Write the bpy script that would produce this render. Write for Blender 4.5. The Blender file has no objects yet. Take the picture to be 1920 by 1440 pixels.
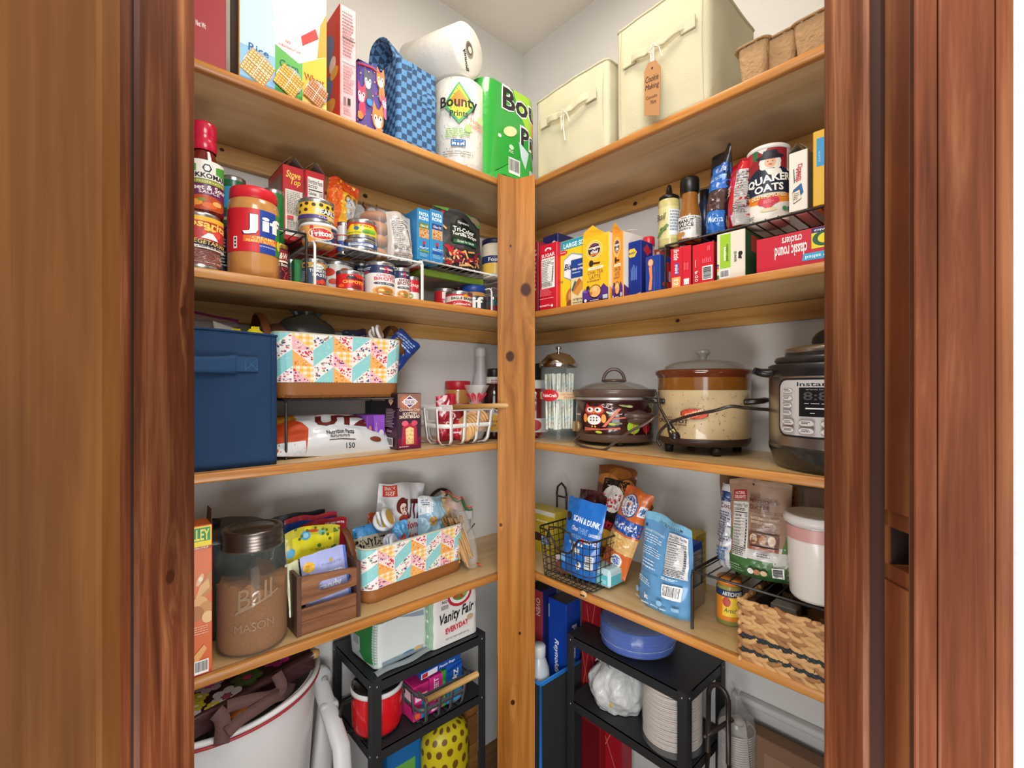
import bpy, bmesh, math, random
from mathutils import Vector, Matrix, noise
random.seed(4)
SC = bpy.context.scene
COL = SC.collection
PI = math.pi
sin, cos = math.sin, math.cos
# ---------------------------------------------------------------- camera
# room axes: X runs along the left-hand wall towards the corner, Y along the right-hand wall towards the corner
AZ = math.radians(47.81)
FPX, CZ = 872.0, 1.22
cam = bpy.data.cameras.new('camera'); co = bpy.data.objects.new('camera', cam); COL.objects.link(co)
co.location = (0, 0, CZ); co.rotation_euler = (PI/2, 0, AZ - PI/2)
cam.sensor_width = 36; cam.lens = 36*FPX/1920; cam.shift_y = 8/1920; cam.clip_start = .02
SC.camera = co
SC.view_settings.view_transform = 'Standard'; SC.view_settings.look = 'None'
SC.view_settings.exposure = 0.12; SC.view_settings.gamma = 1; SC.view_settings.use_curve_mapping = False
# ---------------------------------------------------------------- light
w = bpy.data.worlds.new('world'); SC.world = w; w.use_nodes = True
bg = w.node_tree.nodes['Background']; bg.inputs[0].default_value = (.93, .96, 1, 1); bg.inputs[1].default_value = .78
def area(name, loc, target, sx, sy, power, col):
    l = bpy.data.lights.new(name, 'AREA'); l.shape = 'RECTANGLE'; l.size = sx; l.size_y = sy; l.energy = power; l.color = col
    o = bpy.data.objects.new(name, l); COL.objects.link(o); o.location = loc
    o.rotation_euler = (Vector(target)-Vector(loc)).to_track_quat('-Z', 'Y').to_euler()
    return o
area('daylight_window', (-1.35, -1.45, 1.55), (.9, .95, 1.15), 1.5, 1.3, 30, (.96, .98, 1))
area('hall_ceiling_lamp', (-.35, -.75, 2.38), (.8, .8, 1.2), .6, .6, 7, (1, .97, .92))
area('added_fill_high', (.17, .20, 1.86), (.75, .8, 1.35), .45, .3, 4.8, (1, .98, .95))  # unseen fill lamp, added above the view to light the interior
area('added_fill_low', (.17, .20, .70), (.75, .8, 1.1), .45, .3, 4.4, (1, .985, .97))  # second added fill, hidden below the view, brightens the lower shelves
area('pantry_ceiling_lamp', (.62, .62, 2.41), (.62, .62, 0), .3, .3, 5.2, (1, .88, .72))
# ---------------------------------------------------------------- materials
def hx(h):
    if not isinstance(h, str): return h
    h = h.lstrip('#')
    if len(h) == 3: h = ''.join(c*2 for c in h)
    r = [int(h[i:i+2], 16)/255 for i in (0, 2, 4)]
    return tuple((c/12.92 if c <= .04045 else ((c+.055)/1.055)**2.4) for c in r) + (1,)
MC = {}
def M(col, rough=.5, metal=0, var=0, vs=40, bump=0, bs=60, coat=0, trans=0, alpha=1, ior=1.45):
    if isinstance(col, bpy.types.Material): return col
    k = (col, rough, metal, var, vs, bump, bs, coat, trans, alpha)
    if k in MC: return MC[k]
    m = bpy.data.materials.new('paint'); m.use_nodes = True; nt = m.node_tree; b = nt.nodes['Principled BSDF']
    c = hx(col)
    b.inputs['Base Color'].default_value = c; b.inputs['Roughness'].default_value = rough; b.inputs['Metallic'].default_value = metal
    b.inputs['Coat Weight'].default_value = coat; b.inputs['Transmission Weight'].default_value = trans; b.inputs['Alpha'].default_value = alpha
    b.inputs['IOR'].default_value = ior
    if var or bump:
        tc = nt.nodes.new('ShaderNodeTexCoord')
        n = nt.nodes.new('ShaderNodeTexNoise'); n.inputs['Scale'].default_value = vs; n.inputs['Detail'].default_value = 3
        nt.links.new(tc.outputs['Object'], n.inputs['Vector'])
        if var:
            mx = nt.nodes.new('ShaderNodeMix'); mx.data_type = 'RGBA'
            mx.inputs[6].default_value = tuple(x*(1-var) for x in c[:3])+(1,); mx.inputs[7].default_value = tuple(min(1, x*(1+var)) for x in c[:3])+(1,)
            nt.links.new(n.outputs['Fac'], mx.inputs[0]); nt.links.new(mx.outputs[2], b.inputs['Base Color'])
        if bump:
            n2 = nt.nodes.new('ShaderNodeTexNoise'); n2.inputs['Scale'].default_value = bs; n2.inputs['Detail'].default_value = 2
            nt.links.new(tc.outputs['Object'], n2.inputs['Vector'])
            bp = nt.nodes.new('ShaderNodeBump'); bp.inputs['Strength'].default_value = 1; bp.inputs['Distance'].default_value = bump
            nt.links.new(n2.outputs['Fac'], bp.inputs['Height']); nt.links.new(bp.outputs[0], b.inputs['Normal'])
    MC[k] = m
    return m
def wood(name, c0, c1, c2, axis='Z', sc=30, st=.05, rough=.45, bump=.0004, rot=0, knots=(), blotch=.3, rings=0, coat=.15):
    """procedural wood: grain stretched along axis, soft blotches, optional knots (x, y, z, r) with the grain bending round them"""
    m = bpy.data.materials.new(name); m.use_nodes = True; nt = m.node_tree; N = nt.nodes; Lk = nt.links; b = N['Principled BSDF']
    tc = N.new('ShaderNodeTexCoord'); mp = N.new('ShaderNodeMapping'); mp.inputs['Rotation'].default_value = (0, 0, rot)
    Lk.new(tc.outputs['Object'], mp.inputs[0]); src = mp.outputs[0]
    ms = N.new('ShaderNodeMapping'); s = [1, 1, 1]; s['XYZ'.index(axis)] = st; ms.inputs['Scale'].default_value = s
    Lk.new(src, ms.inputs[0]); v = ms.outputs[0]
    kfac = None; bend = None
    for (kx, ky, kz, kr) in knots:
        sb = N.new('ShaderNodeVectorMath'); sb.operation = 'SUBTRACT'; Lk.new(tc.outputs['Object'], sb.inputs[0]); sb.inputs[1].default_value = (kx, ky, kz)
        mu = N.new('ShaderNodeVectorMath'); mu.operation = 'MULTIPLY'; Lk.new(sb.outputs[0], mu.inputs[0])
        e = [1, 1, 1]; e['XYZ'.index(axis)] = .8; mu.inputs[1].default_value = e
        ln = N.new('ShaderNodeVectorMath'); ln.operation = 'LENGTH'; Lk.new(mu.outputs[0], ln.inputs[0])
        mr = N.new('ShaderNodeMapRange'); mr.inputs[1].default_value = kr*.8; mr.inputs[2].default_value = kr*1.15; mr.inputs[3].default_value = 1; mr.inputs[4].default_value = 0
        Lk.new(ln.outputs['Value'], mr.inputs[0])
        mu2 = N.new('ShaderNodeVectorMath'); mu2.operation = 'MULTIPLY'; Lk.new(sb.outputs[0], mu2.inputs[0])
        e2 = [1, 1, 1]; e2['XYZ'.index(axis)] = .28; mu2.inputs[1].default_value = e2
        ln2 = N.new('ShaderNodeVectorMath'); ln2.operation = 'LENGTH'; Lk.new(mu2.outputs[0], ln2.inputs[0])
        be = N.new('ShaderNodeMapRange'); be.interpolation_type = 'SMOOTHSTEP'; be.inputs[1].default_value = 0; be.inputs[2].default_value = kr*3.4; be.inputs[3].default_value = kr*1.7; be.inputs[4].default_value = 0
        Lk.new(ln2.outputs['Value'], be.inputs[0])
        if kfac is None: kfac, bend = mr.outputs[0], be.outputs[0]
        else:
            a = N.new('ShaderNodeMath'); a.operation = 'MAXIMUM'; Lk.new(kfac, a.inputs[0]); Lk.new(mr.outputs[0], a.inputs[1]); kfac = a.outputs[0]
            a = N.new('ShaderNodeMath'); a.operation = 'ADD'; Lk.new(bend, a.inputs[0]); Lk.new(be.outputs[0], a.inputs[1]); bend = a.outputs[0]
    if bend is not None:
        cb = N.new('ShaderNodeCombineXYZ')
        for i in range(3):
            if i != 'XYZ'.index(axis): Lk.new(bend, cb.inputs[i])
        ad = N.new('ShaderNodeVectorMath'); ad.operation = 'ADD'; Lk.new(v, ad.inputs[0]); Lk.new(cb.outputs[0], ad.inputs[1]); v = ad.outputs[0]
    n1 = N.new('ShaderNodeTexNoise'); n1.inputs['Scale'].default_value = sc; n1.inputs['Detail'].default_value = 5; n1.inputs['Roughness'].default_value = .65; n1.inputs['Distortion'].default_value = .4
    Lk.new(v, n1.inputs['Vector'])
    g = n1.outputs['Fac']
    if rings:
        wv = N.new('ShaderNodeTexWave'); wv.bands_direction = 'DIAGONAL' if axis == 'Z' else ('Y' if axis == 'X' else 'X')
        wv.inputs['Scale'].default_value = rings; wv.inputs['Distortion'].default_value = 5; wv.inputs['Detail'].default_value = 2; wv.inputs['Detail Scale'].default_value = 1.2
        Lk.new(v, wv.inputs['Vector'])
        mm = N.new('ShaderNodeMix'); mm.data_type = 'FLOAT'; mm.inputs[0].default_value = .3; Lk.new(g, mm.inputs[2]); Lk.new(wv.outputs['Fac'], mm.inputs[3]); g = mm.outputs[0]
    cr = N.new('ShaderNodeValToRGB'); el = cr.color_ramp.elements
    el[0].position = .3; el[0].color = hx(c0); el[1].position = .72; el[1].color = hx(c2); e = el.new(.5); e.color = hx(c1)
    Lk.new(g, cr.inputs[0]); c = cr.outputs[0]
    n2 = N.new('ShaderNodeTexNoise'); n2.inputs['Scale'].default_value = sc*.22; n2.inputs['Detail'].default_value = 3
    m2 = N.new('ShaderNodeMapping'); s2 = [1, 1, 1]; s2['XYZ'.index(axis)] = .35; m2.inputs['Scale'].default_value = s2; Lk.new(src, m2.inputs[0]); Lk.new(m2.outputs[0], n2.inputs['Vector'])
    r2 = N.new('ShaderNodeMapRange'); r2.inputs[1].default_value = .35; r2.inputs[2].default_value = .65; r2.inputs[3].default_value = 1-blotch; r2.inputs[4].default_value = 1+blotch*.4
    Lk.new(n2.outputs['Fac'], r2.inputs[0])
    vm = N.new('ShaderNodeVectorMath'); vm.operation = 'SCALE'; Lk.new(c, vm.inputs[0]); Lk.new(r2.outputs[0], vm.inputs['Scale']); c = vm.outputs[0]
    if kfac is not None:
        mx = N.new('ShaderNodeMix'); mx.data_type = 'RGBA'; Lk.new(kfac, mx.inputs[0]); Lk.new(c, mx.inputs[6]); mx.inputs[7].default_value = hx('#3f1d0b'); c = mx.outputs[2]
    Lk.new(c, b.inputs['Base Color']); b.inputs['Roughness'].default_value = rough; b.inputs['Coat Weight'].default_value = coat; b.inputs['Coat Roughness'].default_value = .25; b.inputs['Specular IOR Level'].default_value = .12 if coat < .1 else .3
    bp = N.new('ShaderNodeBump'); bp.inputs['Distance'].default_value = bump; Lk.new(g, bp.inputs['Height']); Lk.new(bp.outputs[0], b.inputs['Normal'])
    return m
# ---------------------------------------------------------------- mesh builder
class MB:
    def __init__(s): s.v = []; s.f = []; s.m = []; s.sm = []; s.mats = []
    def mi(s, mat):
        mat = M(mat)
        if mat not in s.mats: s.mats.append(mat)
        return s.mats.index(mat)
    def poly(s, pts, mat, smooth=False):
        i = len(s.v); s.v += [tuple(p) for p in pts]; s.f.append(tuple(range(i, i+len(pts)))); s.m.append(s.mi(mat)); s.sm.append(smooth)
    def add(s, vs, fs, mat, smooth=False):
        i = len(s.v); s.v += [tuple(p) for p in vs]; k = s.mi(mat)
        for f in fs: s.f.append(tuple(i+j for j in f)); s.m.append(k); s.sm.append(smooth)
    def box(s, x0, y0, z0, x1, y1, z1, mat, b=0, seg=1, rot=None, at=(0, 0, 0)):
        if b:
            bm = bmesh.new(); bmesh.ops.create_cube(bm, size=1)
            for v in bm.verts: v.co = Vector(((x0+x1)/2+v.co.x*(x1-x0), (y0+y1)/2+v.co.y*(y1-y0), (z0+z1)/2+v.co.z*(z1-z0)))
            bmesh.ops.bevel(bm, geom=bm.edges[:], offset=b, segments=seg, affect='EDGES', profile=.5)
            bm.verts.ensure_lookup_table(); vs = [v.co.copy() for v in bm.verts]; fs = [[v.index for v in f.verts] for f in bm.faces]; bm.free()
        else:
            vs = [Vector((x, y, z)) for x in (x0, x1) for y in (y0, y1) for z in (z0, z1)]
            fs = [(0, 1, 3, 2), (4, 6, 7, 5), (0, 4, 5, 1), (2, 3, 7, 6), (0, 2, 6, 4), (1, 5, 7, 3)]
        if rot is not None:
            a = Vector(at); vs = [rot @ (v-a)+a for v in vs]
        s.add(vs, fs, mat, seg > 1)
        return s
    def grid(s, fn, nu, nv, mat, smooth=True, closed=False):
        vs = [fn(i/nu, j/nv) for j in range(nv+1) for i in range(nu if closed else nu+1)]
        W = nu if closed else nu+1
        fs = [(j*W+i, j*W+(i+1) % W, (j+1)*W+(i+1) % W, (j+1)*W+i) for j in range(nv) for i in range(nu)]
        s.add(vs, fs, mat, smooth)
        return s
    def lathe(s, prof, mat, n=32, cx=0, cy=0, z=0, sx=1, sy=1, cap=False, smooth=True):
        vs = []; fs = []
        for r, zz in prof:
            for i in range(n): a = 2*PI*i/n; vs.append((cx+r*cos(a)*sx, cy+r*sin(a)*sy, z+zz))
        for j in range(len(prof)-1):
            for i in range(n): fs.append((j*n+i, j*n+(i+1) % n, (j+1)*n+(i+1) % n, (j+1)*n+i))
        if cap: fs.append(tuple(range(n))[::-1]); fs.append(tuple((len(prof)-1)*n+i for i in range(n)))
        s.add(vs, fs, mat, smooth)
        return s
    def tube(s, pts, r, mat, n=8, closed=False, rr=None, flat=1):
        pts = [Vector(p) for p in pts]; L = len(pts); vs = []; fs = []; up = Vector((0, 0, 1)); prev = None
        for i, p in enumerate(pts):
            a = pts[(i-1) % L] if (closed or i > 0) else p; b = pts[(i+1) % L] if (closed or i < L-1) else p
            d = (b-a).normalized()
            if prev is None: q = d.cross(up) if abs(d.z) < .95 else d.cross(Vector((1, 0, 0)))
            else: q = prev-d*prev.dot(d)
            q.normalize(); prev = q; t = d.cross(q); R = rr[i] if rr else r
            for k in range(n): an = 2*PI*k/n; vs.append(p+q*cos(an)*R+t*sin(an)*R*flat)
        m = L if closed else L-1
        for i in range(m):
            for k in range(n): fs.append((i*n+k, i*n+(k+1) % n, ((i+1) % L)*n+(k+1) % n, ((i+1) % L)*n+k))
        if not closed: fs.append(tuple(range(n))); fs.append(tuple((L-1)*n+k for k in range(n))[::-1])
        s.add(vs, fs, mat, True)
        return s
    def ball(s, c, rx, ry, rz, mat, n=12, m=8):
        return s.grid(lambda u, v: (c[0]+rx*sin(PI*v)*cos(2*PI*u), c[1]+ry*sin(PI*v)*sin(2*PI*u), c[2]-rz*cos(PI*v)), n, m, mat, True, True)
    def build(s, name, parent=None):
        me = bpy.data.meshes.new(name); me.from_pydata(s.v, [], s.f)
        for m in s.mats: me.materials.append(m)
        me.polygons.foreach_set('material_index', s.m); me.polygons.foreach_set('use_smooth', s.sm); me.update()
        o = bpy.data.objects.new(name, me); COL.objects.link(o)
        if parent: o.parent = parent
        return o
def tag(o, label=None, cat=None, group=None, kind=None):
    if label: o['label'] = label
    if cat: o['category'] = cat
    if group: o['group'] = group
    if kind: o['kind'] = kind
    return o
def empty(name, label, cat, P, group=None):
    o = bpy.data.objects.new(name, None); COL.objects.link(o); o.empty_display_size = .02; put(o, P); return tag(o, label, cat, group)
def put(o, P):
    o.location = P['loc']; o.rotation_euler = (0, 0, P['rz']); return o
def dupmesh(o, parent=None, loc=None, rot=None):
    c = o.copy(); COL.objects.link(c)
    if parent: c.parent = parent
    if loc is not None: c.location = loc
    if rot is not None: c.rotation_euler = rot
    return c
# ---------------------------------------------------------------- printed artwork (flat shapes mapped onto a surface fn(u, v, d))
TX = {}
def text_tris(txt, bold, shear):
    k = (txt, bold, shear)
    if k in TX: return TX[k]
    c = bpy.data.curves.new('t', 'FONT'); c.body = txt; c.offset = bold*.55; c.shear = shear; c.resolution_u = 2; c.space_line = .8; c.align_x = 'CENTER'
    o = bpy.data.objects.new('t', c); me = bpy.data.meshes.new_from_object(o)
    vs = [(v.co.x, v.co.y) for v in me.vertices]; tr = []
    for p in me.polygons:
        q = list(p.vertices)
        for i in range(1, len(q)-1): tr.append((q[0], q[i], q[i+1]))
    bpy.data.objects.remove(o); bpy.data.curves.remove(c); bpy.data.meshes.remove(me)
    x0 = min(v[0] for v in vs); x1 = max(v[0] for v in vs); y0 = min(v[1] for v in vs); y1 = max(v[1] for v in vs)
    vs = [((x-x0)/(x1-x0), (y-y0)/(y1-y0)) for x, y in vs]
    TX[k] = (vs, tr)
    return TX[k]
def R(x0, y0, x1, y1, c): return ('p', [(x0, y0), (x1, y0), (x1, y1), (x0, y1)], c)
def PG(pts, c): return ('p', pts, c)
def E(cx, cy, rx, ry, c, n=18, a=0):
    return ('p', [(cx+rx*cos(2*PI*i/n)*cos(a)-ry*sin(2*PI*i/n)*sin(a), cy+ry*sin(2*PI*i/n)*cos(a)+rx*cos(2*PI*i/n)*sin(a)) for i in range(n)], c)
def T(txt, x0, y0, x1, y1, c, rot=0, bold=.02, shear=0, ang=0): return ('t', txt, x0, y0, x1, y1, c, rot, bold, shear, ang)
def LN(x0, y0, x1, y1, n, c, full=False, vert=False):
    o = []; rnd = random.Random(int(x0*999+y0*777+n))
    for i in range(n):
        if vert:
            a = x0+(x1-x0)*i/n; o.append(R(a, y0, a+(x1-x0)/n*.45, y1 if full else y0+(y1-y0)*rnd.uniform(.6, 1), c))
        else:
            a = y1-(y1-y0)*i/n; x = x0
            e = x1 if full else x0+(x1-x0)*rnd.uniform(.7, 1)
            while x < e-.005:
                l = (x1-x0)*rnd.uniform(.08, .22); o.append(R(x, a-(y1-y0)/n*.5, min(x+l, e), a, c)); x += l+(x1-x0)*.035
    return ('g', o)
def NF(x0, y0, x1, y1, bgc='#efece2', fg='#1c1a1a'):
    w, h = x1-x0, y1-y0
    o = [R(x0, y0, x1, y1, bgc), T('Nutrition Facts', x0+.05*w, y1-.1*h, x1-.05*w, y1-.03*h, fg, bold=.03), LN(x0+.05*w, y1-.17*h, x1-.2*w, y1-.12*h, 2, fg),
         R(x0+.05*w, y1-.2*h, x1-.05*w, y1-.185*h, fg), T('Calories', x0+.05*w, y1-.27*h, x0+.55*w, y1-.215*h, fg), T('150', x1-.25*w, y1-.27*h, x1-.05*w, y1-.215*h, fg)]
    for i in range(9):
        y = y1-(.3+.055*i)*h; o.append(R(x0+.05*w, y-.004*h, x1-.05*w, y, fg)); o.append(LN(x0+.06*w, y-.04*h, x0+.6*w, y-.014*h, 1, fg)); o.append(R(x1-.16*w, y-.04*h, x1-.06*w, y-.016*h, fg))
    o += [R(x0+.05*w, y0+.18*h, x1-.05*w, y0+.195*h, fg), LN(x0+.05*w, y0+.03*h, x1-.05*w, y0+.16*h, 4, fg)]
    return ('g', o)
def BC(x0, y0, x1, y1, vert=False):
    rnd = random.Random(7); o = [R(x0, y0, x1, y1, '#f2f0ec')]; a = .06
    while a < .92:
        l = rnd.choice((.02, .03, .05))
        if vert: o.append(R(x0+(x1-x0)*.08, y0+(y1-y0)*a, x1-(x1-x0)*.12, y0+(y1-y0)*(a+l), '#15151a'))
        else: o.append(R(x0+(x1-x0)*a, y0+(y1-y0)*.18, x0+(x1-x0)*(a+l), y1-(y1-y0)*.08, '#15151a'))
        a += l+rnd.choice((.02, .03))
    return ('g', o)
def clip_unit(p):
    for ax, lim, sg in ((0, 0, 1), (0, 1, -1), (1, 0, 1), (1, 1, -1)):
        if all(sg*(q[ax]-lim) >= 0 for q in p): continue
        o = []
        for i in range(len(p)):
            a, b = p[i], p[(i+1) % len(p)]; da, db = sg*(a[ax]-lim), sg*(b[ax]-lim)
            if da >= 0: o.append(a)
            if (da > 0 > db) or (da < 0 < db): t = da/(da-db); o.append((a[0]+(b[0]-a[0])*t, a[1]+(b[1]-a[1])*t))
        p = o
        if len(p) < 3: return None
    return p
def art(mb, fn, items, W, H, d0=.0002, tol=None, dd=.00005, rough=.45, coat=0, clip=True):
    k = 0
    def mapp(poly, d, mat):
        if clip:
            poly = clip_unit(poly)
            if not poly: return
        if tol is None:
            mb.poly([fn(x, y, d) for x, y in poly], mat); return
        st = [(poly[0], poly[i], poly[i+1]) for i in range(1, len(poly)-1)]
        while st:
            t = st.pop(); e = []
            for i in range(3):
                a, b = t[i], t[(i+1) % 3]; e.append(math.hypot((a[0]-b[0])*W, (a[1]-b[1])*H))
            m = max(e)
            if m > tol:
                i = e.index(m); a, b, c = t[i], t[(i+1) % 3], t[(i+2) % 3]; q = ((a[0]+b[0])/2, (a[1]+b[1])/2)
                st += [(a, q, c), (q, b, c)]
            else: mb.poly([fn(x, y, d) for x, y in t], mat, True)
    def go(its):
        nonlocal k
        for it in its:
            if it[0] == 'g': go(it[1]); continue
            k += 1; d = d0+k*dd
            if it[0] == 'p': mapp(it[1], d, M(it[2], rough, coat=coat))
            elif it[0] == 't':
                _, txt, x0, y0, x1, y1, c, rot, bold, shear, ang = it; vs, tr = text_tris(txt, bold, shear); mat = M(c, rough, coat=coat)
                o = []; mx, my = (x0+x1)/2, (y0+y1)/2; ca, sa = cos(math.radians(ang)), sin(math.radians(ang))
                for (a, b) in vs:
                    if rot == 90: a, b = 1-b, a
                    elif rot == 180: a, b = 1-a, 1-b
                    elif rot == 270: a, b = b, 1-a
                    x = x0+(x1-x0)*a; y = y0+(y1-y0)*b
                    if ang:
                        X = (x-mx)*W; Y = (y-my)*H; x = mx+(X*ca-Y*sa)/W; y = my+(X*sa+Y*ca)/H
                    o.append((x, y))
                for t in tr: mapp([o[i] for i in t], d, mat)
    go(items)
# ---------------------------------------------------------------- placing things: a shelf side, the two sight lines that bound the thing and its distance q behind the shelf front
YF, XF, SD = .958, .895, .28
YW, XW = YF+SD, XF+SD
Z1, Z2, Z3, Z4 = 1.789, 1.4295, 1.072, .717
def ray(px):
    a = (px-960)/FPX
    return cos(AZ)+a*sin(AZ), sin(AZ)-a*cos(AZ)
def pos(side, px, q):
    rx, ry = ray(px)
    t = (YF+q)/ry if side == 'L' else (XF+q)/rx
    return t*rx, t*ry, t
def qb(side, px, py, z):
    rx, ry = ray(px); t = (CZ-z)*FPX/(py-728)
    return (t*ry-YF) if side == 'L' else (t*rx-XF)
def zat(side, px, py, q): return CZ+(728-py)/FPX*pos(side, px, q)[2]
def at(side, px0, px1, top, z, q=.02, base=None, rnd=False, yaw=0, h=None):
    if base is not None: q = qb(side, (px0+px1)/2, base, z)
    r = 0
    if rnd:
        for _ in range(8):
            a = pos(side, px0, q+r); b = pos(side, px1, q+r); W = math.hypot(a[0]-b[0], a[1]-b[1]); r = W/2*.955
        qq = q+r
    else: qq = q
    a = pos(side, px0, qq); b = pos(side, px1, qq); W = math.hypot(a[0]-b[0], a[1]-b[1])
    m = ((a[0]+b[0])/2, (a[1]+b[1])/2)
    pm = (px0+px1)/2
    H = h if h else zat(side, pm, top, q)-z
    rz = (0 if side == 'L' else -PI/2)+math.radians(yaw)
    # direction to the camera in the local frame
    dx, dy = -m[0], -m[1]; c, s = cos(-rz), sin(-rz); lx, ly = dx*c-dy*s, dx*s+dy*c
    # round things have their local origin at the axis
    return dict(loc=(m[0], m[1], z), rz=rz, w=W if not rnd else 2*r, r=r, h=H, face=math.atan2(lx, -ly), q=q, side=side)
def xy(x, y, z, rz=0, w=.1, h=.1, r=.05):
    dx, dy = -x, -y; c, s = cos(-rz), sin(-rz); lx, ly = dx*c-dy*s, dx*s+dy*c
    return dict(loc=(x, y, z), rz=rz, w=w, h=h, r=r, face=math.atan2(lx, -ly), q=0, side='L')
# ---------------------------------------------------------------- generic goods
def carton(name, label, cat, P, depth, col, front=(), left=(), right=(), group=None, flaps=None, mat=None, top=None, edge=.0012):
    w, h = P['w'], P['h']; mb = MB(); m = mat or M(col, .4, var=.04, vs=300)
    mb.box(-w/2, 0, 0, w/2, depth, h, m, edge)
    if front: art(mb, lambda u, v, d: (-w/2+edge+(w-2*edge)*u, -d, edge+(h-2*edge)*v), front, w, h)
    if left: art(mb, lambda u, v, d: (-w/2-d, depth-edge-(depth-2*edge)*u, edge+(h-2*edge)*v), left, depth, h)
    if right: art(mb, lambda u, v, d: (w/2+d, edge+(depth-2*edge)*u, edge+(h-2*edge)*v), right, depth, h)
    if top: art(mb, lambda u, v, d: (-w/2+edge+(w-2*edge)*u, edge+(depth-2*edge)*v, h+d), top, w, depth)
    o = mb.build(name); put(o, P); tag(o, label, cat, group)
    if flaps:
        for s in (-1, 1):
            f = MB(); L = w*.75 if flaps == 'roof' else min(depth*.45, .05)
            if flaps == 'roof':   # side flaps standing up like a ridge
                f.poly([(s*w/2, 0, h), (s*w/2, depth, h), (s*w*.08, depth, h+L*.62), (s*w*.08, 0, h+L*.62)], M('#7a6f64', .8))
            else:
                f.poly([(s*w/2, .003, h), (s*w/2, depth-.003, h), (s*w/2*1.02, depth-.008, h+L), (s*w/2*1.02, .008, h+L)], M('#5d4333', .85))
            fo = f.build('flap', o)
            md = fo.modifiers.new('t', 'SOLIDIFY'); md.thickness = .0006
    return o
def cylfn(r, h0, h1, face, span):
    return lambda u, v, d: ((r+d)*sin(face+(u-.5)*span), -(r+d)*cos(face+(u-.5)*span), h0+(h1-h0)*v)
def can(label, P, body, items, h=None, group=None, cat='can', metal='#b9bcc0', span=2.6, lid=None, name='tin_can', turn=0):
    r = P['r']; h = h or P['h']; mt = M(metal, .25, .9)
    mb = MB().lathe([(0, .003), (r*.88, .003), (r*.92, 0), (r, .001), (r, .005), (r*.975, .008), (r*.975, h-.008), (r, h-.005), (r, h-.001), (r*.96, h), (r*.93, h-.004), (0, h-.0045)], mt, 40)
    o = mb.build(name); put(o, P); tag(o, label, cat, group)
    f = MB().lathe([(r*.985, .009), (r*.985, h-.009)], M(body, .35, coat=.2), 48)
    art(f, cylfn(r*.985, .009, h-.009, P['face']+turn, span), items, r*span, h, .0004, .006, .00006)
    f.build('label', o)
    if lid:
        lp = MB().lathe([(r*1.03, h-.012), (r*1.05, h-.002), (r*1.02, h+.004), (r*.9, h+.005), (0, h+.0045)], M(lid, .35), 40); lp.build('lid', o)
    return o
def pouchfn(w, h, t, mode='stand', wr=.0, seed=0, lean=0, curl=0):
    """front surface of a soft bag; returns (front, back) mapping functions"""
    def S(u, v, sgn, d):
        bu = max(0, sin(PI*min(1, max(0, u))))**.55
        if mode == 'stand': bv = (max(0, 1-v)**.55)*(.55+.45*min(1, v*6+.3)) if v < 1 else 0
        elif mode == 'pillow': bv = max(0, sin(PI*v))**.6
        else: bv = 1-.9*max(0, v-.8)/.2
        k = bu*bv; n = 0
        if wr: n = wr*k**.3*(noise.noise(Vector((u*4+seed, v*4*h/w, seed*3.1)))+.5*noise.noise(Vector((u*9+seed, v*9*h/w, 7+seed))))
        xw = w*(1-.06*k*(1 if mode == 'pillow' else .3))
        y = sgn*(t/2*k+n+d)
        xw *= 1+.03*noise.noise(Vector((v*2.5, seed*5.3, 2)))*(1 if mode != 'pillow' else 1.5)-.05*sin(PI*v)**2*(mode == 'stand')
        zz = h*v+h*.028*v*v*(noise.noise(Vector((u*2.6+seed, 1.7, seed*2.1)))*1.6)-.004*v*(2*abs(u-.5))**6
        return ((u-.5)*xw+.01*curl*v*v+.012*w*noise.noise(Vector((v*4, 5, seed)))*v, t/2+y+lean*v*v*h-curl*.3*v**3*h*(u-.5)+.12*t*v**3*sin(u*6+seed), zz)
    return (lambda u, v, d=0: S(u, v, -1, d)), (lambda u, v, d=0: S(u, v, 1, d))
def pouch(name, label, cat, P, t, col, items=(), mode='stand', wr=.004, seed=0, lean=0, curl=0, group=None, rough=.3, seal=None, back=None, metal=0, tilt=None, coat=.3, mat=None):
    w, h = P['w'], P['h']; f, b = pouchfn(w, h, t, mode, wr, seed, lean, curl)
    m = mat or M(col, rough, metal, coat=coat, bump=.0008, bs=45)
    mb = MB(); mb.grid(lambda u, v: f(u, v), 28, 36, m); mb.grid(lambda u, v: b(u, v), 20, 24, M(back, rough) if back else m)
    art(mb, f, items, w, h, .0006, .008, .00006, rough, coat)
    o = mb.build(name); put(o, P)
    if tilt: o.rotation_euler = (math.radians(tilt[0]), math.radians(tilt[1]), P['rz'])
    tag(o, label, cat, group)
    if seal:
        sm = MB(); sm.grid(lambda u, v: [a+c for a, c in zip(f(u, .955+.05*v, .0008), (0, 0, 0))], 24, 5, M(seal, .3, bump=.0006, bs=300)); sm.build('seal', o)
    return o
def bottle(label, P, prof, mat, labels=(), cap=None, name='sauce_bottle', cat='bottle', n=32, capprof=None, group=None, capname='cap'):
    """prof: (radius factor, height factor); labels: (bottom factor, top factor, radius factor, colour, items, span)"""
    r, h = P['r'], P['h']
    o = MB().lathe([(a*r, b*h) for a, b in prof], mat, n).build(name); put(o, P); tag(o, label, cat, group)
    for (h0, h1, rf, c, items, span) in labels:
        f = MB().lathe([(r*rf, h0*h), (r*rf, h1*h)], M(c, .35), 44)
        art(f, cylfn(r*rf, h0*h, h1*h, P['face'], span), items, r*span, (h1-h0)*h, .0004, .006, .00006); f.build('label', o)
    if capprof: MB().lathe([(a*r, b*h) for a, b in capprof], cap, n).build(capname, o)
    return o
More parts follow.
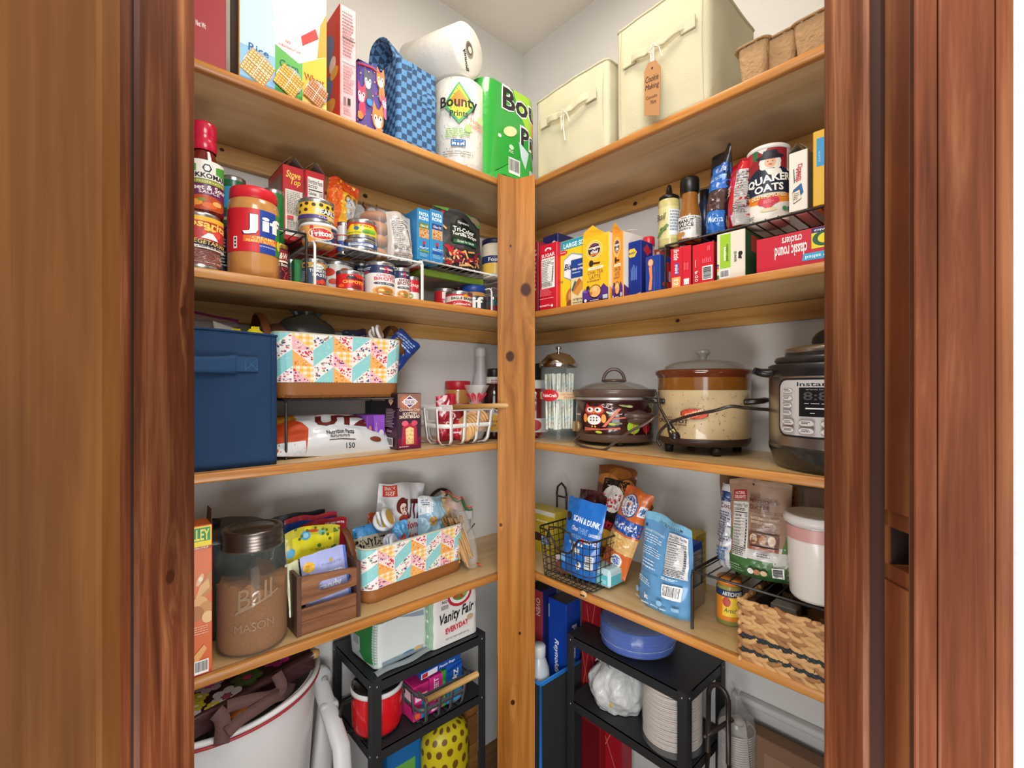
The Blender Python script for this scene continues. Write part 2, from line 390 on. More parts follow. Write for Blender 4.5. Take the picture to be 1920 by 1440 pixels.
def rrect(u, w, d, r):
    """point at parameter u round a rounded rectangle w x d, u=0 at front-left, running along the front first; also the outward normal"""
    segs = [w-2*r, PI*r/2, d-2*r, PI*r/2, w-2*r, PI*r/2, d-2*r, PI*r/2]; L = sum(segs); s = (u % 1)*L
    cs = [(w/2-r, r), (w/2-r, d-r), (-w/2+r, d-r), (-w/2+r, r)]
    i = 0
    while s > segs[i] and i < 7: s -= segs[i]; i += 1
    k = i//2; dirs = [(1, 0), (0, 1), (-1, 0), (0, -1)]; nrm = [(0, -1), (1, 0), (0, 1), (-1, 0)]
    if i % 2 == 0:
        c = cs[(k-1) % 4]; n = nrm[k]; st = (c[0]+n[0]*r, c[1]+n[1]*r); return (st[0]+dirs[k][0]*s, st[1]+dirs[k][1]*s), n
    c = cs[k]; a = s/r; n0 = nrm[k]; n1 = nrm[(k+1) % 4]; n = (n0[0]*cos(a)+n1[0]*sin(a), n0[1]*cos(a)+n1[1]*sin(a))
    return (c[0]+n[0]*r, c[1]+n[1]*r), n
def perim(w, d, r): return 2*(w-2*r)+2*(d-2*r)+2*PI*r
def arc(c, r, a0, a1, n, plane='xz', ry=None):
    ry = ry or r; o = []
    for i in range(n+1):
        a = a0+(a1-a0)*i/n; x, y = r*cos(a), ry*sin(a)
        o.append((c[0]+x, c[1], c[2]+y) if plane == 'xz' else ((c[0], c[1]+x, c[2]+y) if plane == 'yz' else (c[0]+x, c[1]+y, c[2])))
    return o
# ================================================================ setting
Tx, Ty = math.sqrt(.5), -math.sqrt(.5)   # along the doorway, to the right
def dn(t, n): return (t*Tx+n*Tx, t*Ty-n*Ty)
def prism(mb, pts, z0, z1, mat):
    n = len(pts); vs = [(x, y, z0) for x, y in pts]+[(x, y, z1) for x, y in pts]
    mb.add(vs, [tuple(range(n))[::-1], tuple(range(n, 2*n))]+[(i, (i+1) % n, n+(i+1) % n, n+i) for i in range(n)], mat); return mb
def dbox(mb, t0, t1, n0, n1, z0, z1, mat, b=0):
    """box in doorway coordinates: t along the opening, n into the pantry"""
    if b: pts = [dn(t0+b, n0), dn(t1-b, n0), dn(t1, n0+b), dn(t1, n1-b), dn(t1-b, n1), dn(t0+b, n1), dn(t0, n1-b), dn(t0, n0+b)]
    else: pts = [dn(t0, n0), dn(t1, n0), dn(t1, n1), dn(t0, n1)]
    return prism(mb, pts, z0, z1, mat)
def struct(name, mb, parent=None):
    o = mb.build(name, parent)
    if not parent: o['kind'] = 'structure'
    return o
wallm = M('#deddda', .75, var=.03, vs=3, bump=.0012, bs=90)
struct('floor', MB().box(-1.2, -1.2, -.03, 1.4, 1.4, 0, wood('floor_wood', '#6d4a2c', '#8a6038', '#9b7046', 'X')))
struct('ceiling', MB().box(-1.2, -1.2, 2.44, 1.4, 1.4, 2.48, M('#e9e2d8', .8)))
struct('wall_left', MB().box(-.66, YW, 0, XW+.05, YW+.05, 2.44, wallm))
struct('wall_right', MB().box(XW, -.6, 0, XW+.05, YW, 2.44, wallm))
tr = MB().box(XW-.014, -.5, .44, XW, .475, .482, M('#d2d3d3', .5), .005, 2).box(XW-.022, -.5, .468, XW, .48, .484, M('#d8d9d9', .5), .004, 2).box(XW-.014, .43, 0, XW, .475, .445, M('#d2d3d3', .5), .005, 2)
struct('trim_5', tr)
jw = wood('jamb_fir', '#3f1e11', '#6c3920', '#a06a45', 'Z', 42, .045, .5, .0006, math.radians(45), ((*dn(-.3675, .452), 1.03, .006), (*dn(-.3675, .47), 1.30, .005)), .4, coat=.04)
cw = wood('casing_fir', '#582c18', '#80462b', '#a46b46', 'Z', 38, .05, .5, .0006, math.radians(45), (), .3, coat=.03)
dw = wood('pocket_door_fir', '#58290f', '#603018', '#84502c', 'Z', 60, .03, .5, .0005, math.radians(45), (), .35, rings=18, coat=.04)
pw = wood('hall_panel_wood', '#52300f', '#683f1b', '#7d5027', 'Z', 26, .04, .6, .0004, math.radians(45), ((*dn(-.33, .30), 1.13, .006),), .3, coat=0)
t_l, t_r = -.3675, .2922
# left jamb: inner board, recess, outer board
j = bpy.data.objects.new('trim_1', None); COL.objects.link(j); j['kind'] = 'structure'
dbox(MB(), t_l-.03, t_l, .4125, .488, 0, 2.1, jw, .003).build('jamb_board', j)
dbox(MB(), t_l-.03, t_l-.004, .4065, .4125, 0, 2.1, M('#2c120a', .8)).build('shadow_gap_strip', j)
dbox(MB(), t_l-.03, t_l+.001, .372, .4065, 0, 2.1, jw, .002).build('jamb_stop', j)
# right jamb
j = bpy.data.objects.new('trim_2', None); COL.objects.link(j); j['kind'] = 'structure'
dbox(MB(), t_r, t_r+.03, .4265, .488, 0, 2.1, jw, .003).build('jamb_board', j)
dbox(MB(), t_r+.001, t_r+.03, .3786, .3799, 0, 2.1, jw).build('jamb_stop', j)
# casing on the right with two scored grooves
j = bpy.data.objects.new('trim_3', None); COL.objects.link(j); j['kind'] = 'structure'
for k, (a, b) in enumerate(((t_r, .3075), (.3087, .3495), (.3507, .3632))):
    dbox(MB(), a, b, .3705, .3785, 0, 2.1, cw, .0012).build('casing_board', j)
dbox(MB(), t_r, .363, .3735, .3783, 0, 2.1, M('#4a2416', .8)).build('groove_backing', j)
struct('wall_front_right', dbox(MB(), .3634, 1.25, .3735, .49, 0, 2.44, wallm))
# the pocket door between the split jambs, its edge with the finger pull
d = bpy.data.objects.new('door_1', None); COL.objects.link(d); d['kind'] = 'structure'
zc = 1.087
for z0, z1 in ((.01, zc-.030), (zc+.030, 2.03)): dbox(MB(), t_r+.006, t_r+.03, .380, .414, z0, z1, dw, .002).build('door_edge', d)
hp = MB()
dbox(hp, t_r+.0075, t_r+.03, .380, .3835, zc-.03, zc+.03, dw); dbox(hp, t_r+.0075, t_r+.03, .4095, .414, zc-.03, zc+.03, dw)
dbox(hp, t_r+.0075, t_r+.03, .380, .414, zc-.03, zc-.016, dw); dbox(hp, t_r+.0075, t_r+.03, .380, .414, zc+.016, zc+.03, dw)
dbox(hp, t_r+.024, t_r+.03, .383, .41, zc-.017, zc+.017, M('#160b07', .7)); dbox(hp, t_r+.009, t_r+.024, .3833, .3845, zc-.016, zc+.016, M('#24110a', .7)); dbox(hp, t_r+.009, t_r+.024, .4085, .4097, zc-.016, zc+.016, M('#24110a', .7)); hp.build('finger_pull', d)  # near-black back and cheeks paint the shade inside the hole
# dark pocket the door slides in
struct('trim_4', dbox(dbox(MB(), t_r+.004, t_r+.06, .414, .4265, 0, 2.1, M('#35170c', .8)), t_r+.035, t_r+.06, .3790, .414, 0, 2.1, M('#35170c', .8)))
# brown flat door leaf standing close by on the left
struct('door_2', dbox(MB(), -1.0, -.2772, .283, .300, 0, 2.1, pw, .002))
struct('wall_front_left', dbox(MB(), -1.25, t_l-.03, .375, .488, 0, 2.44, wallm))
hb = MB(); dbox(hb, t_l-.03, t_r+.08, .3705, .488, 2.1, 2.44, wallm); struct('wall_front', hb)
# ---------------------------------------------------------------- shelves
plyL = wood('shelf_birch_left', '#bd9660', '#ceac7a', '#dabd90', 'X', 14, .12, .33, .0001, 0, (), .1)
plyR = wood('shelf_birch_right', '#bd9660', '#ceac7a', '#dabd90', 'Y', 14, .12, .33, .0001, 0, (), .1)
edL = wood('edge_pine_left', '#9c6128', '#be8140', '#d29c5c', 'X', 40, .06, .35, .0002, 0, (), .18)
edR = wood('edge_pine_right', '#9c6128', '#be8140', '#d29c5c', 'Y', 40, .06, .35, .0002, 0, (), .18)
clL = wood('cleat_pine_left', '#b98646', '#cf9f60', '#deb57a', 'X', 45, .05, .5, .0003, 0, ((.45, YW-.02, Z2-.04, .005), (.56, YW-.02, Z1-.04, .006), (.22, YW-.02, Z1-.03, .004)), .15)
clR = wood('cleat_pine_right', '#a97638', '#c19050', '#d0a468', 'Y', 45, .05, .5, .0003, 0, ((XW-.02, .75, Z1-.04, .006), (XW-.02, .62, Z2-.03, .005)), .15)
TH = .0175
names = ['top', 'second', 'third', 'fourth']
for k, z in enumerate((Z1, Z2, Z3, Z4)):
    s = bpy.data.objects.new('wall_shelf', None); COL.objects.link(s); s.location = (0, 0, 0)
    tag(s, '%s pine shelf from the top on the left wall, running into the corner' % names[k] if k else 'topmost pine shelf on the left wall, running into the corner', 'shelf')
    MB().box(-.2, YF+.016, z-TH+.0015, XW, YW, z-.0002, plyL).build('board', s)
    MB().box(-.2, YF, z-TH, XF+.02, YF+.016, z, edL, .003, 2).build('front_edge', s)
    MB().box(-.2, YW-.019, z-TH-.041, XW, YW, z-TH+.001, clL, .001).build('wall_cleat', s)
    s = bpy.data.objects.new('wall_shelf', None); COL.objects.link(s)
    tag(s, '%s pine shelf from the top on the right wall, beside the post' % names[k] if k else 'topmost pine shelf on the right wall, beside the post', 'shelf')
    MB().box(XF+.016, -.15, z-TH+.0015, XW, YF+.015, z-.0002, plyR).build('board', s)
    MB().box(XF, -.15, z-TH, XF+.016, YF, z, edR, .003, 2).build('front_edge', s)
    MB().box(XW-.019, -.15, z-TH-.041, XW, YW-.02, z-TH+.001, clR, .001).build('wall_cleat', s)
# ---------------------------------------------------------------- corner post, its broad face turned to the doorway, top notched to a shallow V
a = pos('L', 934, 0); b = pos('R', 1003, 0); ca = Vector((a[0], a[1])); cb = Vector((b[0], b[1])); nn = Vector((-Tx, -Tx))*.02
def onpost(px, py):
    f = (px-934)/69; p = ca.lerp(cb, f)+nn; return (p.x, p.y, CZ+(728-py)/FPX*1.235)
pm = wood('post_fir', '#84501c', '#a2672b', '#b98246', 'Z', 42, .035, .38, .0003, math.radians(45),
          ((*onpost(986, 542), .0145), (*onpost(957, 668), .0115), (*onpost(940, 985), .004), (*onpost(958, 460), .003), (*onpost(962, 1320), .006), (*onpost(975, 1190), .0035)), .2, rings=0, coat=0)
pb = MB(); A = ca+nn; B = cb+nn; Cn = Vector((XF-.001, YF-.001)); zt = 1.792
mid = (A+B)/2
ring = [A, mid, B, cb, Cn, ca]; tops = [zt, zt-.013, zt, zt, zt-.013, zt]
n = 6; vs = [(p.x, p.y, 0) for p in ring]+[(p.x, p.y, t) for p, t in zip(ring, tops)]
pb.add(vs, [(0, 1, 2, 3, 4, 5)]+[(i, (i+1) % n, n+(i+1) % n, n+i) for i in range(n)]+[(6, 7, 10, 11), (7, 8, 9, 10)], pm)
tag(pb.build('corner_post'), 'orange fir corner post with round knots, holding the shelf corners', 'post')
# ================================================================ top shelf, left
P = at('L', 300, 424, 60, Z1, .03); P['h'] = .25
carton('cracker_box', 'dull red carton with white text, leftmost on the top left shelf', 'box', P, .06, '#a03a42', front=[T('Corporation', .55, .62, .86, .66, '#f3e6e6'), T('Natural Flavor', .5, .7, .92, .745, '#f3e6e6', ang=0), T('Net Wt', .52, .3, .68, .34, '#f3e6e6')])
P = at('L', 448, 613, 30, Z1, .02); P['h'] = .3
def waffle(cx, cy, s, c1, c2, a=-28):
    o = [E(cx+.01, cy+.012, s*.95, s*.55, '#a9acb2'), E(cx-.005, cy+.0, s*.9, s*.5, '#efeee9')]
    r = math.radians(a); ca, sa = cos(r), sin(r); asp = .6
    def q(x, y): X, Y = x*s, y*s; return (cx+X*ca-Y*sa, cy+(X*sa+Y*ca)*asp)
    o.append(PG([q(-.85, -.85), q(.85, -.85), q(.85, .85), q(-.85, .85)], c2))
    for i in range(8):
        for k in range(8):
            x = -.8+i*.2+(.05 if i > 3 else 0); y = -.8+k*.2+(.05 if k > 3 else 0); o.append(PG([q(x, y), q(x+.13, y), q(x+.13, y+.13), q(x, y+.13)], c1))
    o.append(PG([q(-.85, -.03), q(.85, -.03), q(.85, .02), q(-.85, .02)], '#f6edd8')); o.append(PG([q(-.03, -.85), q(.02, -.85), q(.02, .85), q(-.03, .85)], '#f6edd8'))
    return ('g', o)
fr = [R(0, 0, .38, 1, '#8fc0e4'), R(.38, 0, .7, 1, '#5fae57'), R(.7, 0, 1, 1, '#e8bd3c'), R(0, .24, .38, 1, '#bfdcf0'), R(0, 0, .38, .04, '#5a9fd6'), R(.38, 0, .7, .05, '#3d9440'), R(.7, 0, 1, .06, '#f2d273'),
      PG([(.38, .33), (.66, .27), (1, .4), (1, 1), (.3, 1)], '#f2ece4'), PG([(.66, .27), (.38, .38), (.34, .46), (.7, .4)], '#f2ece4'), PG([(.88, .36), (1, .4), (1, .7), (.92, .6)], '#e89b2e'), PG([(.7, .4), (.9, .5), (.86, .56), (.68, .46)], '#c8302c'),
      T('Rice', .09, .215, .31, .265, '#1d5f9c', ang=-2), T('Corn', .43, .2, .65, .25, '#1f6b3a'), T('Wheat', .72, .18, .97, .23, '#9c3a22'), T('NO', .5, .37, .56, .39, '#c03a3a'), T('Artificial Flavors or Colors', .42, .335, .68, .355, '#c05a4a', ang=0),
      waffle(.19, .125, .17, '#f0d8a0', '#c99550'), waffle(.53, .115, .16, '#f3c564', '#c98a35'), waffle(.85, .10, .14, '#d9a070', '#a86540')]
carton('cereal_box', 'three-panel cereal box reading Rice, Corn and Wheat with woven squares', 'box', P, .075, '#d8a32e', front=fr, left=[R(.08, 0, .92, 1, '#4a2e1e'), E(.5, .35, .3, .14, '#6d4428'), R(0, 0, .06, 1, '#b08a30'), T('Chocolate', .2, .7, .8, .76, '#d8a860', rot=90)])
P = at('L', 637, 668, 40, Z1, .02); P['h'] = .25
carton('cereal_box', 'red carton with pink nutrition side, right of the three-panel cereal box', 'box', P, .19, '#d6402f',
       front=[R(0, 0, 1, 1, '#e3b7bb'), LN(.12, .55, .85, .95, 14, '#8d5a62'), R(.08, .71, .92, .72, '#3a2a2e'), R(.08, .5, .92, .505, '#3a2a2e'), LN(.12, .24, .85, .48, 9, '#b08088'), R(.12, .14, .3, .2, '#8d6a70'), R(.38, .14, .58, .2, '#2a2022'), LN(.12, .05, .7, .11, 2, '#b08088')],
       left=[R(0, 0, 1, 1, '#cf3a2b'), E(.62, .72, .22, .14, '#5f7fb8'), E(.55, .38, .25, .13, '#4a78b0'), E(.62, .2, .26, .08, '#e8b23a'), E(.55, .08, .3, .05, '#e8a88c'), E(.8, .55, .1, .07, '#f0e6dc'), E(.85, .46, .12, .05, '#e8b23a')])
# purple lunch bag
P = at('L', 668, 724, 122, Z1, .02); w_, h_ = P['w'], P['h']
def beast(cx, cy, s, c, c2):
    return ('g', [PG([(cx-s, cy+.2*s), (cx-.8*s, cy+1.3*s), (cx-.2*s, cy+.7*s)], c), PG([(cx+s, cy+.2*s), (cx+.8*s, cy+1.3*s), (cx+.2*s, cy+.7*s)], c), E(cx, cy, s, .75*s, c), E(cx+.2*s, cy-1.2*s, .7*s, .8*s, c),
                  E(cx, cy-.3*s, .6*s, .35*s, c2), E(cx-.45*s, cy+.05*s, .26*s, .26*s, '#fff'), E(cx+.45*s, cy+.05*s, .26*s, .26*s, '#fff'), E(cx-.45*s, cy+.05*s, .12*s, .12*s, '#151515'), E(cx+.45*s, cy+.05*s, .12*s, .12*s, '#151515')])
rn = random.Random(3); lb = [E(rn.random(), rn.random(), .025, .012, rn.choice(['#e0583a', '#4fb0e0', '#d84a6a', '#f0b060']), 8) for _ in range(36)]
lb += [beast(.35, .72, .16, '#4b4f63', '#e8e8ea'), beast(.82, .82, .16, '#ef8040', '#f6e2cf'), beast(.12, .48, .16, '#d23a5a', '#f5b8c0'), beast(.7, .22, .2, '#f08443', '#f6e2cf'), beast(.95, .5, .12, '#d8608a', '#f0b0c0'), E(.4, .42, .1, .05, '#3f8fd0'), E(.08, .18, .1, .06, '#ef8040')]
mb = MB(); m = M('#5b4a8f', .7, bump=.0008, bs=200); dpt = .12
mb.grid(lambda u, v: (lambda p: (p[0][0]*(1-.1*v*v), p[0][1], v*h_+.01*sin(PI*v)*0))(rrect(u, w_, dpt, .02)), 48, 14, m, True, True)
mb.grid(lambda u, v: ((u-.5)*w_*.9, v*dpt, h_+.018*sin(PI*u)*sin(PI*v)), 10, 10, m)
art(mb, lambda u, v, d: ((u-.5)*w_*.96*(1-.1*v*v), -d-.0005, v*h_), lb, w_, h_, .0006, .02)
o = put(mb.build('lunch_bag'), P); tag(o, 'purple lunch bag printed with orange foxes and raccoons', 'bag')
MB().tube([(w_*.45, .02, h_), (w_*.47, .015, h_*.93), (w_*.48, .01, h_*.7)], .004, '#b9b4e0', 6, flat=.4).build('zip_pull', o)
MB().tube([(-w_*.45, -.001, h_*.93), (0, -.003, h_*.95), (w_*.44, -.001, h_*.9)], .0022, '#c0405a', 6).build('zipper', o)
# checked bag
P = at('L', 745, 820, 125, Z1, .015); w_ = P['w']; h_ = P['h']; dpt = .13
ck = bpy.data.materials.new('checked_fabric'); ck.use_nodes = True; nt = ck.node_tree
tc = nt.nodes.new('ShaderNodeTexCoord'); ch = nt.nodes.new('ShaderNodeTexChecker'); ch.inputs['Scale'].default_value = 74; ch.inputs[1].default_value = hx('#5f97cc'); ch.inputs[2].default_value = hx('#2c4f78')
mpp = nt.nodes.new('ShaderNodeMapping'); mpp.inputs['Location'].default_value = (.0031, .0017, .0023); nt.links.new(tc.outputs['Object'], mpp.inputs[0])
nt.links.new(mpp.outputs[0], ch.inputs[0]); nz = nt.nodes.new('ShaderNodeTexNoise'); nz.inputs['Scale'].default_value = 60; nt.links.new(tc.outputs['Object'], nz.inputs['Vector'])
mxx = nt.nodes.new('ShaderNodeMix'); mxx.data_type = 'RGBA'; mxx.blend_type = 'MULTIPLY'; mxx.inputs[0].default_value = .35; nt.links.new(ch.outputs[0], mxx.inputs[6]); nt.links.new(nz.outputs['Fac'], mxx.inputs[7])
nt.links.new(mxx.outputs[2], nt.nodes['Principled BSDF'].inputs['Base Color']); nt.nodes['Principled BSDF'].inputs['Roughness'].default_value = .75
mb = MB()
mb.grid(lambda u, v: (lambda p: (p[0][0]*(1-.04*v)-.0, p[0][1]+.004*noise.noise(Vector((u*9, v*4, 1))), v*h_*(1.0+.06*(p[0][1]/dpt))))(rrect(u, w_, dpt, .006)), 64, 20, ck, True, True)
mb.grid(lambda u, v: ((u-.5)*w_*.9, .02+.13*v, h_*.96), 4, 4, ck)
o = put(mb.build('tote_bag'), P); tag(o, 'tall blue checked bag with rolled-over top, beside the paper towels', 'bag')
# rolled-over top
mb = MB(); mb.grid(lambda u, v: ((u-.5)*w_*(.96-.2*sin(PI*v)*.3), .09-.07*cos(PI*1.5*v)*(1-.3*u), h_*.93+.095*sin(PI*1.15*v)*(1.25-.75*u)+.0), 16, 20, ck)
mb.grid(lambda u, v: ((u-.5)*w_*.96, .01+.02*v, h_-.008+.02*sin(PI*v)), 10, 6, ck)
f = mb.build('folded_top', o); md = f.modifiers.new('s', 'SOLIDIFY'); md.thickness = .004
# paper towels
def roll_prof(r, h): return [(r*.25, h*.985), (r*.3, h), (r*.9, h*.995), (r, h*.97), (r*1.01, h*.5), (r, h*.03), (r*.9, .0), (0, 0)]
wrap = M('#e4e1d9', .25, bump=.0018, bs=45, coat=.3)
rn = random.Random(5); dots = [E(rn.random(), rn.random()**1.5 if i % 2 else rn.random(), .008, .005, rn.choice(['#8f948c', '#9aa394', '#a8aaa2']), 6) for i in range(150)]
P = at('L', 820, 898, 130, Z1, .015, rnd=True); r, h = P['r'], P['h']
o = put(MB().lathe(roll_prof(r, h)[::-1], wrap, 48).build('paper_towel_roll'), P); tag(o, 'upright wrapped paper towel roll with a green and yellow diamond logo', 'paper towels')
f = MB(); logo = dots+[PG([(.5, .9), (.76, .66), (.5, .46), (.26, .66)], '#4fa36a'), PG([(.5, .87), (.71, .66), (.5, .5), (.31, .66)], '#d8d83a'), PG([(.5, .82), (.62, .72), (.5, .62), (.38, .72)], '#ef8a30'),
    T('Bounty', .2, .6, .8, .75, '#2a2624', bold=.05), T('Prints', .36, .535, .64, .6, '#3a3432', bold=.04), T('Nature', .68, .49, .93, .54, '#e07a62'), T('Inspired', .66, .43, .95, .48, '#e07a62'), E(.64, .42, .06, .04, '#a8cf7c'), E(.87, .55, .07, .04, '#b4d690'),
    LN(.3, .31, .7, .41, 5, '#7fae52'), R(.38, .22, .6, .29, '#2f5f9c'), R(.4, .23, .58, .28, '#dfe8f0'), E(.5, .265, .07, .014, '#2f5f9c'), LN(.25, .12, .75, .17, 2, '#8f8f88')]
art(f, cylfn(r*1.008, 0, h, P['face'], 2.3), logo, r*2.3, h, .0005, .008, .00005); f.build('wrapper_print', o)
P2 = dict(P)
e = put(MB().lathe(roll_prof(r*.95, .2)[::-1], wrap, 48).build('paper_towel_roll'), P2); tag(e, 'wrapped paper towel roll lying on top of the upright one, its end forward', 'paper towels')
dr = Vector((-.25, .93, .10)).normalized(); e.rotation_euler = dr.to_track_quat('Z', 'Y').to_euler()
ec = pos('L', 880, .012); e.location = (ec[0], ec[1], Z1+h+r*.97)
f = MB(); art(f, lambda u, v, d: ((u-.5)*r*1.5, (v-.5)*r*1.5, -d-.0005), [E(.5, .5, .2, .16, '#8b8378'), E(.52, .5, .15, .12, '#5d564c'), E(.5, .52, .08, .07, '#cfcac0'), T('Bounty', .0, .2, .5, .36, '#2a2624', bold=.05)], r*1.5, r*1.5); fo = f.build('end_print', e); fo.rotation_euler = (0, 0, 1.2)
# green towel multipack
P = at('L', 900, 1012, 158, Z1, .0); P = at('L', 902, 1010, 165, Z1, .02); w_, h_ = P['w'], P['h']; dpt = .15
mb = MB(); gm = M('#2f9c3c', .22, bump=.0015, bs=30, coat=.5); wm = M('#dcdad2', .25, bump=.0015, bs=40, coat=.4)
def pk(u, v, d=0):
    (x, y), n = rrect(u, w_, dpt, .045); k = 1-.06*max(0, (v-.85)/.15)**2; return ((x+n[0]*d)*k, y+n[1]*d, v*h_)
mb.grid(pk, 72, 12, gm, True, True); mb.grid(lambda u, v: (lambda p: (p[0]*v*.999, dpt/2+(p[1]-dpt/2)*v, h_+.006*(1-v)))(pk(u, 1)), 48, 4, wm, True, True)
L_ = perim(w_, dpt, .045)
art(mb, lambda u, v, d: pk(((u-.12)*w_)/L_-.02, v, d), [PG([(.0, .0), (.9, 0), (.9, .3), (.78, .42), (.2, .1)], '#38a845'), PG([(.5, 1), (1, 1), (1, .55), (.78, .62), (.6, .8)], '#9fce3e'), PG([(.8, .8), (1, .86), (1, .4), (.88, .45)], '#f0b52e'), PG([(.88, .62), (1, .7), (1, .38)], '#ecd23a'),
    T('Bounty', .3, .68, 1.55, 1.0, '#f4f4f0', bold=.09), T('Bounty', .32, .7, 1.53, .98, '#2a2826', bold=.05), T('Prints', .62, .44, 1.35, .68, '#f4f4f0', bold=.09), T('Prints', .64, .46, 1.33, .66, '#2a2826', bold=.05),
    E(.45, .56, .12, .05, '#e6d8a0', a=.3), E(.27, .47, .03, .02, '#e8f2e0', 6), PG([(.6, .5), (.78, .42), (.72, .24), (.64, .34)], '#c9d8e2'), BC(.42, .14, .62, .3), LN(.3, .06, .75, .1, 2, '#1e6a2a'), T('FSC', .42, .34, .5, .37, '#d8f0d8'), E(.46, .4, .04, .025, '#bfe6bf'), R(.78, 0, 1.05, .24, '#d6d4cc'), R(0, -.0, .35, .03, '#2f70b0')], w_, h_, .0008, .01, .00007, clip=False)
o = put(mb.build('paper_towel_pack'), P); tag(o, 'green wrapped multipack of paper towels above the corner post', 'paper towels')
MB().ball((-.03, .05, h_+.004), .03, .03, .014, M('#e8e8e4', .2, coat=.6, bump=.002, bs=60)).build('plastic_knot', o)
# ================================================================ top shelf, right
def fabric_bin(label, P, depth, col, kids, lean=0, bulge=.008, groove='#bdb899', name='storage_bin', open_top=True):
    w, h = P['w'], P['h']; m = M(col, .8, bump=.0007, bs=350, var=.05, vs=14); mb = MB(); r = .007; L = perim(w, depth, r)
    def f(u, v, d=0):
        (x, y), n = rrect(u, w, depth, r); b = bulge*sin(PI*min(1, max(0, v)))*(.6+.4*noise.noise(Vector((u*11, v*3, h*9)))); fx = max(0, 1-(2*x/w)**4) if abs(n[1]) > .9 else max(0, 1-(2*(y-depth/2)/depth)**4)
        sg = .004*noise.noise(Vector((x*16+3, v*3.2, y*8)))*fx
        return (x+n[0]*(b*fx+d+sg), y+n[1]*(b*fx+d+sg), v*h+(.004*sin(PI*(x/w+.5)) if v > .9 else 0))
    mb.grid(f, 140, 24, m, True, True); mb.box(-w/2+.003, .003, .0, w/2-.003, depth-.003, .004, m)
    o = put(mb.build(name), P); tag(o, label, 'storage bin')
    md = o.modifiers.new('s', 'SOLIDIFY'); md.thickness = .003; md.offset = -1
    sm = M(groove, .8); sb = MB()
    sb.tube([f(i/120, 1, .0005) for i in range(120)], .0022, m, 6, True); sb.build('top_binding', o)
    for x in (-w/2+.012, w/2-.012):
        st = MB(); st.tube([(x, f(.01, v/12, .0)[1]-.0006-bulge*.2*sin(PI*v/12), h*v/12) for v in range(13)], .0007, sm, 4); st.build('seam', o)
    return o, f, m
P = at('R', 1006, 1140, 150, Z1, .012); P['h'] = .212
o, f, m = fabric_bin('smaller cream fabric bin tied with a string bow, next to the wall corner', P, .23, '#c3bd9f', None)
def bow_handle(o, P, m, tagit):
    w, h = P['w'], P['h']; z = h*.66; hb = MB()
    hb.grid(lambda u, v: ((u-.5)*w*.62, -.010-.012*sin(PI*u)-.004*abs(sin(PI*3*u)), z-.004+.018*(v-.5)*(1-.65*math.exp(-((u-.5)/.1)**2))-.012*sin(PI*u)**2+.006*u), 30, 5, m)
    hh = hb.build('handle', o); md = hh.modifiers.new('s', 'SOLIDIFY'); md.thickness = .003
    for s in (-1, 1): MB().box(s*w*.32-.016, -.0125, z-.014, s*w*.32+.016, -.008, z+.012, m, .001).build('stitched_patch', o)
    st = MB(); c = '#e6dfc8'
    st.tube([(-.004, -.024, z-.012), (-.006, -.026, z-.03), (-.004, -.026, z-.06), (0, -.026, z-.04), (.001, -.024, z-.014)], .0013, c, 6)
    st.tube([(0, -.024, z-.012), (.002, -.027, z-.05), (.004, -.022, z-.085)], .0013, c, 6)
    st.tube([(0, -.024, z-.012), (.014, -.027, z-.022), (.02, -.024, z-.045)], .0011, c, 6)
    st.tube([(-.012, -.022, z-.02), (0, -.026, z-.008), (.012, -.022, z-.018)], .002, c, 6)
    st.build('string_bow', o)
    if tagit:
        g = MB(); g.poly([(-.018, -.030, z-.155), (.018, -.030, z-.17), (.021, -.030, z-.07), (.009, -.030, z-.05), (-.009, -.030, z-.048), (-.018, -.030, z-.062)], M('#a9794c', .8))
        art(g, lambda u, v, d: (-.018+.038*u, -.0302-d, z-.17+.11*v), [T('Cookie', .08, .72, .9, .84, '#2a1c14', bold=0, ang=-8), T('Making', .08, .55, .92, .68, '#2a1c14', bold=0, ang=-8), T('Cupcake', .1, .38, .8, .46, '#6b4a34', bold=0, ang=-8), T('More', .4, .28, .75, .36, '#6b4a34', bold=0, ang=-8), E(.5, .97, .06, .02, '#3a2a20', 8)], .038, .11)
        t = g.build('paper_tag', o); md = t.modifiers.new('s', 'SOLIDIFY'); md.thickness = .001; md.offset = 1
        MB().tube([(.001, -.026, z-.01), (-.002, -.0285, z-.04), (0, -.0298, z-.06)], .0012, c, 5).build('tag_string', o)
bow_handle(o, P, m, False)
P = at('R', 1157, 1330, 100, Z1, .012); P['h'] = .255
o, f, m = fabric_bin('large cream fabric bin with a brown paper tag, beside the pulp pots', P, .23, '#c2bb9c', None, bulge=.011)
bow_handle(o, P, m, True)
pulp = M('#b08d66', .95, var=.15, vs=60, bump=.004, bs=130)
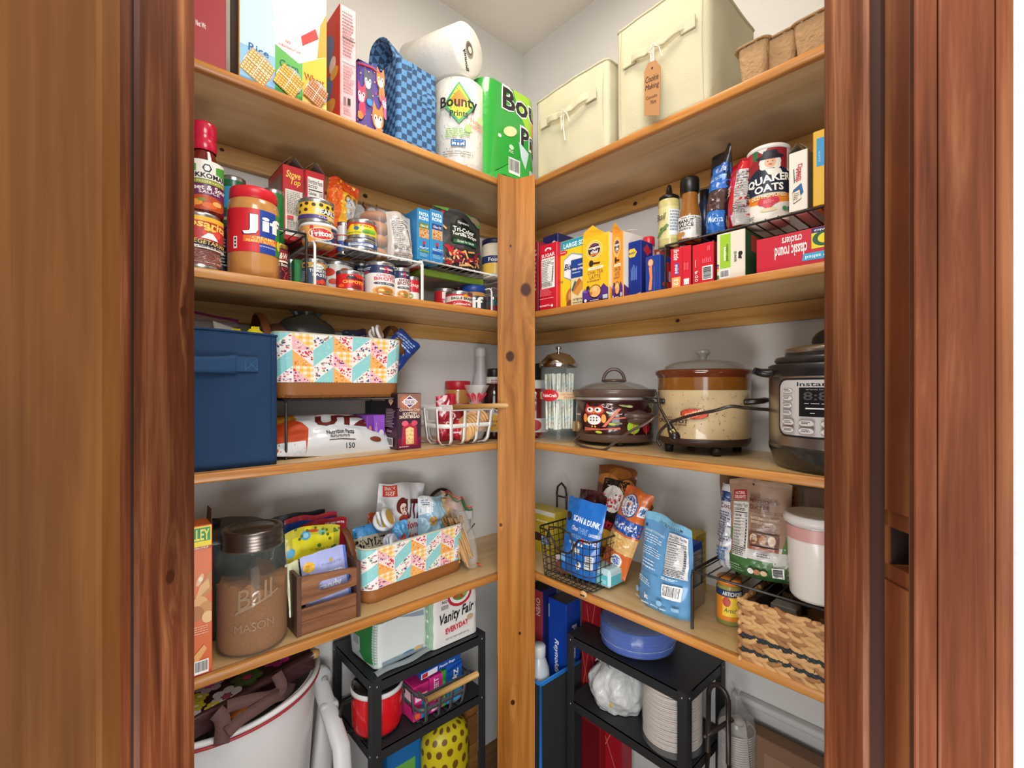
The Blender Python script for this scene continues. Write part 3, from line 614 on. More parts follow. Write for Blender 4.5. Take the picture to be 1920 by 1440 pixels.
for k, (px0, px1, q) in enumerate(((1380, 1438, .02), (1432, 1492, .035), (1484, 1560, .03))):
    P = at('R', px0, px1, 60, Z1, q); P['h'] = .075
    mb = MB(); w_ = P['w']
    def pot(u, v, w_=w_):
        k = .74+.26*v; (x, y), n = rrect(u, w_*k, w_*k, .012*k); return (x, y+(w_-w_*k)/2, v*.075+.0025*noise.noise(Vector((u*30, v*9, 3))))
    mb.grid(pot, 60, 12, pulp, True, True); mb.box(-w_*.37, w_*.13, 0, w_*.37, w_*.87, .002, pulp)
    o = put(mb.build('seed_pot'), P); md = o.modifiers.new('s', 'SOLIDIFY'); md.thickness = .003
    tag(o, ['brown pulp seed pot next to the large cream bin', 'middle one of the three brown pulp seed pots', 'brown pulp seed pot nearest the right door jamb'][k], 'pot', 'pulp seed pots on the top shelf')
    rb = MB(); rb.tube([(lambda p: (p[0][0], p[0][1], .0755))(rrect(i/60, w_+.006, w_+.006, .014)) for i in range(60)], .0032, pulp, 6, True, flat=.6)
    rb.build('rim', o).location = (0, -.003, 0)
# ================================================================ second shelf, left
P = at('L', 330, 415, 395, Z2, .012, rnd=True)
tomc = '#c8302c'
can('refried beans can with yellow lettering, under the crimson-capped bottle', P, '#c03030', [R(0, 0, 1, .34, '#a5706a'), LN(0, .02, 1, .34, 9, '#d9b8ae'), LN(.03, .04, .97, .3, 7, '#8c4f4a'), R(0, .34, 1, .5, '#22203a'), PG([(0, .36), (1, .3), (1, .36), (0, .42)], '#ece6dc'), R(0, .9, 1, 1, '#e8b52e'), R(0, .5, 1, .9, '#b53030'), E(.7, .66, .16, .11, '#e2483c'), T('Rosarita', .2, .76, 1.0, .92, '#f4d25a', bold=.05, ang=-6), T('VEGETARIAN', .35, .41, .98, .5, '#e8c860', ang=-5), T('Refried Beans', .5, .34, .92, .39, '#2a2020', ang=-4), E(.66, .73, .1, .03, '#f0c850'), E(.66, .68, .04, .04, '#a8683c'), PG([(.52, .54), (.8, .52), (.7, .66), (.62, .66)], '#e8f0f4')], span=2.8, turn=.0)
zc_ = P['h']; Pb = dict(P); Pb['loc'] = (P['loc'][0]+.009, P['loc'][1]+.01, Z2+zc_+.001); Pb['r'] = .0305; Pb['h'] = .172
kp = [(0, .0), (.95, 0), (1, .02), (1, .42), (.92, .5), (.6, .66), (.5, .72), (.5, .95)]
o = bottle('sweet and sour sauce bottle with a crimson cap, on the beans can', Pb, kp, M('#6b1a10', .12, coat=.6, var=.15), [(.04, .56, 1.012, '#6a2a58', [R(0, .78, 1, 1, '#e9e6e0'), R(0, .62, 1, .8, '#e8e6e0'), PG([(0, .97), (.35, .9), (.35, .76), (0, .72)], '#4a9a3c'), PG([(1, .97), (.72, .9), (.72, .76), (1, .72)], '#4a9a3c'), E(.55, .84, .09, .09, '#1c1c1c', 6), E(.55, .84, .06, .06, '#f0f0ec', 6), T('KIKKOMAN', .2, .64, .98, .74, '#1a1a1a', bold=.06), R(0, .52, 1, .62, '#7c8a3a'), T('NO PRESERVATIVES', .2, .54, .95, .59, '#e8d890'), T('Sweet & Sour', .1, .4, 1, .5, '#f2ece8', bold=.04), T('SAUCE', .4, .33, .8, .39, '#f2ece8'), E(.5, .12, .45, .18, '#b8481e'), E(.35, .14, .12, .06, '#e89a3a'), E(.6, .1, .14, .06, '#d8682a'), E(.75, .16, .1, .05, '#e8b060'), E(.45, .2, .08, .03, '#6a8f38'), E(.25, .06, .1, .04, '#e8732e')], 2.7)],
    cap=M('#c4103c', .25, coat=.4), capprof=[(.62, .7), (.66, .72), (.66, .8), (.58, .83), (.66, .86), (.66, .98), (.6, 1), (0, 1)])
# large peanut butter jar
P = at('L', 424, 524, 345, Z2, .012, rnd=True)
pbm = M('#bd8448', .22, coat=.6, var=.06)
jifart = [R(.0, 0, .58, 1, '#c81e2c'), R(.58, 0, .84, 1, '#1c3f9c'), R(.84, 0, 1, 1, '#2a8a3c'), T('Jif', .33, .38, .99, .88, '#14204a', bold=.06), T('Jif', .35, .4, .97, .87, '#f6f4f0', bold=.05), R(.36, .22, .86, .37, '#e06a28'), T('CREAMY', .48, .3, .82, .37, '#f6dc7a'), T('PEANUT BUTTER', .4, .225, .84, .285, '#f6dc7a'), T('NET WT 40 OZ (2 LB 8 OZ)', .58, .13, .84, .17, '#e8e8f0'), E(.93, .28, .06, .12, '#e0d838'), R(.21, .06, .27, .34, '#f0eeea'), R(.225, .26, .255, .31, '#222'), R(.225, .18, .255, .23, '#222'), R(.225, .1, .255, .15, '#222'), LN(.02, .7, .06, .95, 8, '#f0d0d0')]
o = bottle('large peanut butter jar with a red lid and red-blue-green label', P, [(0, .01), (.85, 0), (.97, .03), (1, .1), (1, .3), (1, .78), (.94, .86), (.86, .88)], pbm, [(.27, .74, 1.006, '#c81e2c', jifart, 2.75)], cap=M('#d22230', .35), capprof=[(.88, .87), (.93, .875), (.935, .96), (.92, .985), (.88, 1), (0, 1)], name='peanut_butter_jar', cat='jar', n=44, capname='lid')
# green vegetable cans behind
for lb_, a, b, t, q, c in (('tall green can behind the sweet and sour bottle', 412, 462, 328, .13, '#1f6e44'), ('dark green can seen right behind the large peanut butter jar', 492, 534, 352, .105, '#1f7a3c')):
    P = at('L', a, b, t, Z2, q, rnd=True); can(lb_, P, c, [R(0, .72, .45, .93, '#3a9fd0'), R(0, 0, 1, .1, '#e8d890'), T('Green Beans', .3, .4, .9, .5, '#e8e4a0'), R(0, .6, 1, .63, '#dfe9d0')], group=None)
P = at('L', 404, 426, 430, Z2, .09, rnd=True); can('small dark can in the gap between beans can and peanut butter jar', P, '#3b3540', [LN(.1, .2, .9, .9, 9, '#c0c0c0')])
P = at('L', 500, 540, 455, Z2, .05, rnd=True)
can('kidney beans can with gold band, right of the large peanut butter jar', P, '#4a1722', [R(0, .62, 1, .95, '#7a1c24'), R(0, .56, 1, .62, '#e8dcc0'), T('A&W.', .4, .66, .95, .86, '#f0e6d0', shear=.3), T('Chili Beans', .3, .44, .98, .54, '#f0e6d0')]+[E(random.uniform(.05, .95), random.uniform(.03, .38), .07, .035, random.choice(['#8c2a34', '#a33a42', '#6a1c26']), a=random.random()*3) for _ in range(28)], metal='#c9a860')
# racks
def rack(label, x0, x1, y0, y1, z0, z1, mat, side, step=.0215, wr=.0013, fr=.0028, legs=True, open_end=True, cross=True):
    """wire shelf riser in room axes; the long side runs along the wall"""
    e = bpy.data.objects.new('shelf_riser', None); COL.objects.link(e); e.location = ((x0+x1)/2, (y0+y1)/2, z0); tag(e, label, 'rack')
    ox, oy, oz = e.location; X0, X1, Y0, Y1, Z = x0-ox, x1-ox, y0-oy, y1-oy, z1-z0; R_ = .012
    lm = {}
    for sx in (X0, X1) if side == 'L' else (Y0, Y1):
        c = MB(); n = 4
        if side == 'L': pts = [(sx, Y0, .0), (sx, Y0, Z-R_), (sx, Y0+R_*.3, Z-R_*.3), (sx, Y0+R_, Z), (sx, Y1-R_, Z), (sx, Y1-R_*.3, Z-R_*.3), (sx, Y1, Z-R_), (sx, Y1, 0)]
        else: pts = [(X0, sx, 0), (X0, sx, Z-R_), (X0+R_*.3, sx, Z-R_*.3), (X0+R_, sx, Z), (X1-R_, sx, Z), (X1-R_*.3, sx, Z-R_*.3), (X1, sx, Z-R_), (X1, sx, 0)]
        c.tube(pts, fr, mat, 8); c.build('leg_frame', e)
    if side == 'L':
        for y in (Y0, Y1, (Y0+Y1)/2): MB().tube([(X0, y, Z), (X1, y, Z)], fr*.85, mat, 8).build('rail', e)
        n = int((X1-X0)/step); m0 = MB().tube([(0, Y0, Z+fr), (0, Y1, Z+fr)], wr, mat, 6).build('wire', e)
        m0.location.x = X0+step*.5
        for i in range(1, n): dupmesh(m0, e, (X0+step*(i+.5), 0, 0))
    else:
        for x in (X0, X1, (X0+X1)/2): MB().tube([(x, Y0, Z), (x, Y1, Z)], fr*.85, mat, 8).build('rail', e)
        n = int((Y1-Y0)/step); m0 = MB().tube([(X0, 0, Z+fr), (X1, 0, Z+fr)], wr, mat, 6).build('wire', e); m0.location.y = Y0+step*.5
        for i in range(1, n): dupmesh(m0, e, (0, Y0+step*(i+.5), 0))
    return e
wh, bk = M('#dcdcda', .35, coat=.2), M('#221d1b', .4, coat=.2)
rack('white wire riser holding the dip tub, cans and buns on the second left shelf', .345, .60, YF+.032, YF+.262, Z2, Z2+.097, wh, 'L')
rack('white wire riser under the pasta boxes and tortilla strips, next to the post', .61, .90, YF+.045, YF+.262, Z2, Z2+.108, wh, 'L')
rack('short black wire riser behind the kidney beans can', .20, .334, YF+.05, YF+.245, Z2, Z2+.112, bk, 'L')
RA = Z2+.0995; RB = Z2+.1115
# on the racks
def stove(label, a, b, t, q, fr, group, dep=.15):
    P = at('L', a, b, t, RA+.013 if a < 560 else RA, q); return carton('stuffing_box', label, 'box', P, dep, '#b9262e', front=fr, left=[R(.05, 0, .95, .9, '#7d6a60'), R(.1, .25, .9, .42, '#3f86b8'), R(.1, .5, .9, .85, '#8a7468'), E(.5, .3, .3, .12, '#c8a070')], flaps='roof', group=group)
stove('opened red stuffing box with yellow lettering, the left one of the pair', 530, 570, 312, .115, [R(.1, .06, .95, .68, '#e4dfd4'), T('Stove', .12, .84, .85, .94, '#f0cf5a', bold=.03, shear=.3), T('Top', .35, .73, .85, .84, '#f0cf5a', bold=.03, shear=.3), LN(.16, .34, .9, .66, 13, '#9c958c'), R(.16, .27, .48, .32, '#d0404a'), LN(.16, .1, .9, .25, 6, '#9c958c')], 'opened stuffing boxes on the risers', .11)
stove('opened stuffing box with its nutrition side forward, the right one of the pair', 573, 609, 322, .1, [NF(.08, .06, .94, .92)], 'opened stuffing boxes on the risers', .11)
P = at('L', 563, 631, 416, RA, .038, rnd=True)
o = MB().lathe([(0, 0), (P['r']*.86, 0), (P['r']*.9, .003), (P['r'], P['h']*.85), (P['r'], P['h']*.88), (0, P['h']*.88)], M('#e0a04e', .35), 44).build('dip_tub'); put(o, P); tag(o, 'round orange dip tub with a white lid and red oval badge', 'tub')
f = MB(); r = P['r']; h = P['h']
art(f, lambda u, v, d: (lambda k: ((r*k+d)*sin(P['face']+(u-.5)*2.6), -(r*k+d)*cos(P['face']+(u-.5)*2.6), h*.85*v))(.905+.095*v), [R(0, 0, 1, 1, '#e2a255'), R(.78, 0, 1, 1, '#26306a'), PG([(.5, 0), (1, 0), (1, .5), (.9, .2)], '#26306a'), E(.56, .52, .3, .38, '#f3d9a8'), E(.56, .52, .27, .32, '#c8202e'), T('Fritos', .33, .36, .8, .7, '#f6f2ea', bold=.06, ang=4), R(.05, .1, .16, .72, '#dfe3e6'), LN(.06, .12, .15, .7, 7, '#6a7a8a'), R(.32, .78, .39, .95, '#d03030'), T('Bean Dip', .55, .05, .8, .17, '#8ad0f0')], r*2.6, h*.85, .0004, .006)
f.build('label', o); MB().lathe([(r*1.0, h*.84), (r*1.06, h*.86), (r*1.06, h*.93), (r*1.02, h*1.0), (r*.94, h), (r*.92, h*.96), (0, h*.96)], M('#e6e6e4', .35), 44).build('lid', o)
Pz = dict(P); Pz['r'] = .0375; Pz['h'] = .052; Pz['loc'] = (P['loc'][0]-.004, P['loc'][1]+.004, RA+P['h']+.0005)
can('short yellow olive can with black dots, stacked on the dip tub', Pz, '#e3bb3a', [R(0, 0, .75, .22, '#4a3a78'), R(.6, .3, 1, .62, '#232030'), T('PEARLS', .5, .32, 1, .62, '#f4f2ea', bold=.06), T('OLIVES', .55, .06, .95, .2, '#d8d0e8')]+[E(x, y, .045, .1, '#3a2a20') for x, y in ((.1, .4), (.15, .8), (.28, .5), (.3, .88), (.45, .82), (.6, .85), (.75, .78), (.9, .88))], h=.052)
P = at('L', 604, 664, 330, RA, .13); 
pouch('snack_bag', 'orange and yellow snack bag standing behind the dip tub', 'bag', P, .05, '#e0a02c', [R(.0, .86, 1, 1, '#cc4a1a'), R(.0, 0, .55, .3, '#c8381e'), E(.3, .12, .3, .14, '#d8321e'), R(.6, .2, 1, .8, '#c8ccd0'), PG([(0, .3), (.4, .35), (.5, .85), (0, .86)], '#e86a28'), PG([(.4, .3), (.7, .3), (.6, .85), (.45, .85)], '#ecb82e'), T('Chili', .55, .74, .95, .84, '#5a3010', shear=.3)], wr=.012, seed=4, seal='#c8441c', tilt=(0, 7))
P = at('L', 645, 706, 449, RA, .035, rnd=True); P['h'] = .027
can('flat blue and white tuna can under the yellow chile can', P, '#dfe2e6', [R(0, .0, 1, .15, '#24509c'), R(0, .85, 1, 1, '#24509c'), R(.82, 0, 1, 1, '#24509c'), R(0, 0, .2, 1, '#24509c'), LN(.26, .2, .78, .8, 5, '#7a828c')], h=.027)
Pz = dict(P); Pz['r'] = .034; Pz['h'] = .045; Pz['loc'] = (P['loc'][0]+.003, P['loc'][1]-.0, RA+.0278)
can('yellow green chile can stacked on the tuna can', Pz, '#e6cf2c', [R(0, .85, 1, 1, '#b8302a'), PG([(0, .85), (.2, .85), (.1, .55), (0, .5)], '#c0302a'), PG([(.8, .85), (1, .85), (1, .5), (.92, .6)], '#c0302a'), E(.36, .5, .07, .15, '#2f6a8c'), T('El Paso', .3, .66, .75, .82, '#b8302a'), E(.7, .3, .2, .18, '#6aa834'), E(.8, .4, .1, .1, '#8cc040'), E(.6, .2, .1, .1, '#4a8a2a'), T('Green Chiles', .1, .1, .5, .24, '#2a6a2a')], h=.045)
P = at('L', 632, 656, 415, RA, .10, rnd=True); can('small plain silver can behind the yellow chile can', P, '#c8cacc', [R(0, 0, .5, .4, '#3a5a9c'), R(0, .6, 1, .64, '#c84a4a')])
# buns in a clear bag
bunm = M('#b9743c', .55, var=.22, vs=25, bump=.0006)
Pz = at('L', 690, 744, 400, RA, .07)
bag = empty('bread_bag', 'clear plastic bag of brown buns with a twisted top on the white riser', 'bag', Pz)
bw = Pz['w']; BH = .13
bun0 = None
for k, (x, y, z, s) in enumerate(((-.001, .05, .018, 1), (0, .05, .050, 1), (.0, .05, .082, .98), (.004, .055, .112, .86), (-.028, .11, .03, .9), (-.028, .11, .075, .9))):
    mbb = MB()
    if bun0 is None:
        mbb.grid(lambda u, v: ((bw*.52)*sin(PI*v)**.6*cos(2*PI*u), .042*sin(PI*v)**.6*sin(2*PI*u), -.0155*cos(PI*v)*(1 if v > .5 else .8)), 24, 14, bunm, True, True)
        b0 = mbb.build('bun'); bun0 = b0
    else: b0 = dupmesh(bun0)
    c_, s_ = cos(Pz['rz']), sin(Pz['rz']); b0.location = (Pz['loc'][0]+x*c_-y*s_, Pz['loc'][1]+x*s_+y*c_, RA+z); b0.scale = (s, s, s); b0.rotation_euler = (0, .06*(-1)**k, Pz['rz'])
    tag(b0, ['lowest brown bun in the clear bag', 'second brown bun from below in the clear bag', 'third brown bun from below in the clear bag', 'topmost brown bun in the clear bag', 'lower brown bun at the back of the clear bag', 'upper brown bun at the back of the clear bag'][k], 'bun', 'buns in the bread bag')
film = M('#f4efe8', .08, alpha=.16, coat=.8, bump=.004, bs=35)
mb = MB(); mb.grid(lambda u, v: (lambda k: (bw*.58*k*cos(2*PI*u)+.004*noise.noise(Vector((u*9, v*5, 0))), .06+.075*k*sin(2*PI*u), BH*v+.001))((1 if v < .85 else 1-.5*(v-.85)/.15)*(.92+.08*sin(PI*v))), 40, 20, film, True, True)
mb.build('plastic_film', bag)
for sx in (-.012, .022):
    mb = MB(); mb.grid(lambda u, v: (sx+.016*(u-.5)*(1+v)+.004*sin(9*v), .05+.01*sin(7*u)+.03*u, BH*.96+.022*v+.006*sin(u*8)), 8, 6, M('#6d4226', .6, bump=.002)); mb.build('twisted_top', bag)
P = at('L', 738, 784, 392, RA, .045); pouch('snack_bag', 'crumpled white bag showing its nutrition label, right of the buns', 'bag', P, .06, '#cfc6c0', [NF(.06, .16, .82, .88, '#d8d4d0', '#34302f'), LN(.08, .03, .8, .13, 3, '#8c7f78')], wr=.006, seed=9, lean=.05, coat=.2)
P = at('L', 772, 790, 412, RA, .09); P['w'] = .03; carton('snack_box', 'slim white and red speckled box between the white bag and pasta boxes', 'box', P, .08, '#b8484e', front=[R(.1, .03, .9, .97, '#d8cfca'), LN(.15, .1, .85, .9, 16, '#a89a94')])
def pasta(label, a, b, t, q, c1, band, yaw=0):
    P = at('L', a, b, t, RB, q); return carton('pasta_box', label, 'box', P, .14, '#3487bd', front=[T('PASTA', .1, .87, .92, .94, '#eaf4fa', bold=.05), T('RONI', .1, .785, .88, .855, '#eaf4fa', bold=.05), R(.1, .62, .95, .73, c1), T('Olive Oil', .2, .65, .85, .7, '#f0f0e0'), R(.1, .43, .95, .62, '#c9a06c')]+[E(random.uniform(.14, .9), random.uniform(.44, .6), .05, .012, random.choice(['#e0c48c', '#b84a38', '#a87a48']), 8) for _ in range(26)]+[R(.4, .3, .6, .37, '#b8303a'), R(.44, .26, .56, .3, '#232c5a'), LN(.12, .2, .9, .25, 2, '#cfe4f0'), R(.1, .155, .92, .19, band), LN(.12, .05, .9, .13, 4, '#8cc0e0')], left=[R(.05, 0, .95, 1, '#2d7aae'), E(.5, .4, .3, .12, '#c9a06c')], group='blue pasta boxes on the riser')
pasta('blue pasta box with olive green band', 783, 806, 392, .055, '#6a7a3a', '#7a9a3a')
pasta('blue pasta box with dark blue band, beside the tortilla strips', 807, 831, 394, .052, '#2a3a7c', '#2a4a9c')
P = at('L', 826, 914, 388, RB, .05)
rn = random.Random(8)
ts = [R(0, 0, 1, 1, '#3a3a3c'), E(.5, .15, .4, .18, '#2a2226')]
for _ in range(46):
    x, y, a = rn.uniform(.15, .88), rn.uniform(.04, .3), rn.uniform(0, 3.1); c = rn.choice(['#d8a868', '#c82838', '#7a2038', '#e0b070', '#b81c30', '#3a2038']); dx, dy = .09*cos(a), .07*sin(a); nx, ny = -.018*sin(a), .014*cos(a)
    ts.append(PG([(x-dx-nx, y-dy-ny), (x+dx-nx, y+dy-ny), (x+dx+nx, y+dy+ny), (x-dx+nx, y-dy+ny)], c))
ts += [PG([(0, 1), (.3, 1), (.25, .93), (.05, .97)], '#5f9a4c'), PG([(.62, .98), (1, .94), (1, .8), (.9, .78)], '#5f9a4c'), E(.86, .9, .12, .07, '#9c8a70'), PG([(.1, .78), (.2, .92), (.15, .94), (.02, .8)], '#b82838'), PG([(.06, .68), (.16, .6), (.18, .63), (.08, .71)], '#e0b070'), E(.52, .76, .15, .09, '#141616'), PG([(.24, .42), (.8, .38), (.86, .68), (.5, .73), (.26, .72)], '#16241e'), R(.28, .4, .8, .47, '#1f5a3c'),
    T('Signature', .4, .73, .66, .79, '#e8e8e8', shear=.3), T('Tri-Color', .3, .595, .78, .68, '#f2f2ee', bold=.04, ang=-2), T('Tortilla Strips', .27, .51, .82, .59, '#f2f2ee', bold=.04, ang=-2), T('Great for Salads', .36, .42, .74, .465, '#d8e8d8', shear=.3)]
pouch('tortilla_strip_pouch', 'dark resealable pouch reading Tri-Color Tortilla Strips', 'bag', P, .05, '#2c2c2e', ts, wr=.004, seed=2, seal='#4c4f50', lean=.06, coat=.6)
P = at('L', 908, 950, 442, RB, .06, rnd=True)
bottle('cream plastic jug with a navy lid, half hidden by the post', P, [(0, 0), (.95, 0), (1, .03), (1, .84), (.85, .9)], M('#cfc4ae', .35), [(.1, .55, 1.01, '#d8b04a', [R(0, .6, 1, 1, '#1f2c5c'), T('Foods', .3, .68, .7, .9, '#e8e8e8')], 2.6)], cap=M('#161c38', .4), capprof=[(.9, .88), (.98, .88), (.98, .99), (.93, 1), (0, 1)], name='food_jug', cat='jug')
# flat green-edged pack lying on the riser
a = xy(.735, YF+.155, RB, 0); mb = MB().box(-.105, -.075, 0, .105, .075, .018, M('#6f8c30', .4), .002)
art(mb, lambda u, v, d: (-.1+.2*u, -.072+.144*v, -d), [R(.06, .08, .94, .92, '#8a7a74'), LN(.5, .2, .9, .5, 4, '#b0a49c')], .2, .14)
# (lies on the lower rail level so it shows through the wires)
tag(put(mb.build('frozen_tray'), dict(a, loc=(.735, YF+.165, Z2+.085))), 'flat green-edged package slung beneath the white riser near the post', 'package')
# under the racks
P = at('L', 535, 556, 485, Z2, .11, rnd=True); can('dark can under the black riser', P, '#3c4450', [LN(.2, .2, .8, .8, 6, '#9c4a3a')])
P = at('L', 556, 566, 487, Z2, .09); P['w'] = .02; carton('seasoning_packet_box', 'thin green box edge under the risers', 'box', P, .1, '#2a7a44', front=[R(.15, .1, .85, .9, '#358a50')])
P = at('L', 565, 611, 483, Z2, .045, rnd=True)
can('tomato paste can with a slate blue label', P, '#41526a', [R(0, .76, 1, 1, '#c49a4a'), R(.12, .8, .34, .92, '#2c2c2c'), E(.64, .82, .2, .12, '#dfe6e8'), T('AZURE', .5, .78, .8, .86, '#5a7a88'), T('TOMATO', .36, .56, .99, .7, '#eef0f0', bold=.04), T('PASTE', .46, .38, .98, .52, '#eef0f0', bold=.04), E(.6, .12, .12, .1, '#c83a2c'), E(.8, .16, .12, .12, '#d84a38'), E(.9, .05, .1, .1, '#b82c22'), LN(.04, .1, .3, .6, 7, '#9aa6b4')])
P = at('L', 600, 662, 487, Z2, .10, rnd=True)
can('white tomato can printed with red tomatoes', P, '#dcdcd6', [E(.3, .72, .16, .14, '#d03a2e'), E(.42, .4, .12, .1, '#d8503e'), E(.12, .5, .14, .16, '#c83028'), E(.1, .85, .1, .08, '#c83028'), E(.7, .8, .12, .1, '#c03028'), PG([(.28, .88), (.33, .95), (.32, .82)], '#3a7a3a'), R(.6, 0, 1, .5, '#2a6a4c'), E(.35, .14, .16, .1, '#e8d8c8')])
P = at('L', 630, 681, 505, Z2, .03, rnd=True)
can('short red chipotle can with yellow lettering', P, '#cf1f22', [E(.55, .8, .14, .12, '#2a2020'), T('LA', .5, .84, .6, .92, '#e8e8e8'), T('Costena', .4, .62, .95, .82, '#1a1a1a', bold=.05), T('CHIPOTLE', .3, .36, .98, .56, '#f0c040', bold=.05), E(.25, .18, .1, .12, '#e8602a'), E(.7, .15, .16, .12, '#7a2018')])
P = at('L', 664, 692, 490, Z2, .12, rnd=True); can('navy can behind the chicken broth can', P, '#2a3050', [LN(.3, .5, .9, .9, 4, '#d8d8e0'), R(.2, .4, 1, .48, '#c02c3c')])
def broth(label, a, b, t, q, txt, col):
    P = at('L', a, b, t, Z2, q, rnd=True)
    can(label, P, '#e2e0dc', [R(0, .72, 1, 1, '#1f2a50'), R(.5, .84, .86, .9, '#e8e6e4'), T('S', .6, .74, .74, .96, '#c02c3c', bold=.02), T('SWANSON', .52, .85, .84, .89, '#c02c3c'), T(txt, .42, .6, .95, .69, col, bold=.03), T('BROTH', .36, .46, .98, .585, col, bold=.05), PG([(.34, .36), (.4, .4), (.9, .4), (.96, .36), (.9, .32), (.4, .32)], '#3a4250'), E(.65, .36, .2, .04, '#3a4250'), T('NO MSG', .45, .345, .85, .375, '#e8e8e8'), E(.62, .1, .3, .17, '#d8b060'), E(.62, .1, .24, .13, '#b8702c'), E(.55, .12, .08, .04, '#e8d070'), E(.7, .08, .08, .04, '#6a8a34'), E(.65, .15, .06, .03, '#d85a2c'), LN(.04, .8, .3, .92, 3, '#c8c8d8'), R(.02, .72, .22, .78, '#c02c3c')], group='broth cans on the second shelf')
broth('white and navy chicken broth can', 684, 739, 488, .035, 'CHICKEN', '#c8485a')
broth('smaller white and navy beef broth can', 736, 767, 500, .04, 'BEEF', '#7a2030')
P = at('L', 758, 785, 517, Z2, .06, rnd=True); can('red and white soup can behind the riser leg', P, '#c81f2c', [T('Soup', .3, .6, .95, .85, '#f2ece8', shear=.4), R(0, 0, 1, .4, '#e8e2dc'), E(.4, .2, .2, .14, '#7a8a3a')])
P = at('L', 816, 852, 538, Z2, .10, rnd=True); can('red can with a white band behind the condensed milk', P, '#b82430', [R(.4, .55, 1, .95, '#e0d8d4'), T('Yeast', .4, .3, .9, .45, '#e8c8c8')])
P = at('L', 838, 882, 543, Z2, .045, rnd=True)
can('low red and cream condensed milk can', P, '#ddd6cc', [R(0, .86, 1, 1, '#b8242e'), R(0, 0, 1, .36, '#b8242e'), PG([(.2, .36), (.5, .5), (.9, .36)], '#b8242e'), T('EAGLE BRAND', .28, .55, 1, .76, '#231f20', bold=.06), E(.7, .85, .08, .12, '#d89a30'), T('Condensed Milk', .35, .1, .9, .3, '#f0e4dc')])
P = at('L', 868, 907, 531, Z2, .08, rnd=True)
bottle('small peanut butter jar with a blue lid, under the riser', P, [(0, 0), (.95, 0), (1, .04), (1, .7), (.9, .78)], pbm, [(.0, .62, 1.01, '#3a4048', [T('Jif', .15, .15, .85, .95, '#f2f2ee', bold=.06), E(.8, .15, .12, .16, '#b8c83a')], 2.4)], cap=M('#24408c', .4), capprof=[(.9, .74), (.97, .76), (.97, .97), (.9, 1), (0, 1)], name='peanut_butter_jar', cat='jar', capname='lid')
P = at('L', 850, 870, 533, Z2, .15, rnd=True); can('dark red can at the back beside the small peanut butter jar', P, '#5a1c24', [LN(.2, .2, .8, .8, 5, '#b0a09c')])
rack('narrow white wire riser tucked behind the corner post', .845, .96, YF+.06, YF+.24, Z2, Z2+.075, wh, 'L', legs=True)
for k, (a, b, t, c, lb_) in enumerate(((918, 932, 555, '#3a7c88', 'teal tin inside the narrow riser behind the post'), (928, 946, 568, '#c8c8c8', 'white tub inside the narrow riser behind the post'))):
    P = at('L', a, b, t, Z2, .1, rnd=True); can(lb_, P, c, [R(0, .3, 1, .6, '#a83040')])
# ================================================================ second shelf, right
P = at('R', 990, 1009, 455, Z2, .05); carton('sugar_box', 'red carton mostly hidden behind the post', 'box', P, .12, '#9c1f2c', front=[LN(.5, .3, .9, .9, 10, '#d8b8b8')])
P = at('R', 1012, 1044, 457, Z2, .015)
carton('sugar_box', 'narrow red Sugar box with nutrition panel, beside the post', 'box', P, .17, '#c21c2e', front=[E(.5, .92, .2, .03, '#f0d8d8'), E(.5, .9, .12, .03, '#c21c2e'), T('SUGAR', .1, .805, .9, .86, '#f4eeee', bold=.03), NF(.1, .33, .9, .79), LN(.1, .2, .85, .32, 7, '#e06a74'), R(.08, .165, .92, .17, '#e8c0c0'), LN(.1, .04, .8, .07, 2, '#f0d0d0'), E(.85, .045, .06, .02, '#f4eeee')])
P = at('R', 1018, 1046, 447, Z2, .09); P['h'] += .01; carton('cake_mix_box', 'dark navy carton behind the red sugar box', 'box', P, .09, '#23265c', front=[E(.75, .88, .15, .04, '#e0e0e4'), R(.5, .1, .9, .6, '#3a3c74')])
P = at('R', 1046, 1102, 447, Z2, .03)
carton('baking_mix_box', 'yellow baking mix box with teal Large Size band', 'box', P, .07, '#e2c322', left=None or [R(0, 0, 1, 1, '#2a2c5a')],
       front=[R(0, .87, 1, 1, '#2a90a4'), T('LARGE SIZE', .2, .885, 1.0, .955, '#dff0f0', bold=.05), E(.18, .83, .15, .035, '#c8202c'), T('Betty', .08, .82, .28, .845, '#f0e0e0'), PG([(.2, .72), (.48, .8), (.85, .74), (.85, .48), (.5, .38), (.2, .46)], '#8f9cae'), PG([(.22, .71), (.48, .78), (.83, .72), (.83, .49), (.5, .4), (.22, .47)], '#dfe4ea'), T('Bisquick', .22, .53, .98, .65, '#1b2250', bold=.05, shear=.25), T('Best Ever', .05, .38, .18, .43, '#5a6020'), E(.5, .15, .22, .14, '#b86a34'), E(.52, .17, .15, .08, '#d89850'), E(.45, .05, .15, .06, '#8a4a24')])
P = at('R', 1070, 1098, 484, Z2, .018)
carton('cracker_box', 'blue and cream thin crisps box reading original', 'box', P, .04, '#d8c898', front=[R(0, .6, 1, 1, '#1d3f86'), T('minimal', .5, .85, .95, .89, '#f0f0f0'), T('thin crisps', .08, .75, .98, .82, '#f0f0f0', bold=.04), LN(.1, .68, .9, .72, 1, '#c0c8e0'), PG([(.1, .3), (.7, .55), (.95, .4), (.5, .2)], '#c88a3c'), PG([(.1, .4), (.6, .58), (.75, .5), (.2, .3)], '#a86428'), PG([(.05, .35), (.3, .55), (.38, .5), (.12, .3)], '#2a5a5c'), T('original', .15, .1, .85, .16, '#3a3018'), LN(.15, .03, .8, .07, 1, '#7a6a40')])
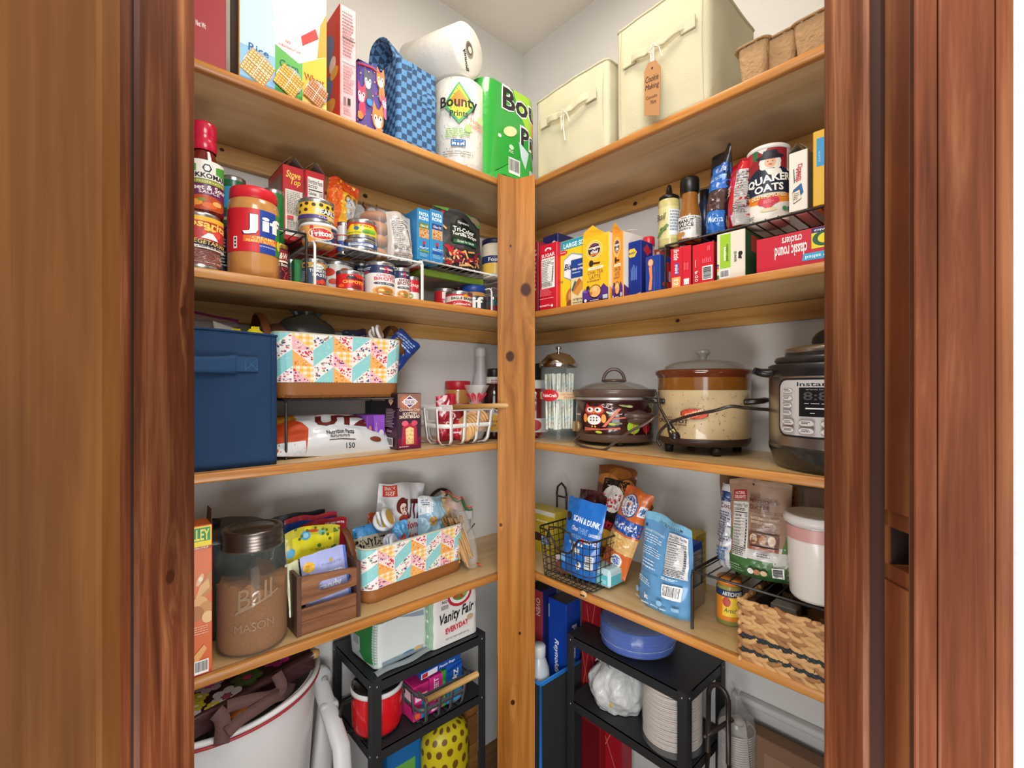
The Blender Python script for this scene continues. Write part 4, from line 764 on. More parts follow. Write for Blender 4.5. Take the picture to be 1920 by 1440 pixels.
def chai(label, a, b, t, q, yaw, c, c2):
    P = at('R', a, b, t, Z2, q, yaw=yaw); w, h = P['w'], P['h']
    fr = [E(.45, .79, .33, .15, '#f2d070'), E(.45, .79, .3, .135, c), E(.45, .79, .25, .115, '#e9dcc8'), E(.45, .79, .235, .105, '#3b2a30'), PG([(.24, .73), (.66, .73), (.55, .7), (.35, .7)], '#c8782c'), PG([(.25, .84), (.65, .86), (.55, .885), (.38, .885)], '#6a3a50'), T('oregon', .25, .79, .66, .835, '#f4eee4', bold=.05), T('chai', .32, .735, .6, .79, '#f4eee4', bold=.05),
          E(.34, .59, .09, .05, '#2c2024'), PG([(.4, .6), (.7, .59), (.66, .56), (.42, .57)], '#4a2c28'), R(.22, .49, .8, .53, '#f6e8c8'), T('THE ORIGINAL', .3, .5, .72, .52, '#7a5a2a'), T('CHAI TEA', .2, .42, .8, .475, '#6a5440', bold=.01), T('LATTE', .28, .35, .7, .405, '#6a5440', bold=.01), LN(.18, .3, .84, .33, 2, '#8a6a3a'),
          PG([(0, .02), (0, .17), (.1, .21), (.3, .16), (.6, .14), (.82, .25), (1, .17), (1, .02)], '#4c2c78'), PG([(.02, .16), (.1, .22), (.2, .15)], '#7a58a8'), E(.22, .22, .07, .035, '#2a2430'), E(.5, .15, .24, .105, '#2c1c20'), E(.5, .155, .21, .09, '#e8a860'), E(.5, .19, .08, .03, '#f0c080'), E(.35, .13, .05, .03, '#c86a30'), R(0, 0, 1, .035, '#2c2038'), LN(.3, .008, .7, .026, 1, '#e8e0f0'), E(.13, .03, .05, .025, '#e8e0f0'), R(.8, .02, .98, .08, '#b8c0c8')]
    rt = [R(0, 0, 1, 1, '#ded6cc'), LN(.3, .4, .5, .9, 6, '#6a5a50', vert=True), PG([(0, 0), (1, 0), (1, .12), (.5, .1), (0, .2)], c2)]
    o = carton('chai_box', label, 'box', P, .065, c, front=fr, right=rt, group='chai latte boxes')
    lp = MB(); m = M(c, .5)
    lp.poly([(-w/2, .001, h), (w/2*.7, .001, h), (w/2*.25, -.004, h+.012), (-w/2*.1, -.006, h+.024), (-w/2*.8, -.003, h+.014)], m); lp.poly([(w/2*.6, .001, h), (w/2, .001, h), (w/2, .05, h+.012), (w/2*.5, .03, h+.01)], M('#e4dcd0', .6))
    f = lp.build('torn_flap', o); md = f.modifiers.new('s', 'SOLIDIFY'); md.thickness = .0007
    return o
chai('yellow chai latte box facing straight out, front of the pair', 1092, 1142, 441, .012, 0, '#eeb421', '#e8a030')
chai('orange chai latte box turned slightly aside, right of the yellow one', 1146, 1170, 436, .02, -8, '#e0922c', '#5a2a6a')
P = at('R', 1178, 1202, 452, Z2, .03)
carton('wafer_box', 'tall deep blue carton with a yellow hexagon, right of the chai boxes', 'box', P, .05, '#122a7c', front=[E(.3, .8, .4, .09, '#d8b838', 6), T('BABY', .02, .775, .6, .82, '#1a2a6a', bold=.05), LN(.2, .3, .75, .6, 6, '#6a86c8', vert=True), PG([(0, 0), (1, 0), (1, .06)], '#d8a070')], right=[PG([(.15, .85), (.5, .97), (.9, .85), (.5, .75)], '#b8243a'), R(0, 0, 1, .1, '#0e2266')])
P = at('R', 1204, 1229, 441, Z2, .07, rnd=True)
bottle('slender clear syrup bottle with a red cap, before the black riser', P, [(0, 0), (.95, 0), (1, .04), (1, .6), (.85, .72), (.75, .82), (.75, .86)], M('#b9a9a2', .15, coat=.6), [(.1, .5, 1.01, '#8c8f8a', [LN(.2, .2, .8, .8, 4, '#d0d0d0')], 2)], cap=M('#c81f30', .3), capprof=[(.78, .85), (.82, .86), (.82, .98), (.76, 1), (0, 1)])
P = at('R', 1210, 1238, 479, Z2, .012)
carton('snack_box', 'royal blue box with an orange emblem running down it', 'box', P, .07, '#1f3a86', front=[E(.35, .82, .2, .11, '#d8743a'), E(.35, .82, .15, .085, '#f0b080'), PG([(.22, .7), (.44, .72), (.48, .4), (.42, .05), (.2, .05), (.3, .4)], '#e0824a'), R(.6, .0, .63, .7, '#4a70b8')], right=[E(.45, .7, .2, .16, '#b8303a'), E(.6, .45, .2, .18, '#c83a3a'), E(.4, .2, .3, .08, '#b84030'), R(.5, .3, .62, .6, '#d8d8d8')])
P = at('R', 1222, 1252, 466, Z2, .10); carton('snack_box', 'orange and red box behind the royal blue one', 'box', P, .06, '#b8432c', front=[R(.3, .5, .5, .95, '#d8d0c8')])
def redbox(label, a, b, t, fr, q=.012):
    P = at('R', a, b, t, Z2, q); return carton('cracker_box', label, 'box', P, .12, '#c8202f', front=fr, right=[R(0, 0, 1, 1, '#7a1620')], group='red cracker boxes under the black riser')
redbox('red box with tan lower corner, left of the red box pair', 1257, 1295, 463, [T('Brittle', .15, .7, .42, .98, '#f0e0dc', rot=270, shear=.3), R(.2, .32, .42, .62, '#5a5090'), T('mini', .22, .36, .4, .58, '#f0f0f0', rot=270), R(.06, 0, .5, .26, '#e8a860'), T('12', .15, .05, .4, .2, '#f6ecd8', rot=270), R(.68, .03, .95, .18, '#e8e0d8'), R(.6, .1, .63, .95, '#a01824'), LN(.7, .4, .95, .6, 3, '#e06a70', vert=True)])
redbox('red box with a barcode, right of the red box pair', 1298, 1338, 456, [BC(.48, .07, .98, .42, True), T('f', .1, .25, .28, .33, '#f0e0e0'), E(.2, .18, .08, .035, '#f0e0e0'), E(.2, .18, .05, .02, '#c8202f'), E(.2, .09, .08, .035, '#f0e0e0'), E(.2, .09, .05, .02, '#c8202f'), LN(.5, .5, .95, .64, 5, '#e0707a', vert=True), LN(.75, .8, .9, .97, 3, '#e0707a', vert=True), R(.14, .42, .18, .62, '#e8a8ac')])
P = at('R', 1344, 1397, 434, Z2, .012)
carton('oat_bar_box', 'white and lime oat carton with sideways lettering', 'box', P, .14, '#ddd5c4', front=[R(.1, .24, .5, .98, '#93c02c'), T('instant', .25, .4, .34, .7, '#f4f4e8', rot=270, bold=.05), T('oatmeal', .34, .38, .44, .76, '#3a5a1c', rot=270, bold=.05), T('QUAKER', .62, .33, .72, .57, '#231f20', rot=270, bold=.04), E(.86, .5, .08, .05, '#231f20'), PG([(.78, .4), (.92, .38), (.86, .5), (.8, .5)], '#231f20'), BC(.1, .02, .46, .2), R(.0, .3, .07, .34, '#3a3a8c'), R(0, .25, .07, .28, '#c83a3a'), R(0, .2, .07, .23, '#e8c030'), R(0, .02, .07, .1, '#2a7a3c')], right=[R(0, 0, 1, 1, '#245a34'), R(.2, .6, .5, .95, '#b8402c'), E(.65, .25, .28, .22, '#8a6a4a'), E(.65, .25, .2, .15, '#5a4030')])
P = at('R', 1418, 1580, 452, Z2, .01); P['h'] = .062
carton('cracker_box', 'long red classic round crackers box lying upside down on the shelf', 'box', P, .12, '#c41f36', front=[T('classic round', .23, .3, .62, .66, '#f0e6e4', rot=180, bold=.04), T('crackers', .32, .68, .56, .92, '#f0e6e4', rot=180, bold=.03), R(.67, .42, 1, .98, '#e0d020'), E(.82, .68, .14, .22, '#1f5a3a'), E(.82, .68, .08, .14, '#e0d020'), R(.67, .86, 1, 1, '#22205a'), T('Organics', .7, .88, .98, .97, '#e8e8f0', rot=180), PG([(.56, .12), (1, .1), (1, .32), (.58, .32)], '#3aa0cc'), T('lightly salted', .6, .15, .98, .28, '#e8f4fa', rot=180)], group=None)
P = at('R', 1424, 1452, 460, Z2, .10, rnd=True); can('dark jar in the shade behind the red crackers box', P, '#2a1c14', [LN(.2, .3, .8, .8, 4, '#5a4030')])
rack('long black wire riser on the second right shelf, holding the oats', XF+.03, XF+.25, .14, .525, Z2, Z2+.1, bk, 'R', .0215)
RC = Z2+.1035
P = at('R', 1236, 1274, 338, RC, .045, rnd=True)
bottle('squeeze bottle of pale green olive sauce with a black spout', P, [(0, 0), (.95, 0), (1, .03), (1, .7), (.96, .74), (.8, .76)], M('#c3b777', .2, coat=.5, var=.1, vs=120), [(.12, .62, 1.012, '#cdc488', [R(.5, .1, 1, .9, '#d4dbe0'), LN(.52, .2, .95, .85, 7, '#8a8f9c'), E(.3, .3, .12, .06, '#3f5a34'), PG([(0, .1), (.1, .05), (.5, .4), (.42, .45)], '#5f7a3c'), T('Basil', .02, .6, .4, .8, '#3a3a2c', shear=.3)], 2.6)], cap=M('#15120f', .3), capprof=[(.86, .745), (.92, .75), (.92, .8), (.7, .825), (.32, .86), (.22, .96), (.14, 1), (0, 1)])
P = at('R', 1273, 1314, 326, RC, .04, rnd=True)
bottle('brown Peanut Sauce bottle with a black cap', P, [(0, 0), (.95, 0), (1, .03), (1, .38), (.9, .5), (.74, .6), (.7, .76)], M('#8f5a22', .15, coat=.6, var=.1), [(.04, .38, 1.012, '#dcdad4', [T('THAI STYLE', .2, .88, .7, .96, '#2a2420'), T('PEANUT', .06, .68, .62, .85, '#1c1816', bold=.06), T('SAUCE', .1, .5, .62, .66, '#1c1816', bold=.06), LN(.1, .36, .6, .46, 2, '#4a423c'), PG([(0, 0), (.25, 0), (.2, .3), (0, .4)], '#c88a3c'), LN(.68, .1, .95, .9, 8, '#8a8580'), E(.3, .2, .07, .08, '#a87838')], 2.7)], cap=M('#14110f', .35), capprof=[(.74, .76), (.84, .78), (.84, .96), (.78, 1), (0, 1)])
P = at('R', 1308, 1335, 352, RC, .12, rnd=True); bottle('dark blue bottle behind the peanut sauce', P, [(0, 0), (1, 0), (1, .7), (.6, .85)], M('#1c2a4a', .3), [], cap=M('#101018', .4), capprof=[(.65, .82), (.65, 1), (0, 1)])
P = at('R', 1304, 1352, 272, RC, .03, yaw=-14)
pouch('chocolate_pouch', 'black and blue stand-up pouch leaning, tallest on the black riser', 'bag', P, .075, '#17181f', [R(.2, .66, 1, .8, '#2a6ac0'), R(.2, .62, 1, .66, '#8ab8e8'), R(.2, .5, 1, .62, '#2a6ac0'), T('Vanilla', .4, .7, .9, .76, '#dce8f4', shear=.2), T('RICH', .4, .625, .7, .655, '#1c2a4a'), R(.25, .26, 1, .49, '#4a3230'), R(.25, 0, 1, .25, '#2368b8'), T('Mocha', .5, .12, .9, .19, '#dce8f4')], wr=.004, seed=5, lean=.05, curl=.2, seal='#101114')
P = at('R', 1340, 1368, 322, RC, .09, rnd=True); bottle('jar with a wide black lid behind the red pouch', P, [(0, 0), (1, 0), (1, .75), (.9, .78)], M('#5a4a44', .3), [], cap=M('#121110', .4), capprof=[(1.06, .76), (1.1, .78), (1.1, .96), (1.0, 1), (0, 1)], name='spice_jar', cat='jar', capname='lid')
P = at('R', 1380, 1404, 330, RC, .12, rnd=True); bottle('dark lidded jar close behind the oats canister', P, [(0, 0), (1, 0), (1, .75), (.9, .78)], M('#4a3a34', .3), [], cap=M('#1a1716', .4), capprof=[(1.06, .76), (1.1, .78), (1.1, .96), (1.0, 1), (0, 1)], name='spice_jar', cat='jar', capname='lid')
P = at('R', 1352, 1400, 288, RC, .018, yaw=2)
pouch('seasoning_pouch', 'red stand-up pouch with a silver nutrition panel, left of the oats', 'bag', P, .07, '#c41f2c', [NF(.42, .14, .98, .82, '#c6c2c0', '#2a2626'), R(.42, 0, 1, .13, '#b8b4b2'), E(.1, .14, .08, .05, '#6a7a34'), E(.2, .06, .1, .05, '#8a5a30'), T('Bold', .05, .45, .28, .6, '#f0d8d0', rot=90)], wr=.003, seed=7, lean=.05, curl=.1, seal='#b01826')
# oats canister
P = at('R', 1402, 1482, 270, RC, .035, rnd=True); r, h = P['r'], P['h']
qa = [R(0, 0, 1, .26, '#e2ddd2'), PG([(0, .26), (0, .38), (.5, .3), (1, .38), (1, .26), (.5, .2)], '#dd8428'), R(0, .36, 1, 1, '#18203a'), R(0, .62, 1, 1, '#8c1c28'), PG([(0, .97), (.25, .97), (.2, .8), (.1, .78)], '#b82834'), PG([(.2, .97), (.34, .97), (.3, .82), (.22, .84)], '#2a6a3c'), PG([(.28, .97), (.5, .97), (.42, .88)], '#d8d0cc'), PG([(0, .5), (.1, .62), (.3, .7), (.6, .72), (.8, .68), (1, .6), (1, .36), (0, .36)], '#151c34'),
      E(.53, .77, .19, .09, '#ddd8ce'), E(.42, .72, .07, .05, '#e0dbd0'), E(.64, .72, .07, .05, '#e0dbd0'), E(.53, .765, .095, .075, '#e0ac88'), E(.49, .775, .012, .008, '#3a2a24', 8), E(.57, .775, .012, .008, '#3a2a24', 8), E(.53, .735, .035, .01, '#b0604a'), E(.53, .84, .24, .035, '#1c1c24'), PG([(.38, .84), (.42, .92), (.64, .92), (.68, .84)], '#1c1c24'), PG([(.44, .68), (.5, .6), (.6, .58), (.74, .62), (.7, .67)], '#e8e2d4'),
      PG([(.84, .65), (.96, .65), (.96, .95), (.84, .95)], '#d8d2c8'), LN(.86, .68, .94, .92, 4, '#3a3432', vert=True), T('QUAKER.', .1, .48, .95, .6, '#f6f2ea', bold=.06, ang=6), T('OATS', .26, .375, .76, .475, '#f6f2ea', bold=.06, ang=3), T('OLD FASHIONED', .2, .295, .82, .345, '#f6e6c0', bold=.03, ang=3), E(.42, .24, .1, .05, '#c8384a'), E(.58, .25, .1, .05, '#c8384a'), PG([(.33, .235), (.67, .245), (.5, .13)], '#c8384a'), E(.5, .13, .14, .025, '#d8c8a0'), LN(.42, .21, .6, .26, 3, '#e8909a'), E(.78, .14, .05, .03, '#3a8a4c'), R(.84, .12, .94, .17, '#2a5a8c'), LN(.05, .03, .3, .08, 2, '#6a645c')]
o = put(MB().lathe([(0, 0), (r, 0), (r, h), (0, h)], '#dfd9cd', 48).build('oats_canister'), P); tag(o, 'round oats canister with a hatted figure and orange band', 'canister')
f = MB(); art(f, cylfn(r*1.003, 0, h, P['face'], 2.7), qa, r*2.7, h, .0004, .006, .00005); f.build('label', o)
MB().lathe([(r*1.0, h-.006), (r*1.035, h-.006), (r*1.035, h+.001), (r*.98, h+.003), (0, h+.002)], M('#e4e0d8', .4), 48).build('lid', o)
P = at('R', 1479, 1514, 283, RC, .03)
carton('whipped_topping_box', 'opened white whipped topping box with red sideways lettering', 'box', P, .12, '#e2dbcf', front=[T('Dream', .5, .5, .76, .78, '#b82834', rot=270, bold=.06), T('Whip', .32, .48, .56, .74, '#b82834', rot=270, bold=.06), PG([(.22, .72), (.28, .72), (.32, .5), (.26, .46)], '#2a6a4c'), PG([(.2, .36), (.7, .45), (.82, .28), (.3, .15)], '#24568c'), PG([(.14, .32), (.6, .36), (.7, .18), (.24, .12)], '#2a2626'), PG([(.16, .31), (.59, .345), (.68, .19), (.25, .135)], '#e4d8c0'), LN(.25, .17, .6, .3, 4, '#7a746c')], right=[R(0, 0, 1, 1, '#8a7a6c'), E(.6, .15, .3, .1, '#b8402c')], flaps='roof')
P = at('R', 1524, 1575, 239, RC, .03)
carton('cereal_box', 'yellow box with a light blue window, against the right jamb', 'box', P, .05, '#d8a81c', front=[R(.12, .52, .7, .9, '#2f8ec0'), T('corn', .2, .58, .28, .72, '#8ac4e0', rot=90)])
# ================================================================ third shelf, left
P = at('L', 330, 519, 626, Z3, .022); P['h'] = .25; P['w'] = .262; P['loc'] = (P['loc'][0]*0+.271-.131, P['loc'][1], Z3)
Pq = P
o, f, m = fabric_bin('navy blue fabric bin at the left end of the third shelf', P, .235, '#0e3155', None, bulge=.004, groove='#0e3050')
w_, h_ = P['w'], P['h']
hm = M('#143c62', .75, bump=.0006, bs=300)
mb = MB(); mb.grid(lambda u, v: (w_/2-.195+.125*u, -.008-.009*sin(PI*u), h_*.77+.034*(v-.5)*(1-.2*sin(PI*u))-.003*sin(PI*u)), 20, 5, hm)
hh = mb.build('handle', o); md = hh.modifiers.new('s', 'SOLIDIFY'); md.thickness = .003
X1_ = w_/2-.036; MB().box(X1_-.040, -.0085, h_*.77-.014, X1_, -.004, h_*.77+.014, hm, .001).build('stitched_patch', o)
sb = MB()
for a, b in (((0, 0), (1, 1)), ((0, 1), (1, 0)), ((0, 0), (0, 1)), ((1, 0), (1, 1))): sb.tube([(X1_-.022+.02*a[0], -.0088, h_*.77-.011+.022*a[1]), (X1_-.022+.02*b[0], -.0088, h_*.77-.011+.022*b[1])], .0004, '#3f74a4', 4)
sb.build('stitching', o)
bx, by = P['loc'][0], P['loc'][1]
# in the navy bin
zb = M('#cdbfc4', .1, alpha=.28, coat=.7, bump=.003, bs=40)
P = xy(bx+.01, by+.10, Z3+.185, 0, .15, .122); o = pouch('zip_bag', 'clear zip bag with a magenta zipper sticking out of the navy bin', 'bag', P, .06, '#cdbfc4', [], 'pillow', .006, 3, mat=zb, tilt=(-8, 4))
f, _ = pouchfn(P['w'], P['h'], .06, 'pillow', .006, 3)
mb = MB(); mb.grid(lambda u, v: [a+b for a, b in zip(f(u, .93+.07*v, .001), (0, 0, 0))], 20, 3, '#8c2a6c'); mb.build('zip_strip', o)
for k, (x, y, z, rx, c, l, n_) in enumerate(((bx-.0, by+.115, Z3+.235, .045, '#a5683c', 'brown lumpy snack inside the clear zip bag', 'snack'), (bx+.06, by+.105, Z3+.235, .02, '#24366c', 'dark blue wrapped sweet inside the clear zip bag', 'sweet'), (bx+.072, by+.06, Z3+.248, .013, '#d8c41c', 'yellow wrapped sweet at the middle rim of the navy bin', 'sweet'), (bx+.103, by+.05, Z3+.254, .016, '#e0d01c', 'larger yellow wrapped sweet by the right edge of the navy bin', 'sweet'))):
    mb = MB(); mb.grid(lambda u, v: (rx*sin(PI*v)*cos(2*PI*u)*(1+.2*noise.noise(Vector((u*6, v*4, k)))), rx*.7*sin(PI*v)*sin(2*PI*u), -(.02 if rx > .02 else .012)*cos(PI*v)*(1+.5*noise.noise(Vector((u*5, v*6, k+3))))), 24, 14, M(c, .35, bump=.002, bs=60), True, True)
    o = mb.build('wrapped_snack' if k == 0 else 'wrapped_sweet'); o.location = (x, y, z); tag(o, l, n_)
    if k > 1: t_ = MB(); t_.grid(lambda u, v: ((u-.5)*.017*(1-.2*v), .003*sin(12*u), .008+.009*v), 12, 3, M(c, .35)); t_.build('twisted_end', o)
mb = MB(); mb.grid(lambda u, v: (.07*(u-.5), .03*v, .05*(1-u)*v+.0), 8, 4, '#dcdcd8'); o = mb.build('paper_slip'); o.location = (bx+.085, by+.12, Z3+.235); o.rotation_euler = (.9, -.2, 0); md = o.modifiers.new('s', 'SOLIDIFY'); md.thickness = .001; tag(o, 'white paper slip in the navy bin behind the yellow sweets', 'paper')
# riser
rack('black wire riser on the third left shelf under the patchwork basket', .300, .575, 1.027, 1.215, Z3, Z3+.1235, bk, 'L')
# patchwork baskets
PC = {'t': ('#8fcfd0', ['#c8e8e8', '#b4dede']), 'w': ('#eeeae4', ['#d8485a', '#24508c', '#5aa06a', '#e88ca0']), 'g': ('#f0b84a', []), 'p': ('#eeb8bc', ['#c8384a', '#34408c', '#f4dcdc']), 'r': ('#f1e4e0', ['#d83040', '#e0485a', '#d02838']), 'o': ('#f0b060', ['#e8883a', '#f4c88a', '#e06a3a'])}
def patch_art(nu, nv, seed):
    rn = random.Random(seed); o = []
    seq = [('p', 'g'), ('w', 't'), ('o', 'r'), ('t', 'w')]
    for i in range(nu):
        for j in range(nv):
            q_ = (i+2*j) % 4; a, b = seq[q_]; x0, x1, y0, y1 = i/nu, (i+1)/nu, j/nv, (j+1)/nv; fl = 1 if q_ in (0, 2) else 0
            for k, c in enumerate((a, b)):
                tri = ([(x0, y0), (x1, y0), (x0, y1)], [(x1, y0), (x1, y1), (x0, y1)])[k] if fl else ([(x0, y0), (x1, y1), (x0, y1)], [(x0, y0), (x1, y0), (x1, y1)])[k]
                bc, dc = PC[c]; o.append(PG(tri, bc))
                A_, B_, C_ = tri
                def pt(): 
                    s, t = rn.random(), rn.random()
                    if s+t > 1: s, t = 1-s, 1-t
                    s, t = .07+s*.8, .07+t*.8
                    return A_[0]+(B_[0]-A_[0])*s+(C_[0]-A_[0])*t, A_[1]+(B_[1]-A_[1])*s+(C_[1]-A_[1])*t
                if c == 'g':
                    for q in range(6):
                        X = x0+(x1-x0)*(q+.5)/6
                        for q2 in range(6):
                            Y = y0+(y1-y0)*(q2+.5)/6; ins = ((X-x0)/(x1-x0)+(Y-y0)/(y1-y0) < .9) == (k == 0) if fl else (((Y-y0)/(y1-y0) > (X-x0)/(x1-x0)) == (k == 0))
                            if ins and (q % 2 or q2 % 2): o.append(R(X-(x1-x0)/12, Y-(y1-y0)/12, X+(x1-x0)/12, Y+(y1-y0)/12, '#f4ead4' if (q % 2 and q2 % 2) else '#f3cf8a'))
                else:
                    for _ in range({'t': 12, 'w': 20, 'p': 16, 'r': 24, 'o': 16}[c]):
                        X, Y = pt(); s = rn.uniform(.5, 1)*(.085 if c != 't' else .035); 
                        o.append(E(X, Y, (x1-x0)*s*rn.uniform(.6, 1), (y1-y0)*s*rn.uniform(.5, 1), rn.choice(dc), 6))
    return o
def basket(label, P, depth, nu, nv, seed, fl=1.06, rimz=0):
    w, h = P['w'], P['h']; R_ = .028; L = perim(w, depth, R_); zb_ = .033
    def S(u, v, d=0):
        (x, y), n = rrect(u, w, depth, R_); k = 1+(fl-1)*v; yc = depth/2
        return (x*k+n[0]*d, yc+(y-yc)*k+n[1]*d, h*v)
    e = empty('fabric_basket', label, 'basket', P)
    v0 = zb_/h
    mb = MB(); lea = M('#8f5a2e', .45, bump=.0005, bs=250, var=.08, vs=20)
    mb.grid(lambda u, v: S(u, v0*v, .0015 if v > 0 else -.003), 96, 4, lea, True, True); mb.box(-w/2+.008, .008, 0.0005, w/2-.008, depth-.008, .004, lea); mb.build('leather_base', e)
    mb = MB(); mb.grid(lambda u, v: S(u, v0+(1-v0)*v), 96, 6, '#e6ded4', True, True)
    art(mb, lambda u, v, d: S(u, v0+(1-v0)*v, d), patch_art(nu, nv, seed), L, h-zb_, .0006, .02, .0000012)
    mb.build('patchwork_wall', e)
    mb = MB(); mb.grid(lambda u, v: S(u, v0+(1-v0)*v, -.005), 96, 4, '#d8cfc2', True, True); mb.build('lining', e)
    MB().tube([S(i/96, 1, -.0025) for i in range(96)], .0035, '#c9c6b4', 6, True).build('rim', e)
    st = MB()
    for i in range(140): a = S((i+.15)/140, v0, .0022); b = S((i+.6)/140, v0, .0022); st.tube([a, b], .0005, '#5a3418', 3)
    st.build('stitching', e)
    # leather loop handles on the ends
    for sx in (-1, 1):
        X = sx*(w/2*fl+.006); hb = MB(); pts = []
        for i in range(15):
            t = i/14; y = depth/2+(t-.5)*.13; z = h-.03+.075*sin(PI*t)**.7; pts.append((X+sx*.004*sin(PI*t), y, z))
        hb.tube(pts, .0095, M('#6d4022', .5), 8, flat=.35); ho = hb.build('handle', e)
        for q in (0, 14):
            MB().ball((pts[q][0]+sx*.004, pts[q][1], pts[q][2]-.002), .002, .003, .003, M('#c8c0a8', .3, .9)).build('rivet', ho)
    return e, S
P = at('L', 524, 750, 632, Z3+.1275, .08, h=.137); P['loc'] = (P['loc'][0], P['loc'][1], Z3+.1275)
e, S = basket('patchwork fabric basket with brown leather base, up on the black riser', P, .165, 20, 3, 11)
bx, by = P['loc'][0], P['loc'][1]; zt_ = Z3+.1275+P['h']
P = xy(bx-.075, by+.06, zt_-.05, 0, .12, .085)
mb = MB(); bgm = M('#2c3338', .35, bump=.003, bs=30, coat=.3)
mb.grid(lambda u, v: (.068*sin(PI*v)**.8*cos(2*PI*u)*(1+.1*noise.noise(Vector((u*7, v*5, 1)))), .05*sin(PI*v)*sin(2*PI*u), -.055*cos(PI*v)*(1+.15*noise.noise(Vector((u*6, v*6, 5))))), 30, 20, bgm, True, True)
o = mb.build('bin_liner_bundle'); o.location = (bx-.06, by+.075, zt_-.005); tag(o, 'crumpled dark grey bag heaped in the upper patchwork basket', 'bag')
f = MB(); f.grid(lambda u, v: (.04*(u-.5)*(1+v), .01*sin(9*u), .045+.02*v), 10, 3, bgm); f.build('gathered_neck', o)
mb = MB(); mb.grid(lambda u, v: (-.0+.05*sin(PI*v)*cos(2*PI*u), .04*sin(PI*v)*sin(2*PI*u), -.04*cos(PI*v)), 20, 12, M('#5a3a26', .6, bump=.002), True, True); o = mb.build('bread_roll_bag'); o.location = (bx-.115, by+.08, zt_-.012); tag(o, 'brown bag at the left end of the upper patchwork basket', 'bag')
P = xy(bx+.125, by+.03, zt_-.06, 0, .075, .10); 
pouch('cookie_pouch', 'shiny royal blue bag folded over the right end of the upper patchwork basket', 'bag', P, .045, '#1a3f8c', [LN(.1, .55, .8, .85, 4, '#9cb8e0')], 'pillow', .006, 6, tilt=(8, 40))
P = xy(bx+.055, by+.04, zt_-.05, 0, .06, .075); pouch('cookie_pouch', 'dark navy bag with white marks, left of the white clip', 'bag', P, .035, '#151f3c', [LN(.4, .5, .9, .8, 4, '#9ca4b0')], 'pillow', .005, 8, tilt=(10, -10))
def clip(label, loc, rz, c1, c2, s=1):
    e = bpy.data.objects.new('bag_clip', None); COL.objects.link(e); e.location = loc; e.rotation_euler = rz; tag(e, label, 'clip')
    for k in (-1, 1):
        m_ = MB(); m_.lathe([(0, -.003*s), (.017*s, -.003*s), (.019*s, 0), (.017*s, .003*s), (0, .003*s)], c1, 24); m_.lathe([(0, .0034*s), (.013*s, .0034*s)], c2, 24)
        o = m_.build('clip_disc', e); o.rotation_euler = (0, k*.45, 0); o.location = (0, 0, k*.006*s)
    MB().tube([(-.012*s, -.012*s, 0), (-.014*s, .012*s, 0)], .003*s, c1, 8).build('hinge', e)
clip('white round bag clip on the navy and blue bags in the upper basket', (bx+.085, by+.012, zt_+.016), (1.1, .3, .2), '#d8d6d2', '#a08468')
# chip bag under the riser
P = at('L', 470, 735, 770, Z3, .0); P = xy(.425, 1.12, Z3+.004, math.radians(2), .3, .2)
mb = MB(); ww, dd, tt = .30, .145, .085; base = M('#d5d9de', .28, bump=.0016, bs=28, coat=.4)
def chip(u, v, s=1, d=0):
    X = (u-.5)*ww; k = (sin(PI*min(1, max(0, u)))**.5)*(sin(PI*min(1, max(0, v)))**.5)
    wv = .006*noise.noise(Vector((u*5, v*5, 2)))*k+.003*noise.noise(Vector((u*12, v*12, 5)))*k
    return (X*(1-.05*k), dd*(v-.5)*(1-.08*k)-.01, .042+s*(k*tt/2*(.95 if s > 0 else .86)+d)+wv-.02*(1-k)*u)
mb.grid(lambda u, v: chip(u, v), 40, 28, base); mb.grid(lambda u, v: chip(u, v, -1), 40, 28, base)
art(mb, lambda u, v, d: chip(u, v, 1, d), [PG([(0, 0), (.2, 0), (.24, .35), (.18, .6), (.2, 1), (0, 1)], '#b8431c'), PG([(.02, .6), (.2, .65), (.2, .85), (.02, .9)], '#c8902c'), PG([(0, 0), (.2, 0), (.2, .14), (0, .2)], '#d5d9de'), T('UTZ', .30, .36, .84, .64, '#5a1c18', bold=.08, shear=.2), T('Kettle Classics', .34, .69, .72, .77, '#b84a38', bold=.03), PG([(.8, .56), (.9, .52), (.88, .44), (.84, .46)], '#c8602c'), R(.83, .4, .95, .46, '#d8682c'), T('Nutrition Facts', .36, .2, .58, .27, '#2a2626', bold=.04), R(.37, .11, .58, .12, '#4a2020'), T('150', .5, .03, .57, .08, '#2a2626'), LN(.38, .13, .56, .18, 2, '#6a6460'), E(.76, .14, .05, .04, '#7a3a24')], ww, dd, .001, .01, .0001)
# the art on the underside shows on the front roll of the bag
o = put(mb.build('chip_bag'), P); o.rotation_euler = (math.radians(31), math.radians(2), P['rz']); o.location.z += .006; tag(o, 'puffed white and orange potato chip bag lying under the black riser', 'bag')
MB().grid(lambda u, v: (ww*.475+.03*u, dd*.9*(v-.5)*(1-.3*u)-.01, .036-.01*u+.004*sin(14*v)), 4, 20, M('#c6ccd2', .3, bump=.001, bs=200)).build('seal', o)
P = at('L', 688, 722, 778, Z3, .10, base=None); carton('tea_box', 'glossy purple carton between the chip bag and shortbread box', 'box', P, .08, '#8a4cb4', front=[R(.0, 0, .35, 1, '#6a3494'), R(.3, .1, .36, .9, '#5a2a80'), LN(.45, .3, .6, .8, 3, '#c8a0e0', vert=True), E(.8, .45, .15, .12, '#d8d0e0'), E(.15, .6, .08, .1, '#c87a5a')])
P = at('L', 697, 722, 752, Z3, .17); P['h'] = .115; carton('snack_box', 'dark slate box at the back behind the purple carton', 'box', P, .04, '#3a3c42')
P = at('L', 745, 790, 737, Z3, base=842)
